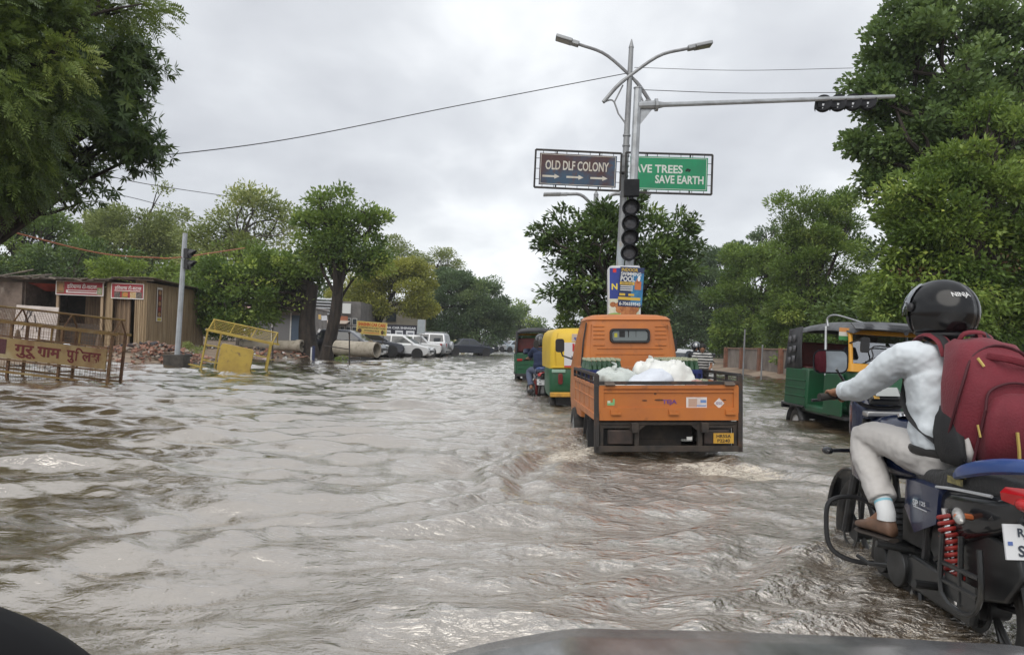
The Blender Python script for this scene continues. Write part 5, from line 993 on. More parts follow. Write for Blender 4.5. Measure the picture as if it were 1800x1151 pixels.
# ------------------------------------------------------------------ three wheelers
GREEN = M('auto_green', (.010,.088,.036), .42, col2=(.014,.066,.03), scale=3, col3=(.05,.06,.04), s3=5, lo3=.62, hi3=.76)
AYEL = M('auto_yellow', (.62,.30,.025), .42, col2=(.52,.25,.03), scale=3)
CANVAS = M('black_canvas', (.022,.023,.026), .65, col2=(.055,.055,.06), scale=3, bump=.3, bscale=20)
CANVG = M('grey_canvas', (.13,.135,.145), .6, col2=(.07,.073,.08), scale=4, bump=.3, bscale=12)
def auto(label, loc, rot, front=True, grp='three wheelers on the road'):
    t = thing('auto_rickshaw', label, 'auto rickshaw', loc, rot, grp); hw = .66
    b = MB(); b.box((0,.42,.86), (2*hw,.96,.66)); b.box((0,1.28,.55), (2*hw-.03,.9,.12)); b.build('body', GREEN, t, bevel=.035)
    ri = MB(); 
    for z in (.72,.85,.98): ri.tube([(-hw*.9,-.065,z),(hw*.9,-.065,z)], .014, 6)
    for s in (-1, 1):
        for z in (.72,.85,.98): ri.tube([(s*(hw+.003),.0,z),(s*(hw+.003),.85,z)], .012, 6)
    ri.build('body_rib', GREEN, t)
    bp = MB(); bp.box((0,-.09,.52), (2*hw+.04,.07,.09)); bp.tube([(-hw-.02,-.08,.56),(-hw-.03,.9,.56)], .022, 6); bp.tube([(hw+.02,-.08,.56),(hw+.03,.9,.56)], .022, 6); bp.build('bumper', BLACK, t, bevel=.01)
    for s in (-1, 1):
        d = MB(); d.box((s*(hw-.02),1.86,.83), (.035,.62,.62)); d.build('door', GREEN, t, bevel=.012)
        l = MB(); l.box((s*(hw-.13),-.075,.98), (.16,.03,.07)); l.build('tail_lamp', M('red_lamp', (.35,.012,.01), .2), t, bevel=.01)
        wheel(t, (s*.57,.42,.25), .25, .12, hub=M('white_hub', (.5,.5,.5), .5))
        fa = MB(); pts = [(.42+.31*math.cos(a), .25+.31*math.sin(a)) for a in [R(5+170*i/12) for i in range(13)]]; fa.loft([[(s*.50,y,z) for y, z in pts],[(s*.665,y,z) for y, z in pts]], 0, False, False); q = fa.build('wheel_arch', BLACK, t); q.modifiers.new('t','SOLIDIFY').thickness = .015
    lp = MB(); lp.box((0,-.07,.40), (.9,.02,.22), 0); lp.build('rear_skirt', BLACK, t); lp = MB(); lp.box((0,-.066,1.09), (.10,.006,.05), 0); lp.build('sticker', M('pale_sticker', (.5,.5,.48), .5), t)
    fl = MB(); fl.box((0,1.15,.50), (2*hw-.1,2.1,.05)); fl.build('floor', BLACK, t)
    se = MB(); se.box((0,.45,1.16), (2*hw-.12,.5,.12)); se.box((0,.16,1.42), (2*hw-.12,.10,.42)); se.build('seat', M('dark_red_seat', (.10,.018,.018), .6, col2=(.05,.012,.012), scale=4), t, bevel=.03)
    # nose
    n = MB(); rings = []
    for z, w, yf in ((.42,.70,2.30),(.55,.98,2.38),(.80,1.12,2.44),(1.02,1.20,2.42),(1.19,1.24,2.36)): rings.append([(x, y, z) for x, y in rrect(w, yf-1.95, .16, 4, 0, (yf+1.95)/2)])
    n.loft(rings); n.build('nose', GREEN, t, sharp=50)
    yb = MB(); yb.loft([[(x, y, z) for x, y in rrect(w, .24, .06, 3, 0, y0)] for z, w, y0 in ((1.19,1.28,2.25),(1.31,1.27,2.22))]); yb.loft([[(x,y,z) for x, y in rrect(1.20,.07,.02,2,0,y0)] for z, y0 in ((1.735,2.135),(1.80,2.115))])
    for s in (-1, 1): yb.tube([(s*.60,2.30,1.29),(s*.565,2.145,1.76)], .032, 8)
    yb.build('windshield_frame', AYEL, t, bevel=.006)
    g = MB(); g.add([(-.58,2.305,1.315),(.58,2.305,1.315),(.545,2.16,1.735),(-.545,2.16,1.735)], [(0,1,2,3)]); gl = g.build('windshield', glass('auto_glass', (.45,.5,.5), .30), t)
    w = MB(); w.tube(curve_pts([(.40,2.33,1.33),(.30,2.32,1.42),(.27,2.27,1.57),(-.22,2.27,1.56)], 12), .010, 5); w.tube(curve_pts([(.42,2.34,1.34),(.2,2.35,1.43),(-.05,2.34,1.42)], 8), .006, 5); w.build('wiper', BLACK, t)
    for s in (-1, 1):
        h = MB(); h.lathe([(.001,.03),(.06,.02),(.075,-.02)], 16, 0, Matrix.Translation((s*.40,2.44,.86)) @ Matrix.Rotation(R(-90),4,'X')); h.build('headlight', M('lamp_glass', (.6,.62,.62), .1), t)
        i_ = MB(); i_.box((s*.40,2.44,1.06), (.12,.04,.06)); i_.build('indicator', M('amber', (.6,.22,.02), .3), t)
        m = MB(); m.tube([(s*.60,2.22,1.60),(s*.52,2.42,1.66)], .012, 5); m.prism(rrect(.12,.22,.03,3,s*.47,1.58), 2.40, 2.43, 'y'); m.build('side_mirror', BLACK, t)
        if not front: continue
        p = MB(); p.tube([(s*.65,1.58,1.1),(s*.62,1.42,1.86)], .020, 8); p.build('door_post', STEEL, t)
    wheel(t, (0,2.30,.25), .25, .11); mg = MB(); pts = [(2.30+.30*math.cos(a), .25+.30*math.sin(a)) for a in [R(-5+190*i/12) for i in range(13)]]; mg.loft([[(-.10,y,z) for y, z in pts],[(.10,y,z) for y, z in pts]], 0, False, False); q = mg.build('mudguard', GREEN, t); q.modifiers.new('t','SOLIDIFY').thickness = .015
    # canopy
    ca = MB(); rings = []
    for y, w, z, dz in ((-.06,1.18,1.84,.10),(.3,1.24,1.88,.09),(1.0,1.25,1.91,.08),(1.7,1.24,1.90,.08),(2.18,1.20,1.87,.09),(2.30,1.16,1.82,.05)):
        ring = []
        for i in range(13): u = -1+2*i/12; ring.append((u*w/2, y, z+.05*(1-u*u)-(dz*abs(u)**6)+.012*math.sin(y*7)*(1-u*u)))
        ring += [(x, yy, zz-.03) for x, yy, zz in reversed(ring)]; rings.append(ring)
    ca.loft(rings, 0); ca.build('canopy', CANVAS if not front else CANVG, t, sharp=60)
    for s in (-1, 1):
        cs = MB(); cs.loft([[(s*.655,-.04,1.17),(s*.655,.30,1.17),(s*.655,.66,1.17)],[(s*.635,-.06,1.5),(s*.64,.26,1.5),(s*.64,.55,1.5)],[(s*.60,-.07,1.82),(s*.62,.2,1.86),(s*.62,.50,1.88)]], 0, False, False)
        for (y, z) in ((.10,1.30),(.28,1.33),(.12,1.48),(.30,1.50),(.08,1.66),(.26,1.68)): cs.rect((s*.664,y,z), (0,-s,0), Z3, .13, .11, 1, -.0)
        q = cs.build('side_curtain', [CANVAS, M('canvas_patch', (.10,.10,.11), .5)], t); q.modifiers.new('t','SOLIDIFY').thickness = .008
        pp = MB(); pp.tube([(s*.645,-.06,1.15),(s*.59,-.08,1.84)], .035, 8); pp.build('rear_post', CANVAS, t)
    ce = MB(); ce.tube(curve_pts([(-.60,-.09,1.80),(-.3,-.10,1.84),(.3,-.10,1.84),(.60,-.09,1.80)], 10), .045, 8); ce.build('canopy_edge', CANVAS, t)
    if front:
        v = MB(); rings = []
        for u in [-1+2*i/16 for i in range(17)]: rings.append([(u*.60, 2.22, 1.90+.03*(1-u*u)), (u*.60, 2.42-.04*u*u, 1.81), (u*.59, 2.40-.04*u*u, 1.80), (u*.59,2.2,1.885+.03*(1-u*u))])
        v.loft(rings, 0); v.rect((-.08,2.415,1.855), (-1,0,0), (0,-.9,.45), .46, .10, 1, .012); v.rect((.42,2.395,1.85), (-1,0,0), (0,-.9,.45), .13,.10, 1, .012)
        v.disc((-.10,2.425,1.78), (-1,0,0), Z3, .035, n=12, mi=1, lift=.0); v.build('roof_visor', [CANVG, CANVAS], t)
        fg = MB(); o_ = Vector((.63,2.26,1.79))
        for k, mi in ((0,0),(1,1),(2,2)): fg.rect(o_-Z3*.06*k-Y3*.0, (-1,0,0), Z3, .16, .06, mi, -.16)
        fg.build('tricolour_flag', [M('saffron', (.6,.28,.10), .6), M('flag_white', (.62,.62,.58), .6), M('flag_green', (.05,.22,.07), .6)], t)
        hp = MB(); hp.tube(curve_pts([(.60,1.45,1.86),(.60,1.42,1.99),(.54,1.6,2.03),(.40,2.2,1.90)], 12), .014, 6); hp.build('roof_rod', STEEL, t); hp = MB(); hp.tube([(-.50,2.1,1.84),(-.53,2.2,2.05)], .012, 6); hp.build('aerial', STEEL, t)
    return t
def place_autos():
    a = at(1430, 735, 12.9); t = auto('green auto rickshaw with grey canopy and yellow windscreen frame coming towards the camera', (5.44, 12.95, -.30), (0,-PHI*.6,R(180)))
    a = at(945, 668, 22.5); auto('black topped green auto rickshaw seen from behind ahead of the blue shirted rider', (a.x, 22.5, -.32), (0,-PHI,R(1)), front=False)
place_autos()
def yellow_auto():
    Y = 13.5; a = at(1029, 700, Y); t = thing('auto_rickshaw', 'yellow and green auto rickshaw seen from behind beside the orange truck cab', 'auto rickshaw', (a.x, Y, -.30), (0,-PHI,R(2)), 'three wheelers on the road')
    YH = M('yellow_hood', (.68,.46,.035), .5, col2=(.60,.40,.04), scale=2, bump=.12, bscale=10)
    b = MB(); b.loft([[(x, y, z) for x, y in rrect(w, d, .09, 4, 0, d/2+.0+dy)] for z, w, d, dy in ((.50,1.22,1.2,.06),(.62,1.27,1.25,.0),(.98,1.27,1.22,.0),(1.02,1.24,1.2,.02))]); b.build('body', GREEN, t, sharp=50)
    fr = MB(); fr.box((0,1.7,.62), (1.1,1.2,.2)); fr.build('front_body', GREEN, t, bevel=.05)
    h = MB(); rings = []
    for z, w, d, dy in ((1.015,1.25,2.0,.0),(1.30,1.25,2.1,-.01),(1.55,1.22,2.15,.02),(1.68,1.14,2.1,.07),(1.74,.98,1.95,.16),(1.755,.6,1.6,.3)): rings.append([(x,y,z) for x, y in rrect(w, d, .13, 5, 0, d/2+dy)])
    h.loft(rings); h.build('hood', YH, t, sharp=60)
    se = MB(); se.tube([(-.60,-.012,1.04),(.60,-.012,1.04)], .014, 6); se.tube(curve_pts([(-.52,0,1.05),(-.54,-.012,1.4),(-.48,.06,1.66)], 8), .010, 6); se.build('hood_seam', YH, t)
    ux, uz = X3, Z3; s = MB(); s.box((.02,-.016,1.27), (.78,.012,.44), 0); q = lambda x, z: Vector((x,-.023,z)); s.text('H', q(-.16,1.40), ux, uz, h=.14, mi=1, bold=.06, lift=.003); s.text('Max', q(-.17,1.215), ux, uz, h=.06, mi=2, bold=.02, lift=.003); s.text('8800', q(-.17,1.10), ux, uz, h=.045, mi=2, bold=.02, lift=.003); s.rect(q(.02,1.055), ux, uz, .78, .03, 1, .003)
    s.build('rear_poster', [M('poster_white2', (.66,.66,.68), .5), M('poster_red2', (.5,.03,.03), .5), M('poster_ink', (.08,.08,.1), .5)], t)
    s = MB(); mm = Euler((R(10),0,0)).to_matrix(); s.box((.02,.0,1.575), (.50,.012,.14), 0, mm); s.rect((.02,-.005,1.635), ux, (0,.17,1), .5, .022, 1, .006); s.text('₹99', (-.11,-.006,1.565), ux, (0,.17,1), h=.085, mi=2, bold=.03, lift=.005); s.build('fare_label', [M('label_cream', (.66,.55,.45), .5), M('label_orange', (.6,.18,.05), .5), M('label_blue', (.05,.07,.3), .5)], t)
    for sg in (-1, 1):
        l = MB(); l.prism(rrect(.085,.20,.035,4,sg*.44,.83), -.04, .01, 'y'); l.build('tail_lamp', M('dim_red_lamp', (.16,.03,.03), .25), t, bevel=.01); l = MB(); l.box((sg*.47,-.012,.97), (.25,.02,.06)); l.build('reflector', M('pale_green_reflector', (.30,.45,.36), .3), t, bevel=.008)
        wheel(t, (sg*.55,.42,.25), .25, .12)
    bp = MB(); bp.box((0,-.03,.545), (1.26,.07,.085)); bp.build('bumper', M('bumper_orange', (.62,.33,.05), .5, col2=(.3,.16,.05), scale=9), t, bevel=.01)
    wheel(t, (0,2.2,.25), .25, .11); m = MB(); m.box((0,.2,.42), (1.0,.1,.16)); m.build('underframe', BLACK, t)
    m = MB(); m.tube([(-.6,1.9,1.3),(-.72,1.95,1.35),(-.74,1.95,1.42)], .01, 5); m.prism(rrect(.10,.15,.03,3,-.75,1.45), 1.94, 1.97, 'y'); m.build('side_mirror', BLACK, t)
yellow_auto()
CARGLASS = M('car_window', (.035,.04,.045), .05, spec=.9)
def car(label, loc, rz, paint, L=3.9, W=1.7, Hh=1.5, kind='hatch', name='parked_car', grp='cars parked along the left shore', detail=True, spare=False):
    t = thing(name, label, 'car', loc, (0,0,R(rz)), grp); h = L/2
    zb, belt = .22, Hh*.61
    if kind == 'sedan': prof = [(-h,.45),(-h+.05,.30),(-h+.2,zb),(h-.25,zb),(h-.02,.36),(h,.60),(h-.18,.76),(h-.95,belt-.02),(-h+.75,belt+.02),(-h+.1,belt-.02),(-h,.75)]; roof = (-h+.75,-h+1.35,h-1.75,h-.95)
    elif kind == 'suv': prof = [(-h,.5),(-h+.05,.34),(-h+.2,zb+.05),(h-.25,zb+.05),(h-.02,.42),(h,.80),(h-.15,.92),(h-1.05,belt),(-h+.05,belt),(-h,.85)]; roof = (-h+.05,-h+.22,h-1.65,h-1.05)
    else: prof = [(-h,.5),(-h+.04,.32),(-h+.2,zb),(h-.25,zb),(h-.03,.36),(h,.62),(h-.15,.78),(h-.85,belt),(-h+.08,belt+.04),(-h,.8)]; roof = (-h+.10,-h+.55,h-1.75,h-.85)
    b = MB(); rings = []
    for u in (-1,-.93,-.6,0,.6,.93,1):
        k = .05 if abs(u) == 1 else (.012 if abs(u) > .9 else 0); cyy = 0; rings.append([(u*W/2, y*(1-k*.5*(abs(y)/h)**3)-0, z+(-(z-.55)*k*2.2)) for y, z in prof])
    b.loft(rings); 
    ga = MB(); r0, r1, r2, r3 = roof; zt = Hh; w0, w1 = W*.94, W*.74
    def ring(z, ya, yb_, w): return [(x, y, z) for x, y in rrect(w, yb_-ya, .10, 3, 0, (ya+yb_)/2)]
    ga.loft([ring(belt-.02, r0, r3, w0), ring(zt-.07, r1-.03, r2+.03, w1+.04), ring(zt-.015, r1+.05, r2-.05, w1-.06), ring(zt, r1+.2, r2-.2, w1-.3)])
    bo = b.build('body', paint, t, sharp=32, bevel=.03); ga.build('cabin', paint, t, sharp=40)
    # panes: laid just proud of the cabin sides
    def lerp(z): return (z-(belt-.02))/(zt-.07-belt+.02)
    za, zz = belt+.05, zt-.13
    for s in (-1, 1):
        X = lambda z: s*((w0+(w1+.04-w0)*lerp(z))/2+.006)
        ya = lambda z: r0+(r1-.03-r0)*lerp(z); yb_ = lambda z: r3+(r2+.03-r3)*lerp(z); mid = (r1+r2)/2+.05
        for a0, a1, nm in ((.16, None, 'rear_side_window'), (None, -.16, 'front_side_window')):
            P = []
            for z in (za, zz):
                yl = ya(z)+a0 if a0 else mid+.04; yr = yb_(z)+a1 if a1 else mid-.04; P.append((yl, yr, z))
            w = MB(); V = [(X(P[0][2]), P[0][0], P[0][2]), (X(P[0][2]), P[0][1], P[0][2]), (X(P[1][2]), P[1][1], P[1][2]), (X(P[1][2]), P[1][0], P[1][2])]
            w.add(V, [(0,1,2,3) if s > 0 else (3,2,1,0)]); w.build(nm, CARGLASS, t)
        m = MB(); m.ell((s*(W/2+.06), r3-.25, belt+.06), (.10,.05,.07), 0, None, 8, 6); m.build('side_mirror', paint, t)
        hl = MB(); hl.ell((s*W*.38, h-.10, .70 if kind != 'suv' else .82), (.16,.14,.075), 0, None, 10, 6); hl.build('headlight', M('lamp_glass', (.6,.62,.62), .1), t)
        tl = MB(); tl.box((s*W*.42, -h+.06, .86), (.16,.14,.26 if kind != 'sedan' else .14)); tl.build('tail_lamp', M('car_tail_lamp', (.30,.015,.015), .2), t, bevel=.02)
        for y in (h-.75, -h+.72): wheel(t, (s*(W/2-.09), y, .31), .31, .2, .62)
        for y in (h-.75, -h+.72): ar = MB(); ar.disc((s*(W/2+.004), y, .33), (0,s,0), Z3, .37, .37, 20, 0, 0); ar.build('wheel_arch', BLACK, t)
        if detail: dh = MB(); dh.box((s*(W/2+.006), mid+.0, belt-.10), (.02,.16,.03)); dh.box((s*(W/2+.0), mid+.12, .55), (.006,.012,belt*.6)); dh.box((s*(W/2+.0), mid-.85, .6), (.006,.012,belt*.5)); dh.box((s*(W/2-.005), 0, .30), (.03, L*.45, .08)); dh.build('door_trim', M('trim_dark', (.04,.04,.045), .5), t)
    for yA, yB, nm, sg in ((r3, r2+.03, 'windscreen', 1), (r0, r1-.03, 'rear_window', -1)):
        f = lambda z: yA+(yB-yA)*lerp(z)+sg*.008; wz = lambda z: (w0+(w1+.04-w0)*lerp(z))/2-.13; w = MB(); V = [(-wz(za), f(za), za), (wz(za), f(za), za), (wz(zz), f(zz), zz), (-wz(zz), f(zz), zz)]; w.add(V, [(0,1,2,3) if sg < 0 else (3,2,1,0)]); w.build(nm, CARGLASS, t)
    gr = MB(); gr.box((0, h-.01, .50), (W*.6,.04,.14)); gr.build('grille', BLACK, t); gr = MB(); gr.box((0,-h+.005,.42), (W*.8,.04,.12)); gr.build('rear_bumper', BLACK, t)
    for yy in (h+.015, -h-.015): n_ = MB(); n_.box((0,yy,.40 if yy > 0 else .60), (.5,.02,.11)); n_.build('number_plate', WHITE, t)
    if spare: s = MB(); s.lathe([(.001,-.10),(.28,-.10),(.31,-.04),(.31,.08),(.26,.12),(.001,.12)], 24, 0, Matrix.Translation((.12,-h-.12,.85)) @ Matrix.Rotation(R(90),4,'X')); s.build('spare_wheel_cover', M('silver_cover', (.45,.47,.50), .35, .4), t)
    if kind == 'suv':
        for s in (-1, 1): rr = MB(); rr.tube([(s*.55,r1+.1,zt+.05),(s*.55,r2-.1,zt+.05)], .02, 6); rr.build('roof_rail', CHROME, t)
    return t
PW = M('car_white', (.70,.71,.72), .25, coat=.5, col2=(.64,.65,.66), scale=1.5); PG = M('car_dark_grey', (.07,.075,.095), .25, .3, coat=.6); PS = M('car_silver', (.42,.43,.45), .28, .5, coat=.5); PN = M('car_black_blue', (.025,.03,.045), .3, coat=.4); PB = M('car_pale_blue', (.36,.42,.47), .3, .2, coat=.4)
def place_cars():
    def put(px, py, Y, *a, dz=0, **k): q = at(px, py, Y); return car(a[0], (q.x, Y, gz(q.x, Y)*.0+dz), *a[1:], **k)
    put(707, 625, 47, 'white hatchback parked side on right of the mossy concrete pipe', -97, PW, dz=-.08, L=3.85, Hh=1.52)
    put(614, 625, 40, 'dark grey hatchback half hidden by the mossy concrete pipe', -98, PG, dz=.02, L=3.9, Hh=1.5)
    put(655, 620, 45.5, 'grey car with its tail between the dark grey and white hatchbacks', -80, PG, dz=.05, L=3.8, Hh=1.5, detail=False)
    put(672, 617, 49.5, 'white car mostly hidden behind the white hatchback', -85, PW, dz=.10, L=3.8, Hh=1.48, detail=False)
    put(722, 621, 51, 'white sedan whose windscreen shows over the white hatchback bonnet', 95, PW, dz=.0, L=4.2, Hh=1.46, kind='sedan', detail=False)
    put(742, 623, 53, 'silver sport utility car with a spare wheel on its rear door', 82, PS, dz=-.05, L=3.9, Hh=1.72, W=1.8, kind='suv', spare=True)
    put(823, 624, 64, 'dark sedan parked under the big bluish tree', -70, PN, dz=-.05, L=4.2, Hh=1.45, kind='sedan', detail=False)
    for i, (px, Y, rz, pm, kd, lb) in enumerate(((862,96,-60,PS,'suv','leftmost far silver car at the road bend'),(878,99,-75,PB,'hatch','far pale blue car next to the leftmost far silver car'),(893,104,-55,PS,'hatch','far silver car near the black auto rickshaw at the bend'),(905,100,-65,PB,'sedan','far pale car just left of the black auto rickshaw'),(848,92,-85,PN,'hatch','far small dark car at the left end of the distant row'))):
        put(px, 618, Y, lb, rz, pm, dz=.02, kind=kd, detail=False, grp='distant cars at the bend')
    q = at(1196, 640, 27); car('white car following behind the striped shirt man', (q.x, 27, -.3), 178, PW, L=3.9, Hh=1.45, name='white_car', grp=None, detail=False)
place_cars()
# ------------------------------------------------------------------ people and motorcycles
def soft(b, name, mat, parent, vox=.012, smooth=4, disp=0, dscale=.09):
    o = b.build(name, mat, parent, remesh=vox, smooth_it=smooth)
    if disp:
        tx = bpy.data.textures.get('cloth_%d' % int(dscale*1000)) or bpy.data.textures.new('cloth_%d' % int(dscale*1000), 'CLOUDS'); tx.noise_scale = dscale; tx.noise_depth = 2
        d = o.modifiers.new('folds', 'DISPLACE'); d.texture = tx; d.strength = disp; d.mid_level = .5; d.texture_coords = 'LOCAL'
    return o
def torso(b, P, R_):
    "ellipse rings (half width, half depth) along a spine that runs up"
    rings = []; P = [Vector(p) for p in P]
    for i, (p, (rx, ry)) in enumerate(zip(P, R_)):
        t = (P[min(i+1, len(P)-1)]-P[max(i-1, 0)]).normalized(); f = Vector((0, t.z, -t.y)).normalized()
        rings.append([p+Vector((1,0,0))*rx*math.copysign(abs(math.cos(a))**.8, math.cos(a))+f*ry*math.copysign(abs(math.sin(a))**.8, math.sin(a)) for a in [2*math.pi*k/24 for k in range(24)]])
    b.loft(rings)
def limb(b, P, rad): b.tube(curve_pts(P, 4*(len(P)-1)), [float(np.interp(i/(4*(len(P)-1)), np.linspace(0, 1, len(rad)), rad)) for i in range(4*(len(P)-1)+1)], 14)
def grip_hand(b, wrist, g, s, gr=.018):
    "fingers closed round a bar that runs along x at g; s = -1 left, 1 right"
    wrist, g = Vector(wrist), Vector(g); fr = .0095; rr = gr+fr
    kn = [g+Vector((s*(.030-.021*i), -.012, .030)) for i in range(4)]
    pc = (wrist+g+Vector((0,-.01,.03)))/2; d = (g-wrist).normalized()
    b.tube([wrist, wrist.lerp(pc, .6), pc, g+Vector((0,-.028,.018)), g+Vector((0,-.016,.028))], [.026,.029,.036,.040,.030], 12, flat=.62, up=(1,0,0))
    for i, L in enumerate((.80, .93, 1.0, .88)):
        pts = [kn[i]+Vector((0,-.012,-.002))]
        for k in range(7): a = R(118-(190*L)*k/6); pts.append(g+Vector((s*(.030-.021*i), math.cos(a)*rr, math.sin(a)*rr)))
        b.tube(pts, [.0105]*3+[.0098]*3+[.009,.0075], 8)
    th = [pc+Vector((-s*.028,.0,-.004)), g+Vector((-s*.050,-.020,.002)), g+Vector((-s*.050,-.002,-.026)), g+Vector((-s*.042,.020,-.024))]; b.tube(curve_pts(th, 8), [.015,.0145,.0135,.0125,.012,.0115,.011,.0105,.009], 8)
def open_hand(b, wrist, d, side):
    wrist, d, side = Vector(wrist), Vector(d).normalized(), Vector(side).normalized(); n = d.cross(side)
    b.tube([wrist, wrist+d*.04, wrist+d*.09], [.026,.038,.036], 12, flat=.5, up=tuple(side))
    for i, L in enumerate((.062,.072,.078,.068)):
        o = wrist+d*.085+side*(.029-.0195*i); b.tube([o, o+d*L*.45+n*.008, o+d*L*.8+n*.022, o+d*L*.9+n*.034], [.0095,.009,.0085,.007], 7)
    o = wrist+d*.03+side*-.034; b.tube([o, o+d*.03-side*.018+n*.01, o+d*.058-side*.020+n*.018], [.013,.011,.009], 7)
def face(b, c, yaw, r=.092, pitch=0):
    "head with brow, nose, mouth, chin and ears; looks along +y turned by yaw"
    c = Vector(c); Mx = Euler((pitch, 0, yaw)).to_matrix(); q = lambda x, y, z: c+Mx @ Vector((x, y, z))
    e = Euler((pitch, 0, yaw)); b.ell(c, (r*.80, r*.98, r*1.16), 0, e); b.ell(q(0,.022,-.055), (.060,.068,.062), 0, e); b.ell(q(0,.062,-.092), (.03,.028,.022), 0, e)
    b.tube([q(0,.085,.012), q(0,.112,-.026), q(0,.094,-.038)], [.010,.015,.012], 8); b.tube([q(-.045,.078,.022), q(0,.092,.024), q(.045,.078,.022)], .011, 7)
    b.tube([q(-.024,.088,-.062), q(0,.096,-.060), q(.024,.088,-.062)], .0075, 7); b.tube([q(-.022,.087,-.071), q(0,.094,-.072), q(.022,.087,-.071)], .008, 7)
    for s in (-1, 1): b.ell(q(s*.076,-.004,-.012), (.012,.022,.034), 0, e); b.ell(q(s*.031,.081,.004), (.014,.010,.009), 0, e)
    return q
SOLE = M('shoe_sole', (.04,.032,.027), .7)
def shoe(parent, heel, toe, mat, sc=1.0):
    heel, toe = Vector(heel), Vector(toe); d = (toe-heel); L = d.length; d.normalize(); s = d.cross(Z3).normalized(); u = s.cross(d); b = MB(); rings = []
    for t, w, h in ((-.03,.026,.05),(.05,.035,.082),(.22,.038,.092),(.42,.040,.078),(.62,.047,.055),(.82,.046,.042),(.95,.032,.034),(1.0,.014,.024)):
        c = heel+d*L*t; rings.append([c+s*w*sc*math.cos(a)+u*(h/2+h/2*math.copysign(abs(math.sin(a))**.7, math.sin(a)))*sc for a in [2*math.pi*k/16 for k in range(16)]])
    b.loft(rings); o = b.build('shoe', mat, parent, sharp=180); so = MB(); rings = []
    for t, w in ((-.045,.030),(.05,.039),(.25,.037),(.45,.040),(.65,.049),(.85,.048),(.97,.034),(1.02,.014)):
        c = heel+d*L*t-u*.016; rings.append([c+s*w*sc*math.cos(a)+u*.011*math.sin(a) for a in [2*math.pi*k/12 for k in range(12)]])
    so.loft(rings); so.build('sole', SOLE, o); return o
def mk(t, J, skin, shirt, trouser, shoe_m, vox=.011, short=False, look=0, nod=0, hands='grip', sock=None, fold=.012, shoes=True, collar=True):
    V = {k: Vector(v) for k, v in J.items()}; b = MB()
    torso(b, [V['pel']+Vector((0,0,-.06)), V['pel']+Vector((0,0,.05)), V['chest']*.55+V['pel']*.45, V['chest'], V['neck']-Vector((0,0,.05)), V['neck']+Vector((0,0,.02))], [(.12,.09),(.14,.10),(.125,.09),(.15,.105),(.11,.07),(.055,.055)])
    limb(b, [V['neck']-Vector((0,0,.04)), V['neck']+(V['head']-V['neck'])*.4, V['head']-Vector((0,0,.02))], [.056,.054,.052]); face(b, V['head'], look, pitch=nod)
    for S, s in (('L',-1),('R',1)):
        limb(b, [V['chest']+Vector((s*.08,0,.07)), V['sh'+S], V['el'+S], V['wr'+S]], [.06,.058,.048,.042,.036,.028]); limb(b, [V['hip'+S], V['kn'+S], V['an'+S]], [.078,.07,.052,.05,.034])
        b.tube([V['an'+S], V['an'+S]*.5+V['to'+S]*.5-Vector((0,0,.015)), V['to'+S]], [.036,.034,.022], 10)
        if hands == 'grip': grip_hand(b, V['wr'+S], V['gr'+S], s)
        else: open_hand(b, V['wr'+S], V['wr'+S]-V['el'+S]*.9-V['sh'+S]*.1, (0,1,0) if s < 0 else (0,1,0))
    soft(b, 'body', skin, t, vox, 2)
    b = MB(); torso(b, [V['pel']+Vector((0,-.01,.015)), V['pel']+Vector((0,-.01,.10)), V['chest']*.5+V['pel']*.5+Vector((0,-.01,0)), V['chest'], V['neck']-Vector((0,0,.075)), V['neck']-Vector((0,0,.01))], [(.165,.125),(.175,.135),(.165,.125),(.19,.135),(.14,.09),(.075,.072)])
    for S, s in (('L',-1),('R',1)):
        w = V['el'+S].lerp(V['wr'+S], .78) if not short else V['sh'+S].lerp(V['el'+S], .80)
        if short: limb(b, [V['chest']+Vector((s*.08,0,.06)), V['sh'+S], w], [.085,.082,.075,.078])
        else: limb(b, [V['chest']+Vector((s*.08,0,.06)), V['sh'+S], V['el'+S], w], [.092,.088,.076,.073,.064,.055,.046])
    if collar: b.tube([V['neck']+Vector((.068*math.cos(a), .066*math.sin(a), .005+.012*math.sin(a))) for a in [2*math.pi*k/16 for k in range(16)]], .016, 6, closed=True)
    soft(b, 'shirt', shirt, t, vox, 5, fold, .075)
    b = MB(); torso(b, [V['pel']-Vector((0,0,.10)), V['pel']-Vector((0,0,.02)), V['pel']+Vector((0,-.005,.06))], [(.15,.115),(.17,.13),(.155,.12)])
    for S in 'LR':
        e = V['kn'+S].lerp(V['an'+S], .84); limb(b, [V['pel']*.4+V['hip'+S]*.6-Vector((0,0,.02)), V['hip'+S], V['kn'+S], e], [.10,.112,.104,.083,.078,.075,.066])
    soft(b, 'trousers', trouser, t, vox, 4, fold*.9, .085)
    if shoes:
        for S in 'LR':
            d = V['to'+S]-V['an'+S]; d.z = 0; d.normalize(); heel = V['an'+S]-d*.045; heel.z = V['to'+S].z+(V['an'+S].z-V['to'+S].z)*.08-.02; toe = V['to'+S]+d*.05; toe.z -= .02
            shoe(t, heel, toe, shoe_m)
            if sock:
                k = MB(); a = V['an'+S]; e = V['kn'+S].lerp(a, .80); k.tube([a-Vector((0,0,.03)), a, a.lerp(e, .5), a.lerp(e, .6)], .043, 14, 0); k.tube([a.lerp(e, .6), a.lerp(e, .75)], .0435, 14, 1); k.tube([a.lerp(e, .75), e], .043, 14, 0); k.build('sock', sock, t)
    return V
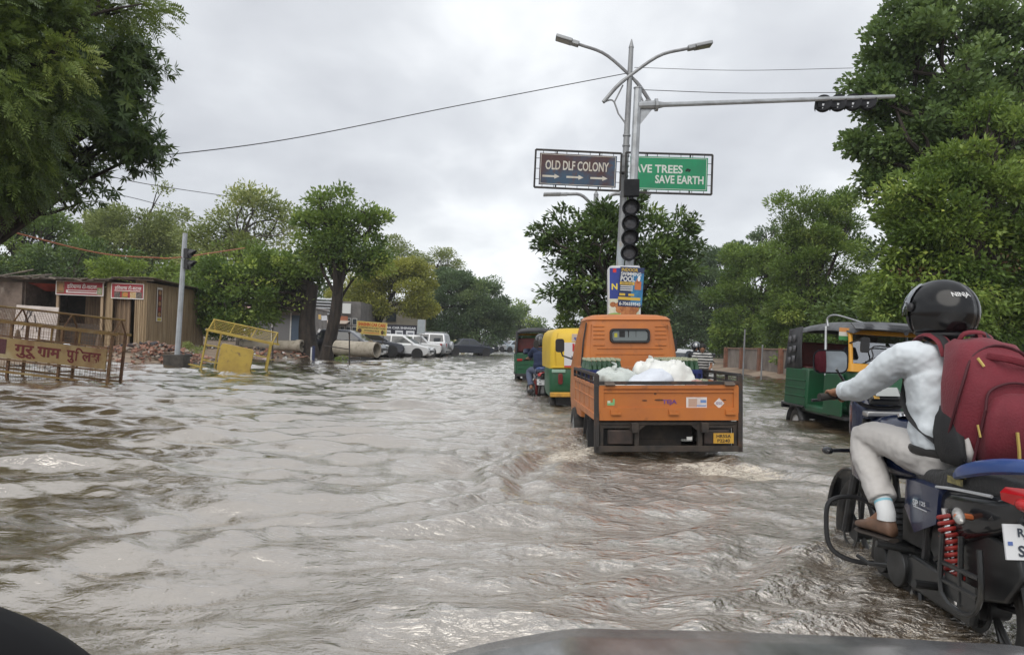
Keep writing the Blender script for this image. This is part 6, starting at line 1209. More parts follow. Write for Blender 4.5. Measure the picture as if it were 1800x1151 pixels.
def hair_cap(t, c, yaw=0, pitch=0):
    b = MB(); Mx = Euler((pitch, 0, yaw)).to_matrix(); c = Vector(c); b.ell(c+Mx @ Vector((0,-.018,.026)), (.086,.096,.100), 0, (pitch,0,yaw)); b.ell(c+Mx @ Vector((0,-.045,-.02)), (.072,.055,.07), 0, (pitch,0,yaw)); lumpy(b, .008, 40, 3); b.build('hair', HAIR, t)
def helmet(t, c, yaw, mat, word=None, visor=True, k=1.0):
    c = Vector(c); Mx = Matrix.Translation(c) @ Euler((0,0,yaw)).to_matrix().to_4x4(); rx, ry, rz = .134*k, .162*k, .150*k; b = MB(); nu = 36; rings = []
    surf = lambda az, el: Vector((rx*math.cos(el)*math.sin(az), ry*math.cos(el)*math.cos(az)-.010, rz*math.sin(el)))
    # shell with a face opening in front: lower rings stop at the cheeks
    for j in range(15):
        el = R(88-8.9*j); row = []
        for i in range(nu+1):
            az = R(-180+360*i/nu); p = surf(az, el if el > R(-25) else el)
            if el < R(-8): f = min(1, (R(-8)-el)/R(30)); p.x *= 1+.02*f; p.y = p.y*(1+.0*f); p.z = min(p.z, -.0)-.012*f
            row.append(Mx @ p)
        rings.append(row)
    face_az = 58; fs = []; n = nu+1
    for j in range(14):
        el_mid = 88-8.9*(j+.5)
        for i in range(nu):
            az = -180+360*(i+.5)/nu
            if el_mid < 18 and abs(az) < face_az: continue
            fs.append((j*n+i, j*n+i+1, (j+1)*n+i+1, (j+1)*n+i))
    b.add([p for r in rings for p in r], fs)
    o = b.build('helmet', mat, t, sharp=180); so = o.modifiers.new('t','SOLIDIFY'); so.thickness = .012; so.offset = -1
    tr = MB(); tr.tube([Mx @ (surf(R(a), R(-36.6))+Vector((0,0,-.010))) for a in range(60, 302, 11)], .010, 6); tr.tube([Mx @ (surf(R(s), R(e))*1.004) for s, e in [(-58,-34),(-58,-15),(-58,0),(-57,15),(-40,18),(-20,19),(0,19),(20,19),(40,18),(57,15),(58,0),(58,-15),(58,-34)]], .007, 6); tr.build('trim', BLACK, o)
    pd = MB(); pd.ell(c+Vector((0,-.02,-.03)), (.112*k,.128*k,.115*k)); pd.build('padding', M('helmet_lining', (.02,.02,.022), .9), o)
    if visor:
        v = MB(); rows = []
        for e in (56, 40, 24, 8, -6): rows.append([Mx @ (surf(R(a), R(e))*1.045) for a in range(-64, 65, 8)])
        v.loft(rows, 0, False, False); q = v.build('visor', glass('smoked_visor', (.25,.26,.28), .25), o)
        for s in (-1, 1): h = MB(); p = Mx @ (surf(R(s*68), R(8))*1.02); h.ell(p, (.016,.022,.022)); h.build('visor_hinge', BLACK, o)
    if word:
        V, Fs = glyphs(word, .02); x0 = min(p[0] for p in V); x1 = max(p[0] for p in V); y0 = min(p[1] for p in V); y1 = max(p[1] for p in V); w = MB(); P = []
        az0, az1, e0, e1 = word_pos
        for p in V:
            u = (p[0]-x0)/(x1-x0); vv = (p[1]-y0)/(y1-y0); q = surf(R(az0+(az1-az0)*u+2.5*vv), R(e0+(e1-e0)*vv))*1.018; P.append(Mx @ q)
        w.add(P, Fs); w.build('lettering', M('helmet_white', (.7,.7,.7), .4), o)
    return o
word_pos = (224, 190, 22, 33)

# ---- motorcycle
BODYB = M('gloss_black_plastic', (.012,.013,.016), .22, coat=.4); NAVY = M('navy_panel', (.012,.022,.065), .25, coat=.4); ENG = M('engine_metal', (.06,.062,.065), .45, .6, col2=(.03,.03,.03), scale=8); TUBEB = M('black_tube', (.02,.02,.022), .35)
MUDDY = M('wet_black_plastic', (.02,.021,.022), .3, col2=(.06,.055,.045), scale=6, lo=.55, hi=.75)
def motorbike(label, loc, rot, group=None):
    t = thing('motorcycle', label, 'motorcycle', loc, rot, group)
    for y, w, nm in ((0,.105,'rear_wheel'),(1.285,.085,'front_wheel')):
        r = .305; Mx = Matrix.Translation((0,y,r)) @ Matrix.Rotation(R(90),4,'Y'); b = MB(); rings = []
        for k in range(40):
            a = 2*math.pi*k/40; rings.append([(w/2*math.sin(q)*1.0, y+(r-.045+.045*math.cos(q))*math.cos(a), r+(r-.045+.045*math.cos(q))*math.sin(a)) for q in [2*math.pi*i/10 for i in range(10)]])
        rings.append(rings[0]); b.loft(rings, 0, False); o = b.build(nm, RUBBER, t); h = MB()
        h.lathe([(r-.075,-.03),(r-.06,-.035),(r-.06,.035),(r-.075,.03),(r-.075,-.03)], 36, 0, Mx); h.lathe([(.06,-.05),(.06,.05)], 16, 0, Mx, True)
        for k in range(5):
            a = 2*math.pi*k/5+.3
            for da in (-.14, .14): h.tube([(0,y+.05*math.cos(a),r+.05*math.sin(a)),(0,y+.24*math.cos(a+da),r+.24*math.sin(a+da))], .013, 6)
        h.lathe([(.09,-.065),(.11,-.065),(.11,-.06),(.09,-.06)], 20, 0, Mx); h.build('rim', ENG, o)
    # frame and engine
    f = MB(); f.tube(curve_pts([(0,1.02,.92),(0,.80,.80),(0,.45,.72),(0,.10,.70),(0,-.25,.74)], 14), .022, 8)
    for s in (-1, 1):
        f.tube(curve_pts([(s*.03,.98,.86),(s*.05,.90,.45),(s*.09,.75,.22),(s*.10,.40,.22)], 12), .018, 8); f.tube([(s*.11,.40,.25),(s*.11,.20,.33),(s*.105,0,.30)], [.026,.024,.022], 8); f.tube([(s*.10,.30,.72),(s*.10,.36,.30)], .018, 8); f.tube([(s*.10,.25,.42),(s*.12,-.22,.72)], .014, 8)
    f.build('frame', TUBEB, t)
    e = MB(); e.box((0,.62,.30), (.24,.34,.20)); e.cyl((-.155,.52,.31),(.155,.52,.31), .095, n=20); e.cyl((-.15,.70,.30),(.15,.70,.30), .075, n=18); e.tube([(0,.70,.38),(0,.78,.58)], .085, 14)
    for i in range(7): e.tube([(0,.712+.011*i,.41+.026*i),(0,.714+.011*i,.418+.026*i)], .105, 14)
    e.box((0,.50,.50), (.16,.22,.16)); e.build('engine', ENG, t, bevel=.012)
    ex = MB(); ex.tube(curve_pts([(.03,.83,.55),(.06,.98,.38),(.12,.80,.18),(.16,.40,.22),(.17,.10,.27)], 16), .021, 8); ex.tube([(.17,.14,.27),(.185,-.10,.33),(.19,-.42,.40)], [.045,.055,.05], 12); ex.build('exhaust', M('exhaust_black', (.03,.03,.03), .35, .5), t)
    # bodywork
    tk = MB(); rings = []
    for y, w, zb, zt in ((.48,.10,.74,.83),(.55,.20,.72,.92),(.70,.27,.70,1.00),(.84,.29,.72,1.02),(.96,.22,.78,1.00),(1.03,.12,.84,.94)): rings.append([(x, y, z) for x, z in rrect(w, zt-zb, min(w, zt-zb)*.42, 4, 0, (zb+zt)/2)])
    tk.loft(rings); tank = tk.build('fuel_tank', NAVY, t, sharp=180)
    cp = MB(); cp.cyl((0,.76,1.015),(0,.765,1.03), .04, n=16); cp.build('fuel_cap', CHROME, tank)
    for s in (-1, 1):
        sh = MB(); sh.loft([[(s*.13,.72,.70),(s*.15,.72,.86),(s*.10,.70,.90)],[(s*.16,.88,.64),(s*.185,.88,.86),(s*.12,.88,.95)],[(s*.15,1.05,.66),(s*.165,1.06,.80),(s*.11,1.05,.88)],[(s*.12,1.12,.70),(s*.13,1.12,.74),(s*.10,1.10,.76)]], 0, True, True); sh.build('tank_shroud', NAVY, t, bevel=.006)
        sd = MB(); sd.loft([[(s*.115,.52,.60),(s*.12,.50,.74),(s*.09,.50,.74)],[(s*.155,.34,.52),(s*.16,.32,.76),(s*.10,.32,.78)],[(s*.15,.16,.60),(s*.16,.12,.76),(s*.10,.10,.78)]], 0, True, True); 
        sd.text('SP', (s*.1635,.31,.665), (0,s,0), Z3, h=.030, w=.05, mi=1, bold=.03); sd.text('125', (s*.1635,.245,.672), (0,s,0), Z3, h=.020, w=.05, mi=1, bold=.03); sd.rect((s*.163,.27,.645), (0,s,0), Z3, .12, .005, 1); sd.build('side_panel', [NAVY, M('panel_lettering', (.6,.62,.65), .3)], t)
    st = MB(); rings = []
    for y, w, zb, zt in ((.58,.14,.79,.86),(.50,.20,.77,.845),(.36,.26,.75,.825),(.20,.27,.745,.83),(.10,.27,.75,.865),(-.05,.25,.765,.885),(-.22,.22,.785,.89),(-.34,.16,.80,.88)): rings.append([(x,y,z) for x, z in rrect(w, zt-zb, .03, 4, 0, (zb+zt)/2)])
    st.loft(rings); seat = st.build('seat', M('seat_vinyl', (.03,.031,.033), .5, bump=.25, bscale=60), t, sharp=60)
    dcl = MB(); dcl.rect((-.1365,.03,.815), (0,-1,0), (0,.0,1), .12, .03, 0, .004); dcl.rect((-.134,-.0,.845), (0,-1,0), (0,0,1), .10, .02, 0, .004); dcl.build('seat_strip', M('seat_strip_yellow', (.30,.26,.10), .6, col2=(.1,.09,.05), scale=40), seat)
    ta = MB(); rings = []
    for y, w, zb, zt in ((.24,.24,.60,.745),(.12,.29,.56,.77),(-.05,.30,.58,.79),(-.22,.26,.65,.81),(-.36,.19,.72,.845),(-.45,.12,.78,.86)): rings.append([(x,y,z) for x, z in rrect(w, zt-zb, .05, 4, 0, (zb+zt)/2)])
    ta.loft(rings); tl = ta.build('tail_cowl', BODYB, t, sharp=60)
    wl = MB(); wl.tube(curve_pts([(-.150,.16,.765),(-.155,.0,.785),(-.135,-.22,.80)], 10), .007, 6); wl.build('silver_line', M('silver_strip', (.6,.62,.65), .25, .4), tl)
    for s in (-1, 1):
        gr = MB(); gr.tube(curve_pts([(s*.135,.04,.835),(s*.165,-.08,.875),(s*.165,-.28,.925),(s*.12,-.44,.95),(s*.0,-.47,.955)], 14), [.016,.02,.024,.027,.029,.03,.03,.03,.03,.029,.028,.026,.025,.024,.022], 8, flat=.6); gr.build('grab_rail', M('grab_rail_blue', (.035,.08,.26), .3, coat=.3), t)
        i_ = MB(); i_.ell((s*.205,-.12,.70), (.022,.075,.028), 0, (R(8),0,s*.35), 14, 9); o = i_.build('indicator', M('clear_lens', (.36,.35,.34), .08, .35, spec=.9, col2=(.6,.6,.58), scale=40), t); i2 = MB(); i2.ell((s*.224,-.145,.70), (.010,.022,.016)); i2.tube([(s*.13,-.10,.69),(s*.19,-.115,.70)], .012, 6); i2.build('bulb', M('orange_bulb', (.55,.16,.06), .3), o)
        fi = MB(); fi.ell((s*.30,1.02,.80), (.030,.04,.022)); fi.tube([(s*.12,1.05,.80),(s*.28,1.02,.80)], .011, 6); fi.build('front_indicator', BODYB, t)
        # spring and damper
        a, c = Vector((s*.165,.045,.665)), Vector((s*.150,-.015,.36)); sp = MB(); N = 120; d = (c-a).normalized(); u = d.cross(X3).normalized(); w = d.cross(u); sp.tube([a+(c-a)*(i/N)+(u*math.cos(i/N*6.283*12)+w*math.sin(i/N*6.283*12))*.031 for i in range(N+1)], .0098, 7); spo = sp.build('spring', M('red_spring', (.36,.03,.025), .4, col2=(.22,.03,.025), scale=30), t)
        dm = MB(); dm.tube([a-d*.03, c+d*.05], .016, 10); dm.build('damper', CHROME, spo)
        fk = MB(); fk.tube([(s*.09,1.02,.98),(s*.09,1.13,.70)], .020, 10); fk.tube([(s*.09,1.13,.72),(s*.085,1.285,.30)], .027, 10); fk.build('fork_leg', ENG, t)
        pg = MB(); pg.tube([(s*.10,.46,.40),(s*.27,.47,.43)], .016, 8); pg.build('foot_peg', MUDDY, t); pg = MB(); pg.tube([(s*.12,.14,.33),(s*.26,.12,.35)], .019, 8); pg.build('pillion_peg', MUDDY, t)
    tlm = MB(); tlm.loft([[(-.135,-.28,.80),(-.14,-.28,.83),(-.12,-.28,.85)],[(-.11,-.38,.785),(-.115,-.39,.835),(-.09,-.38,.86)],[(0,-.42,.775),(0,-.44,.83),(0,-.43,.87)],[(.11,-.38,.785),(.115,-.39,.835),(.09,-.38,.86)],[(.135,-.28,.80),(.14,-.28,.83),(.12,-.28,.85)]], 0, False, True); tlm.ell((-.09,-.37,.80), (.045,.045,.03)); tlm.build('tail_lamp', M('red_tail_lens', (.50,.012,.015), .12, spec=.8), t)
    rf = MB(); pts = [(0,-.26,.76),(0,-.30,.68),(0,-.33,.54),(0,-.38,.38)]; P = curve_pts(pts, 10); rf.loft([[p+Vector((x,abs(x)*.35,0)) for x in (-.085,-.06,0,.06,.085)] for p in P], 0, False, False); q = rf.build('rear_fender', MUDDY, t); q.modifiers.new('t','SOLIDIFY').thickness = .012
    hu = MB(); hu.loft([[(x, .365*math.cos(a), .305+.365*math.sin(a)) for x in (-.075,-.05,.05,.075)] for a in [R(20+130*i/16) for i in range(17)]], 0, False, False); q = hu.build('tyre_hugger', MUDDY, t); inn = MB(); inn.prism([(-.33,.62),(.26,.66),(.30,.46),(.20,.36),(-.06,.34),(-.26,.40),(-.36,.52)], -.105, -.075, 'x'); inn.prism([(-.33,.62),(.26,.66),(.30,.46),(.20,.36),(-.06,.34),(-.26,.40),(-.36,.52)], .075, .105, 'x'); inn.prism([(-.33,.61),(.26,.65),(.26,.62),(-.33,.58)], -.075, .075, 'x'); inn.build('inner_fender', MUDDY, t, bevel=.01); q.modifiers.new('t','SOLIDIFY').thickness = .008
    npl = MB(); mm = Euler((R(-12),0,0)).to_matrix(); nc = Vector((-.045,-.335,.655)); npl.box(nc, (.22,.008,.13), 0, mm); uy = mm @ Z3; npl.text('RJ', nc+Vector((-.045,-.004,0))+uy*.03, X3, uy, h=.042, mi=1, bold=.03, lift=.003); npl.text('S4', nc+Vector((-.04,-.004,0))-uy*.032, X3, uy, h=.042, mi=1, bold=.03, lift=.003); npl.rect(nc+Vector((-.092,-.004,0))-uy*.005, X3, uy, .018, .014, 2, .003); npl.build('number_plate', [M('plate_white', (.72,.73,.75), .35), M('plate_ink', (.04,.05,.07), .5), M('plate_blue', (.1,.16,.4), .5)], t, bevel=.002)
    sg = MB()
    for P in ([(-.205,.0,.60),(-.215,-.02,.36),(-.21,-.20,.33),(-.20,-.27,.42),(-.195,-.25,.60)], [(-.205,.01,.48),(-.20,-.26,.49)], [(-.207,.0,.41),(-.205,-.26,.415)], [(-.20,-.13,.34),(-.2,-.13,.62)]): sg.tube(curve_pts(P, 12) if len(P) > 2 else P, .011, 6)
    sg.box((-.20,-.13,.40), (.008,.22,.10)); sg.build('saree_guard', MUDDY, t)
    cc = MB(); cc.prism([(-.09,.24),(-.10,.31),(-.04,.385),(.40,.40),(.50,.36),(.50,.27),(.40,.24)], -.135, -.10, 'x'); cc.build('chain_case', MUDDY, t, bevel=.012)
    lg = MB(); lg.tube(curve_pts([(-.04,.93,.50),(-.16,.98,.55),(-.29,.99,.53),(-.315,.985,.42),(-.30,.96,.28),(-.20,.92,.22),(-.05,.88,.22)], 24), .0135, 8); lg.tube(curve_pts([(.04,.93,.50),(.16,.98,.55),(.29,.99,.53),(.315,.985,.42),(.30,.96,.28),(.20,.92,.22),(.05,.88,.22)], 24), .0135, 8); lg.build('leg_guard', TUBEB, t)
    ff = MB(); ff.loft([[(x, 1.285+.35*math.cos(a), .305+.35*math.sin(a)) for x in (-.07,-.045,.045,.07)] for a in [R(10+150*i/16) for i in range(17)]], 0, False, False); q = ff.build('front_fender', BODYB, t); q.modifiers.new('t','SOLIDIFY').thickness = .008
    ss = MB(); ss.tube(curve_pts([(-.10,.44,.24),(-.17,.40,.10),(-.22,.36,-.02)], 8), .013, 6); ss.box((-.225,.35,-.02), (.06,.09,.015)); ss.tube([(-.12,.34,.24),(-.16,.24,.06),(.16,.24,.06),(.12,.34,.24)], .014, 6); ss.tube([(-.11,.55,.30),(-.19,.72,.26),(-.22,.80,.28)], .011, 6); ss.build('stand', MUDDY, t)
    # steering
    hb = MB(); hb.tube(curve_pts([(-.37,.90,1.105),(-.22,.93,1.115),(-.12,1.0,1.06),(0,1.02,1.04),(.12,1.0,1.06),(.22,.93,1.115),(.37,.90,1.105)], 30), .011, 8); hb.build('handlebar', TUBEB, t)
    for s in (-1, 1):
        g = MB(); g.tube([(s*.245,.925,1.114),(s*.375,.899,1.104)], .018, 12); g.tube([(s*.37,.90,1.104),(s*.395,.895,1.103)], .021, 12); g.build('grip', RUBBER, t)
        lv = MB(); lv.tube(curve_pts([(s*.21,.95,1.11),(s*.25,1.0,1.10),(s*.34,.985,1.085),(s*.41,.965,1.08)], 10), .008, 6); lv.box((s*.215,.94,1.115), (.05,.05,.05)); lv.build('lever', M('dark_lever', (.05,.05,.055), .35, .5), t)
        m = MB(); m.tube(curve_pts([(s*.20,.96,1.13),(s*.24,.98,1.20),(s*.285,.955,1.255)], 8), .008, 6); o2 = rrect(.20,.13,.04,5,s*.315,1.295); m.loft([[(x, .955+(x-s*.315)*s*-.12, z) for x, z in o2],[(s*.315+(x-s*.315)*.75, 1.0, 1.295+(z-1.295)*.7) for x, z in o2]], 0, True, True); mo = m.build('mirror', BODYB, t); mg = MB(); o3 = rrect(.182,.114,.033,5,s*.315,1.295); mg.add([(x, .952+(x-s*.315)*s*-.12, z) for x, z in o3], [tuple(range(len(o3)))]); mg.build('mirror_glass', M('mirror_silver', (.85,.87,.88), .02, 1), mo)
    hl = MB(); rings = []
    for y, w, zb, zt in ((1.02,.20,.86,1.08),(1.10,.26,.82,1.12),(1.18,.24,.84,1.10),(1.25,.16,.88,1.04)): rings.append([(x,y,z) for x, z in rrect(w, zt-zb, .06, 4, 0, (zb+zt)/2)])
    hl.loft(rings); ho = hl.build('headlight_cowl', NAVY, t, sharp=60); hg = MB(); hg.ell((0,1.245,.95), (.075,.02,.06)); hg.build('headlight', M('lamp_glass', (.6,.62,.62), .1), ho)
    ds = MB(); ds.box((0,1.01,1.105), (.17,.05,.085), 0, (R(-50),0,0)); ds.rect((0,.993,1.125), X3, (0,.64,.77), .13, .06, 1, .014); ds.rect((-.06,.985,1.09), X3, (0,.64,.77), .03,.02, 2, .022); ds.build('instrument_panel', [BODYB, M('dial_grey', (.45,.47,.46), .2), M('amber_tell', (.55,.33,.08), .3)], t, bevel=.006)
    yk = MB(); yk.box((0,1.0,1.01), (.22,.07,.03)); yk.build('fork_yoke', M('silver_yoke', (.5,.5,.5), .35, .6), t, bevel=.008)
    return t
BX, BY, BZ = 2.05, 3.10, -.20
BROT = (0, -PHI*.6, R(-2.6))
RJ = dict(pel=(.01,.36,.89), chest=(.02,.40,1.22), neck=(.015,.44,1.385), head=(.01,.475,1.525), shL=(-.17,.42,1.33), shR=(.21,.42,1.33), elL=(-.27,.66,1.17), elR=(.37,.66,1.17),
    wrL=(-.305,.845,1.135), wrR=(.305,.845,1.135), grL=(-.315,.911,1.110), grR=(.315,.911,1.110), hipL=(-.08,.42,.87), hipR=(.12,.42,.87), knL=(-.195,.79,.905), knR=(.27,.79,.905), anL=(-.20,.52,.565), anR=(.245,.52,.565), toL=(-.235,.68,.475), toR=(.275,.68,.475))
def riders():
    motorbike('dark blue and black motorcycle with red rear spring under the pale shirted rider', (BX, BY, BZ), BROT)
    t = thing('person', 'motorcycle rider in black helmet, pale blue shirt, light trousers and brown shoes', 'person', (BX, BY, BZ), BROT)
    SH = M('pale_blue_shirt', (.66,.71,.75), .8, col2=(.63,.68,.72), scale=3, stretch=(1,.5,1), bump=.30, bscale=8, sheen=.15); TR = M('light_grey_trousers', (.56,.54,.525), .8, col2=(.52,.50,.48), scale=4, stretch=(.6,.5,1), bump=.35, bscale=10)
    SHOE = M('brown_leather', (.20,.115,.075), .5, col2=(.13,.075,.05), scale=9)
    V = mk(t, RJ, SKIN, SH, TR, SHOE, vox=.0085, look=R(30), nod=R(-4), sock=[M('white_sock', (.72,.74,.75), .85), M('sock_stripe', (.28,.55,.66), .85)], fold=.022)
    helmet(t, V['head']+Vector((0,-.005,.022)), R(30), M('gloss_black_helmet', (.006,.006,.007), .17, spec=.5), 'NINJA', k=1.06)
    be = MB(); p = V['pel']; be.tube([p+Vector((.172*math.cos(a), -.008+.135*math.sin(a), .015+.012*math.sin(a))) for a in [2*math.pi*k/28 for k in range(28)]], .020, 8, closed=True, flat=.5); be.build('belt', M('black_belt', (.015,.014,.014), .45), t)
    for S in 'LR': cu = MB(); a, c = V['el'+S].lerp(V['wr'+S], .58), V['el'+S].lerp(V['wr'+S], .80); cu.tube([a, a.lerp(c, .9), c], [.052,.051,.047], 14); cu.build('cuff', SH, t)
    # backpack
    o = Vector((BX, BY, BZ)); bp = thing('backpack', 'maroon and black backpack worn by the motorcycle rider in the pale shirt', 'backpack', o, BROT)
    MAR = M('maroon_fabric', (.17,.016,.028), .75, col2=(.13,.012,.022), scale=5, bump=.2, bscale=110, sheen=.1); BLK = M('black_fabric', (.014,.014,.016), .7, bump=.2, bscale=160); YZ = M('yellow_zip', (.55,.42,.12), .5)
    cx = .055; b = MB(); rings = []
    for z, w, y0, y1, rr in ((.865,.26,.17,.03,.06),(.89,.34,.20,.0,.08),(.98,.385,.235,-.03,.09),(1.10,.39,.26,-.045,.10),(1.22,.37,.28,-.03,.10),(1.32,.32,.30,.02,.10),(1.385,.25,.31,.09,.08),(1.41,.15,.30,.15,.05)): rings.append([(x+cx, y, z) for x, y in rrect(w*.94, y0-y1, min(rr, (y0-y1)*.45), 6, 0, (y0+y1)/2)])
    b.loft(rings); lumpy(b, .022, 9, 2, .3); bo = b.build('main_bag', MAR, bp, sharp=180)
    b = MB(); rings = []
    for z, w, y0, y1 in ((.885,.22,.04,-.03),(.91,.27,.04,-.075),(1.0,.29,.03,-.10),(1.10,.27,.02,-.10),(1.17,.21,.03,-.07),(1.19,.12,.04,-.03)): rings.append([(x+cx+.015, y, z) for x, y in rrect(w, y0-y1, .035, 6, 0, (y0+y1)/2)])
    b.loft(rings); lumpy(b, .010, 11, 4); b.build('front_pocket', MAR, bp, sharp=180)
    b = MB(); rings = []
    for z, y0, y1, d in ((.87,.20,.02,.0),(.92,.235,.0,.022),(1.0,.245,.02,.03),(1.07,.24,.06,.022),(1.12,.22,.10,.004)): rings.append([(cx-.165-d*s_, y, z) for y, s_ in ((y0,0),(y0-.02,.9),((y0+y1)/2,1.25),(y1+.03,.9),(y1,0))]+[(cx-.13, (y0+y1)/2, z)])
    b.loft(rings); b.build('side_pocket', BLK, bp, sharp=180)
    b = MB()
    for P in ([(cx-.185,.14,.92),(cx-.192,.05,1.10),(cx-.165,.03,1.24),(cx-.11,.06,1.345),(cx,.08,1.39),(cx+.11,.06,1.345),(cx+.17,.03,1.22)], [(cx-.125,-.058,1.12),(cx-.10,-.045,1.20),(cx,-.04,1.235),(cx+.11,-.045,1.20),(cx+.14,-.06,1.1)], [(cx-.15,-.02,.90),(cx-.14,-.04,1.0),(cx-.125,-.058,1.12)]): b.tube(curve_pts(P, 20), .006, 6)
    b.build('piping', M('dark_maroon', (.06,.008,.014), .7), bo)
    b = MB(); b.tube(curve_pts([(cx-.06,.28,1.40),(cx-.04,.25,1.445),(cx+.04,.25,1.445),(cx+.06,.28,1.40)], 10), .012, 8, flat=.5); b.build('haul_loop', MAR, bp); b = MB(); b.tube(curve_pts([(cx-.07,.03,1.345),(cx,-.03,1.33),(cx+.12,-.0,1.29),(cx+.17,.02,1.2)], 12), .017, 8, flat=.45); b.build('compression_strap', MAR, bp)
    for P, r_ in ((curve_pts([(cx-.02,-.112,.90),(cx-.025,-.118,.96),(cx-.03,-.112,1.04)], 8), .010), ([(cx-.115,.02,1.335),(cx-.10,.0,1.30)], .006), ([(cx-.145,-.04,1.06),(cx-.14,-.052,1.01)], .007)): b = MB(); b.tube(P, r_, 6, flat=.5); b.build('zip_pull', YZ, bp)
    b = MB(); b.loft([[(cx-.165,.04,.985),(cx-.15,.01,1.0)],[(cx-.175,.03,.93),(cx-.14,-.01,.94)],[(cx-.16,.02,.90),(cx-.13,-.01,.895)]], 0, False, False); q = b.build('grey_tab', M('grey_tab', (.42,.40,.39), .6), bp); q.modifiers.new('t','SOLIDIFY').thickness = .006
    for s in (-1, 1):
        b = MB(); X = cx+s*.10; b.tube(curve_pts([(X-s*.01,.295,1.34),(X+s*.0,.33,1.41),(X+s*.03,.41,1.443),(X+s*.045,.50,1.39),(X+s*.055,.535,1.27),(X+s*.06,.53,1.18)], 18), .034, 8, flat=.28, up=(1,0,0)); b.build('shoulder_strap', MAR, bp)
        b = MB(); b.tube(curve_pts([(X-s*.008,.288,1.355),(X+s*.002,.328,1.422),(X+s*.03,.41,1.4535)], 10), .017, 8, flat=.3, up=(1,0,0)); b.tube(curve_pts([(X+s*.06,.535,1.23),(X+s*.105,.47,1.12),(X+s*.115,.36,1.03),(X+s*.07,.22,.945)], 14), .016, 8, flat=.35, up=(1,0,0)); b.build('strap_webbing', BLK, bp)
    # blue shirted rider ahead, on his own motorcycle
    src = [o for o in bpy.data.objects if o.name == 'motorcycle'][0]; a = at(950, 690, 16.6); L2 = (a.x+.06, 16.2, -.33)
    copy_thing(src, L2, (0,-PHI,R(1)), 'black motorcycle with red tail lamp between the black topped auto and the yellow auto')
    t = thing('person', 'motorcycle rider in dark blue shirt and black helmet between the two auto rickshaws', 'person', L2, (0,-PHI,R(1)))
    J = {k: (Vector(v)-(Vector((.04,0,0)) if k in ('pel','chest','neck','head') else Vector((0,0,0)))) for k, v in RJ.items()}; J['knL'] = (-.27,.74,.84); J['anL'] = (-.24,.40,.47); J['toL'] = (-.29,.57,.40)
    V = mk(t, J, SKIN, M('navy_shirt', (.018,.03,.075), .8, col2=(.012,.02,.055), scale=5), M('blue_jeans', (.10,.12,.18), .85, col2=(.07,.085,.13), scale=6), M('dark_shoe', (.04,.04,.045), .6), vox=.012, short=True, fold=.012); helmet(t, V['head']+Vector((0,0,.02)), 0, M('dark_grey_helmet', (.04,.042,.045), .15, coat=.6))
    # rider behind the striped shirt man
    a = at(1219, 640, 22); L3 = (a.x, 22.5, -.30); copy_thing(src, L3, (0,0,R(188)), 'motorcycle of the helmeted rider half hidden behind the striped shirt man')
    t = thing('person', 'helmeted rider in dark jacket leaning forward just right of the truck cab', 'person', L3, (0,0,R(188))); V = mk(t, RJ, SKIN, M('slate_jacket', (.035,.042,.055), .7), M('black_trousers', (.02,.02,.024), .8), M('dark_shoe', (.04,.04,.045), .6), vox=.013, fold=.012); helmet(t, V['head']+Vector((0,0,.02)), 0, M('black_helmet', (.012,.012,.013), .1, coat=.8))
    # man in the striped shirt wading
    a = at(1234, 640, 20); t = thing('person', 'man with bowed head in a black and white striped shirt wading right of the truck', 'person', (a.x, 20, -.34), (0,0,R(165)))
    J = dict(pel=(0,0,.90), chest=(0,.06,1.24), neck=(0,.10,1.42), head=(0,.20,1.53), shL=(-.17,.07,1.36), shR=(.17,.07,1.36), elL=(-.24,.08,1.10), elR=(.24,.12,1.10), wrL=(-.20,.26,.98), wrR=(.20,.28,.98), hipL=(-.09,0,.86), hipR=(.09,0,.86), knL=(-.11,.10,.47), knR=(.11,-.02,.47), anL=(-.11,.02,.09), anR=(.11,-.12,.09), toL=(-.13,.16,.03), toR=(.13,.04,.03))
    m = M('striped_shirt', (.03,.03,.034), .8); n = m.node_tree.nodes; l = m.node_tree.links; tc = n.new('ShaderNodeTexCoord'); w = n.new('ShaderNodeTexWave'); w.wave_type = 'BANDS'; w.bands_direction = 'Z'; w.inputs['Scale'].default_value = 4.2; w.inputs['Distortion'].default_value = 1.2; w.inputs['Detail Scale'].default_value = 2; l.new(tc.outputs['Object'], w.inputs['Vector']); r = n.new('ShaderNodeValToRGB'); r.color_ramp.elements[0].position = .52; r.color_ramp.elements[0].color = (.025,.025,.03,1); r.color_ramp.elements[1].position = .58; r.color_ramp.elements[1].color = (.62,.62,.60,1); l.new(w.outputs['Fac'], r.inputs[0]); l.new(r.outputs[0], n['Principled BSDF'].inputs['Base Color'])
    V = mk(t, J, SKIN, m, M('black_trousers', (.02,.02,.024), .8), M('dark_shoe', (.04,.04,.045), .6), vox=.012, short=True, nod=R(-38), hands='open', fold=.01); hair_cap(t, V['head'], 0, R(-38))
    # driver of the oncoming auto
    t = thing('person', 'auto driver in dark checked clothes sitting behind the windscreen of the oncoming rickshaw', 'person', (5.44, 12.95-1.28, -.30+.34), (0,-PHI*.6,R(180)))
    J = dict(pel=(0,0,.72), chest=(0,-.02,1.06), neck=(0,0,1.22), head=(0,.03,1.34), shL=(-.17,0,1.17), shR=(.17,0,1.17), elL=(-.27,.16,.98), elR=(.27,.16,.98), wrL=(-.27,.42,.94), wrR=(.27,.42,.94), grL=(-.27,.49,.92), grR=(.27,.49,.92), hipL=(-.10,.06,.70), hipR=(.10,.06,.70), knL=(-.14,.46,.72), knR=(.14,.46,.72), anL=(-.14,.52,.30), anR=(.14,.52,.30), toL=(-.15,.68,.24), toR=(.15,.68,.24))
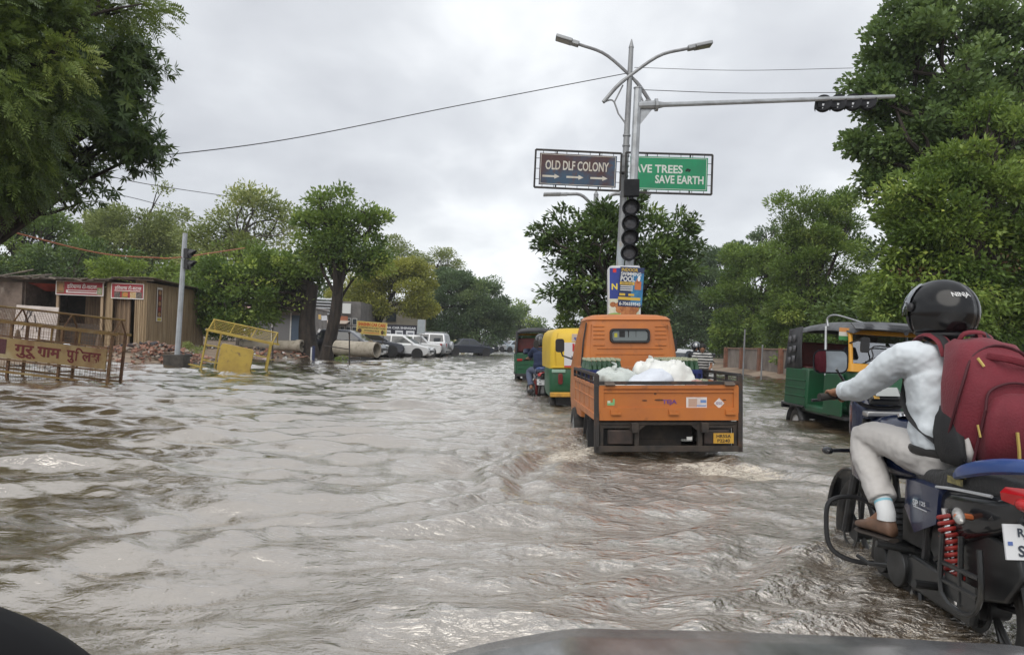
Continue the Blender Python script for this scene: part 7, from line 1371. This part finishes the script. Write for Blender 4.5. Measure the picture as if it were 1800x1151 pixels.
    V = mk(t, J, SKIN, M('dark_check_shirt', (.03,.035,.05), .8, col2=(.06,.06,.07), scale=30), M('black_trousers', (.02,.02,.024), .8), M('dark_shoe', (.04,.04,.045), .6), vox=.013, fold=.01); hair_cap(t, V['head'])
riders()

# ------------------------------------------------------------------ the car the picture is taken from
def own_car():
    cx = .78; t = thing('car', 'wet grey car bonnet and black door mirror along the bottom edge', 'car', (cx, 0, -.41)); P = M('wet_grey_car_paint', (.46,.465,.475), .24, .8, spec=.6, col2=(.20,.20,.21), scale=3.2, stretch=(1.6,.6,1), bump=.06, bscale=9)
    b = MB(); rings = []
    for y, hw, zc, ze in ((2.06,.84,.66,.64),(2.04,.90,.722,.70),(1.99,.945,.760,.742),(1.85,.975,.785,.772),(1.6,.99,.82,.80),(1.3,.99,.86,.84),(.95,.99,.90,.88),(.6,.99,.93,.91)):
        rings.append([(u*hw, y-.20*abs(u)**4*(1 if y > 1.5 else .3), zc+(ze-zc)*abs(u)**3+(.008*math.exp(-((abs(u)-.62)/.10)**2))) for u in [-1+2*i/40 for i in range(41)]])
    b.loft(rings, 0, False, False); hd = b.build('bonnet', P, t, sharp=60); hd.modifiers.new('t','SOLIDIFY').thickness = .02
    f = MB()
    for s in (-1, 1): f.loft([[(s*.95,.6,.89),(s*.96,.6,.70),(s*.97,.6,.3)],[(s*.94,1.2,.83),(s*.96,1.2,.68),(s*.97,1.2,.3)],[(s*.90,1.6,.76),(s*.95,1.6,.62),(s*.96,1.6,.3)],[(s*.78,1.82,.63),(s*.86,1.85,.50),(s*.88,1.85,.3)]], 0, False, False)
    f.loft([[(-.86,1.85,.50),(-.4,2.08,.52),(0,2.13,.53),(.4,2.08,.52),(.86,1.85,.50)],[(-.88,1.85,.28),(-.4,2.1,.28),(0,2.15,.28),(.4,2.1,.28),(.88,1.85,.28)]], 0, False, False); f.build('front_body', P, t)
    for s in (-1, 1):
        h = MB(); h.ell((s*.60,1.89,.60), (.15,.12,.06), 0, (0,0,-s*.5)); h.build('headlight', M('lamp_glass', (.6,.62,.62), .1), t); wheel(t, (s*.78,1.25,.31), .31, .19)
    c = at(-40,1196,.74)-Vector((cx,0,-.41)); m = MB(); m.ell(c, (.16,.085,.062), 0, (0,R(26),R(10)), 24, 14); m.tube([c+Vector((.10,-.02,-.10)), c+Vector((.02,0,-.03))], .035, 8); m.build('door_mirror', M('black_mirror_shell', (.008,.008,.009), .6, spec=.15), t)
    d = MB(); d.box((-.99,.35,.60), (.06,.5,.58)); d.build('door', P, t, bevel=.02)
own_car()
# ------------------------------------------------------------------ damp air
def build_haze():
    m = bpy.data.materials.new('damp_air'); m.use_nodes = True; n = m.node_tree.nodes; n.clear()
    o = n.new('ShaderNodeOutputMaterial'); v = n.new('ShaderNodeVolumePrincipled'); v.inputs['Density'].default_value = .0006; v.inputs['Color'].default_value = (.88,.92,.95,1)
    m.node_tree.links.new(v.outputs[0], o.inputs['Volume'])
    b = MB(); b.box((0, 1000, 8.5), (2400, 2200, 21)); b.build('haze', m)['kind'] = 'stuff'
build_haze()
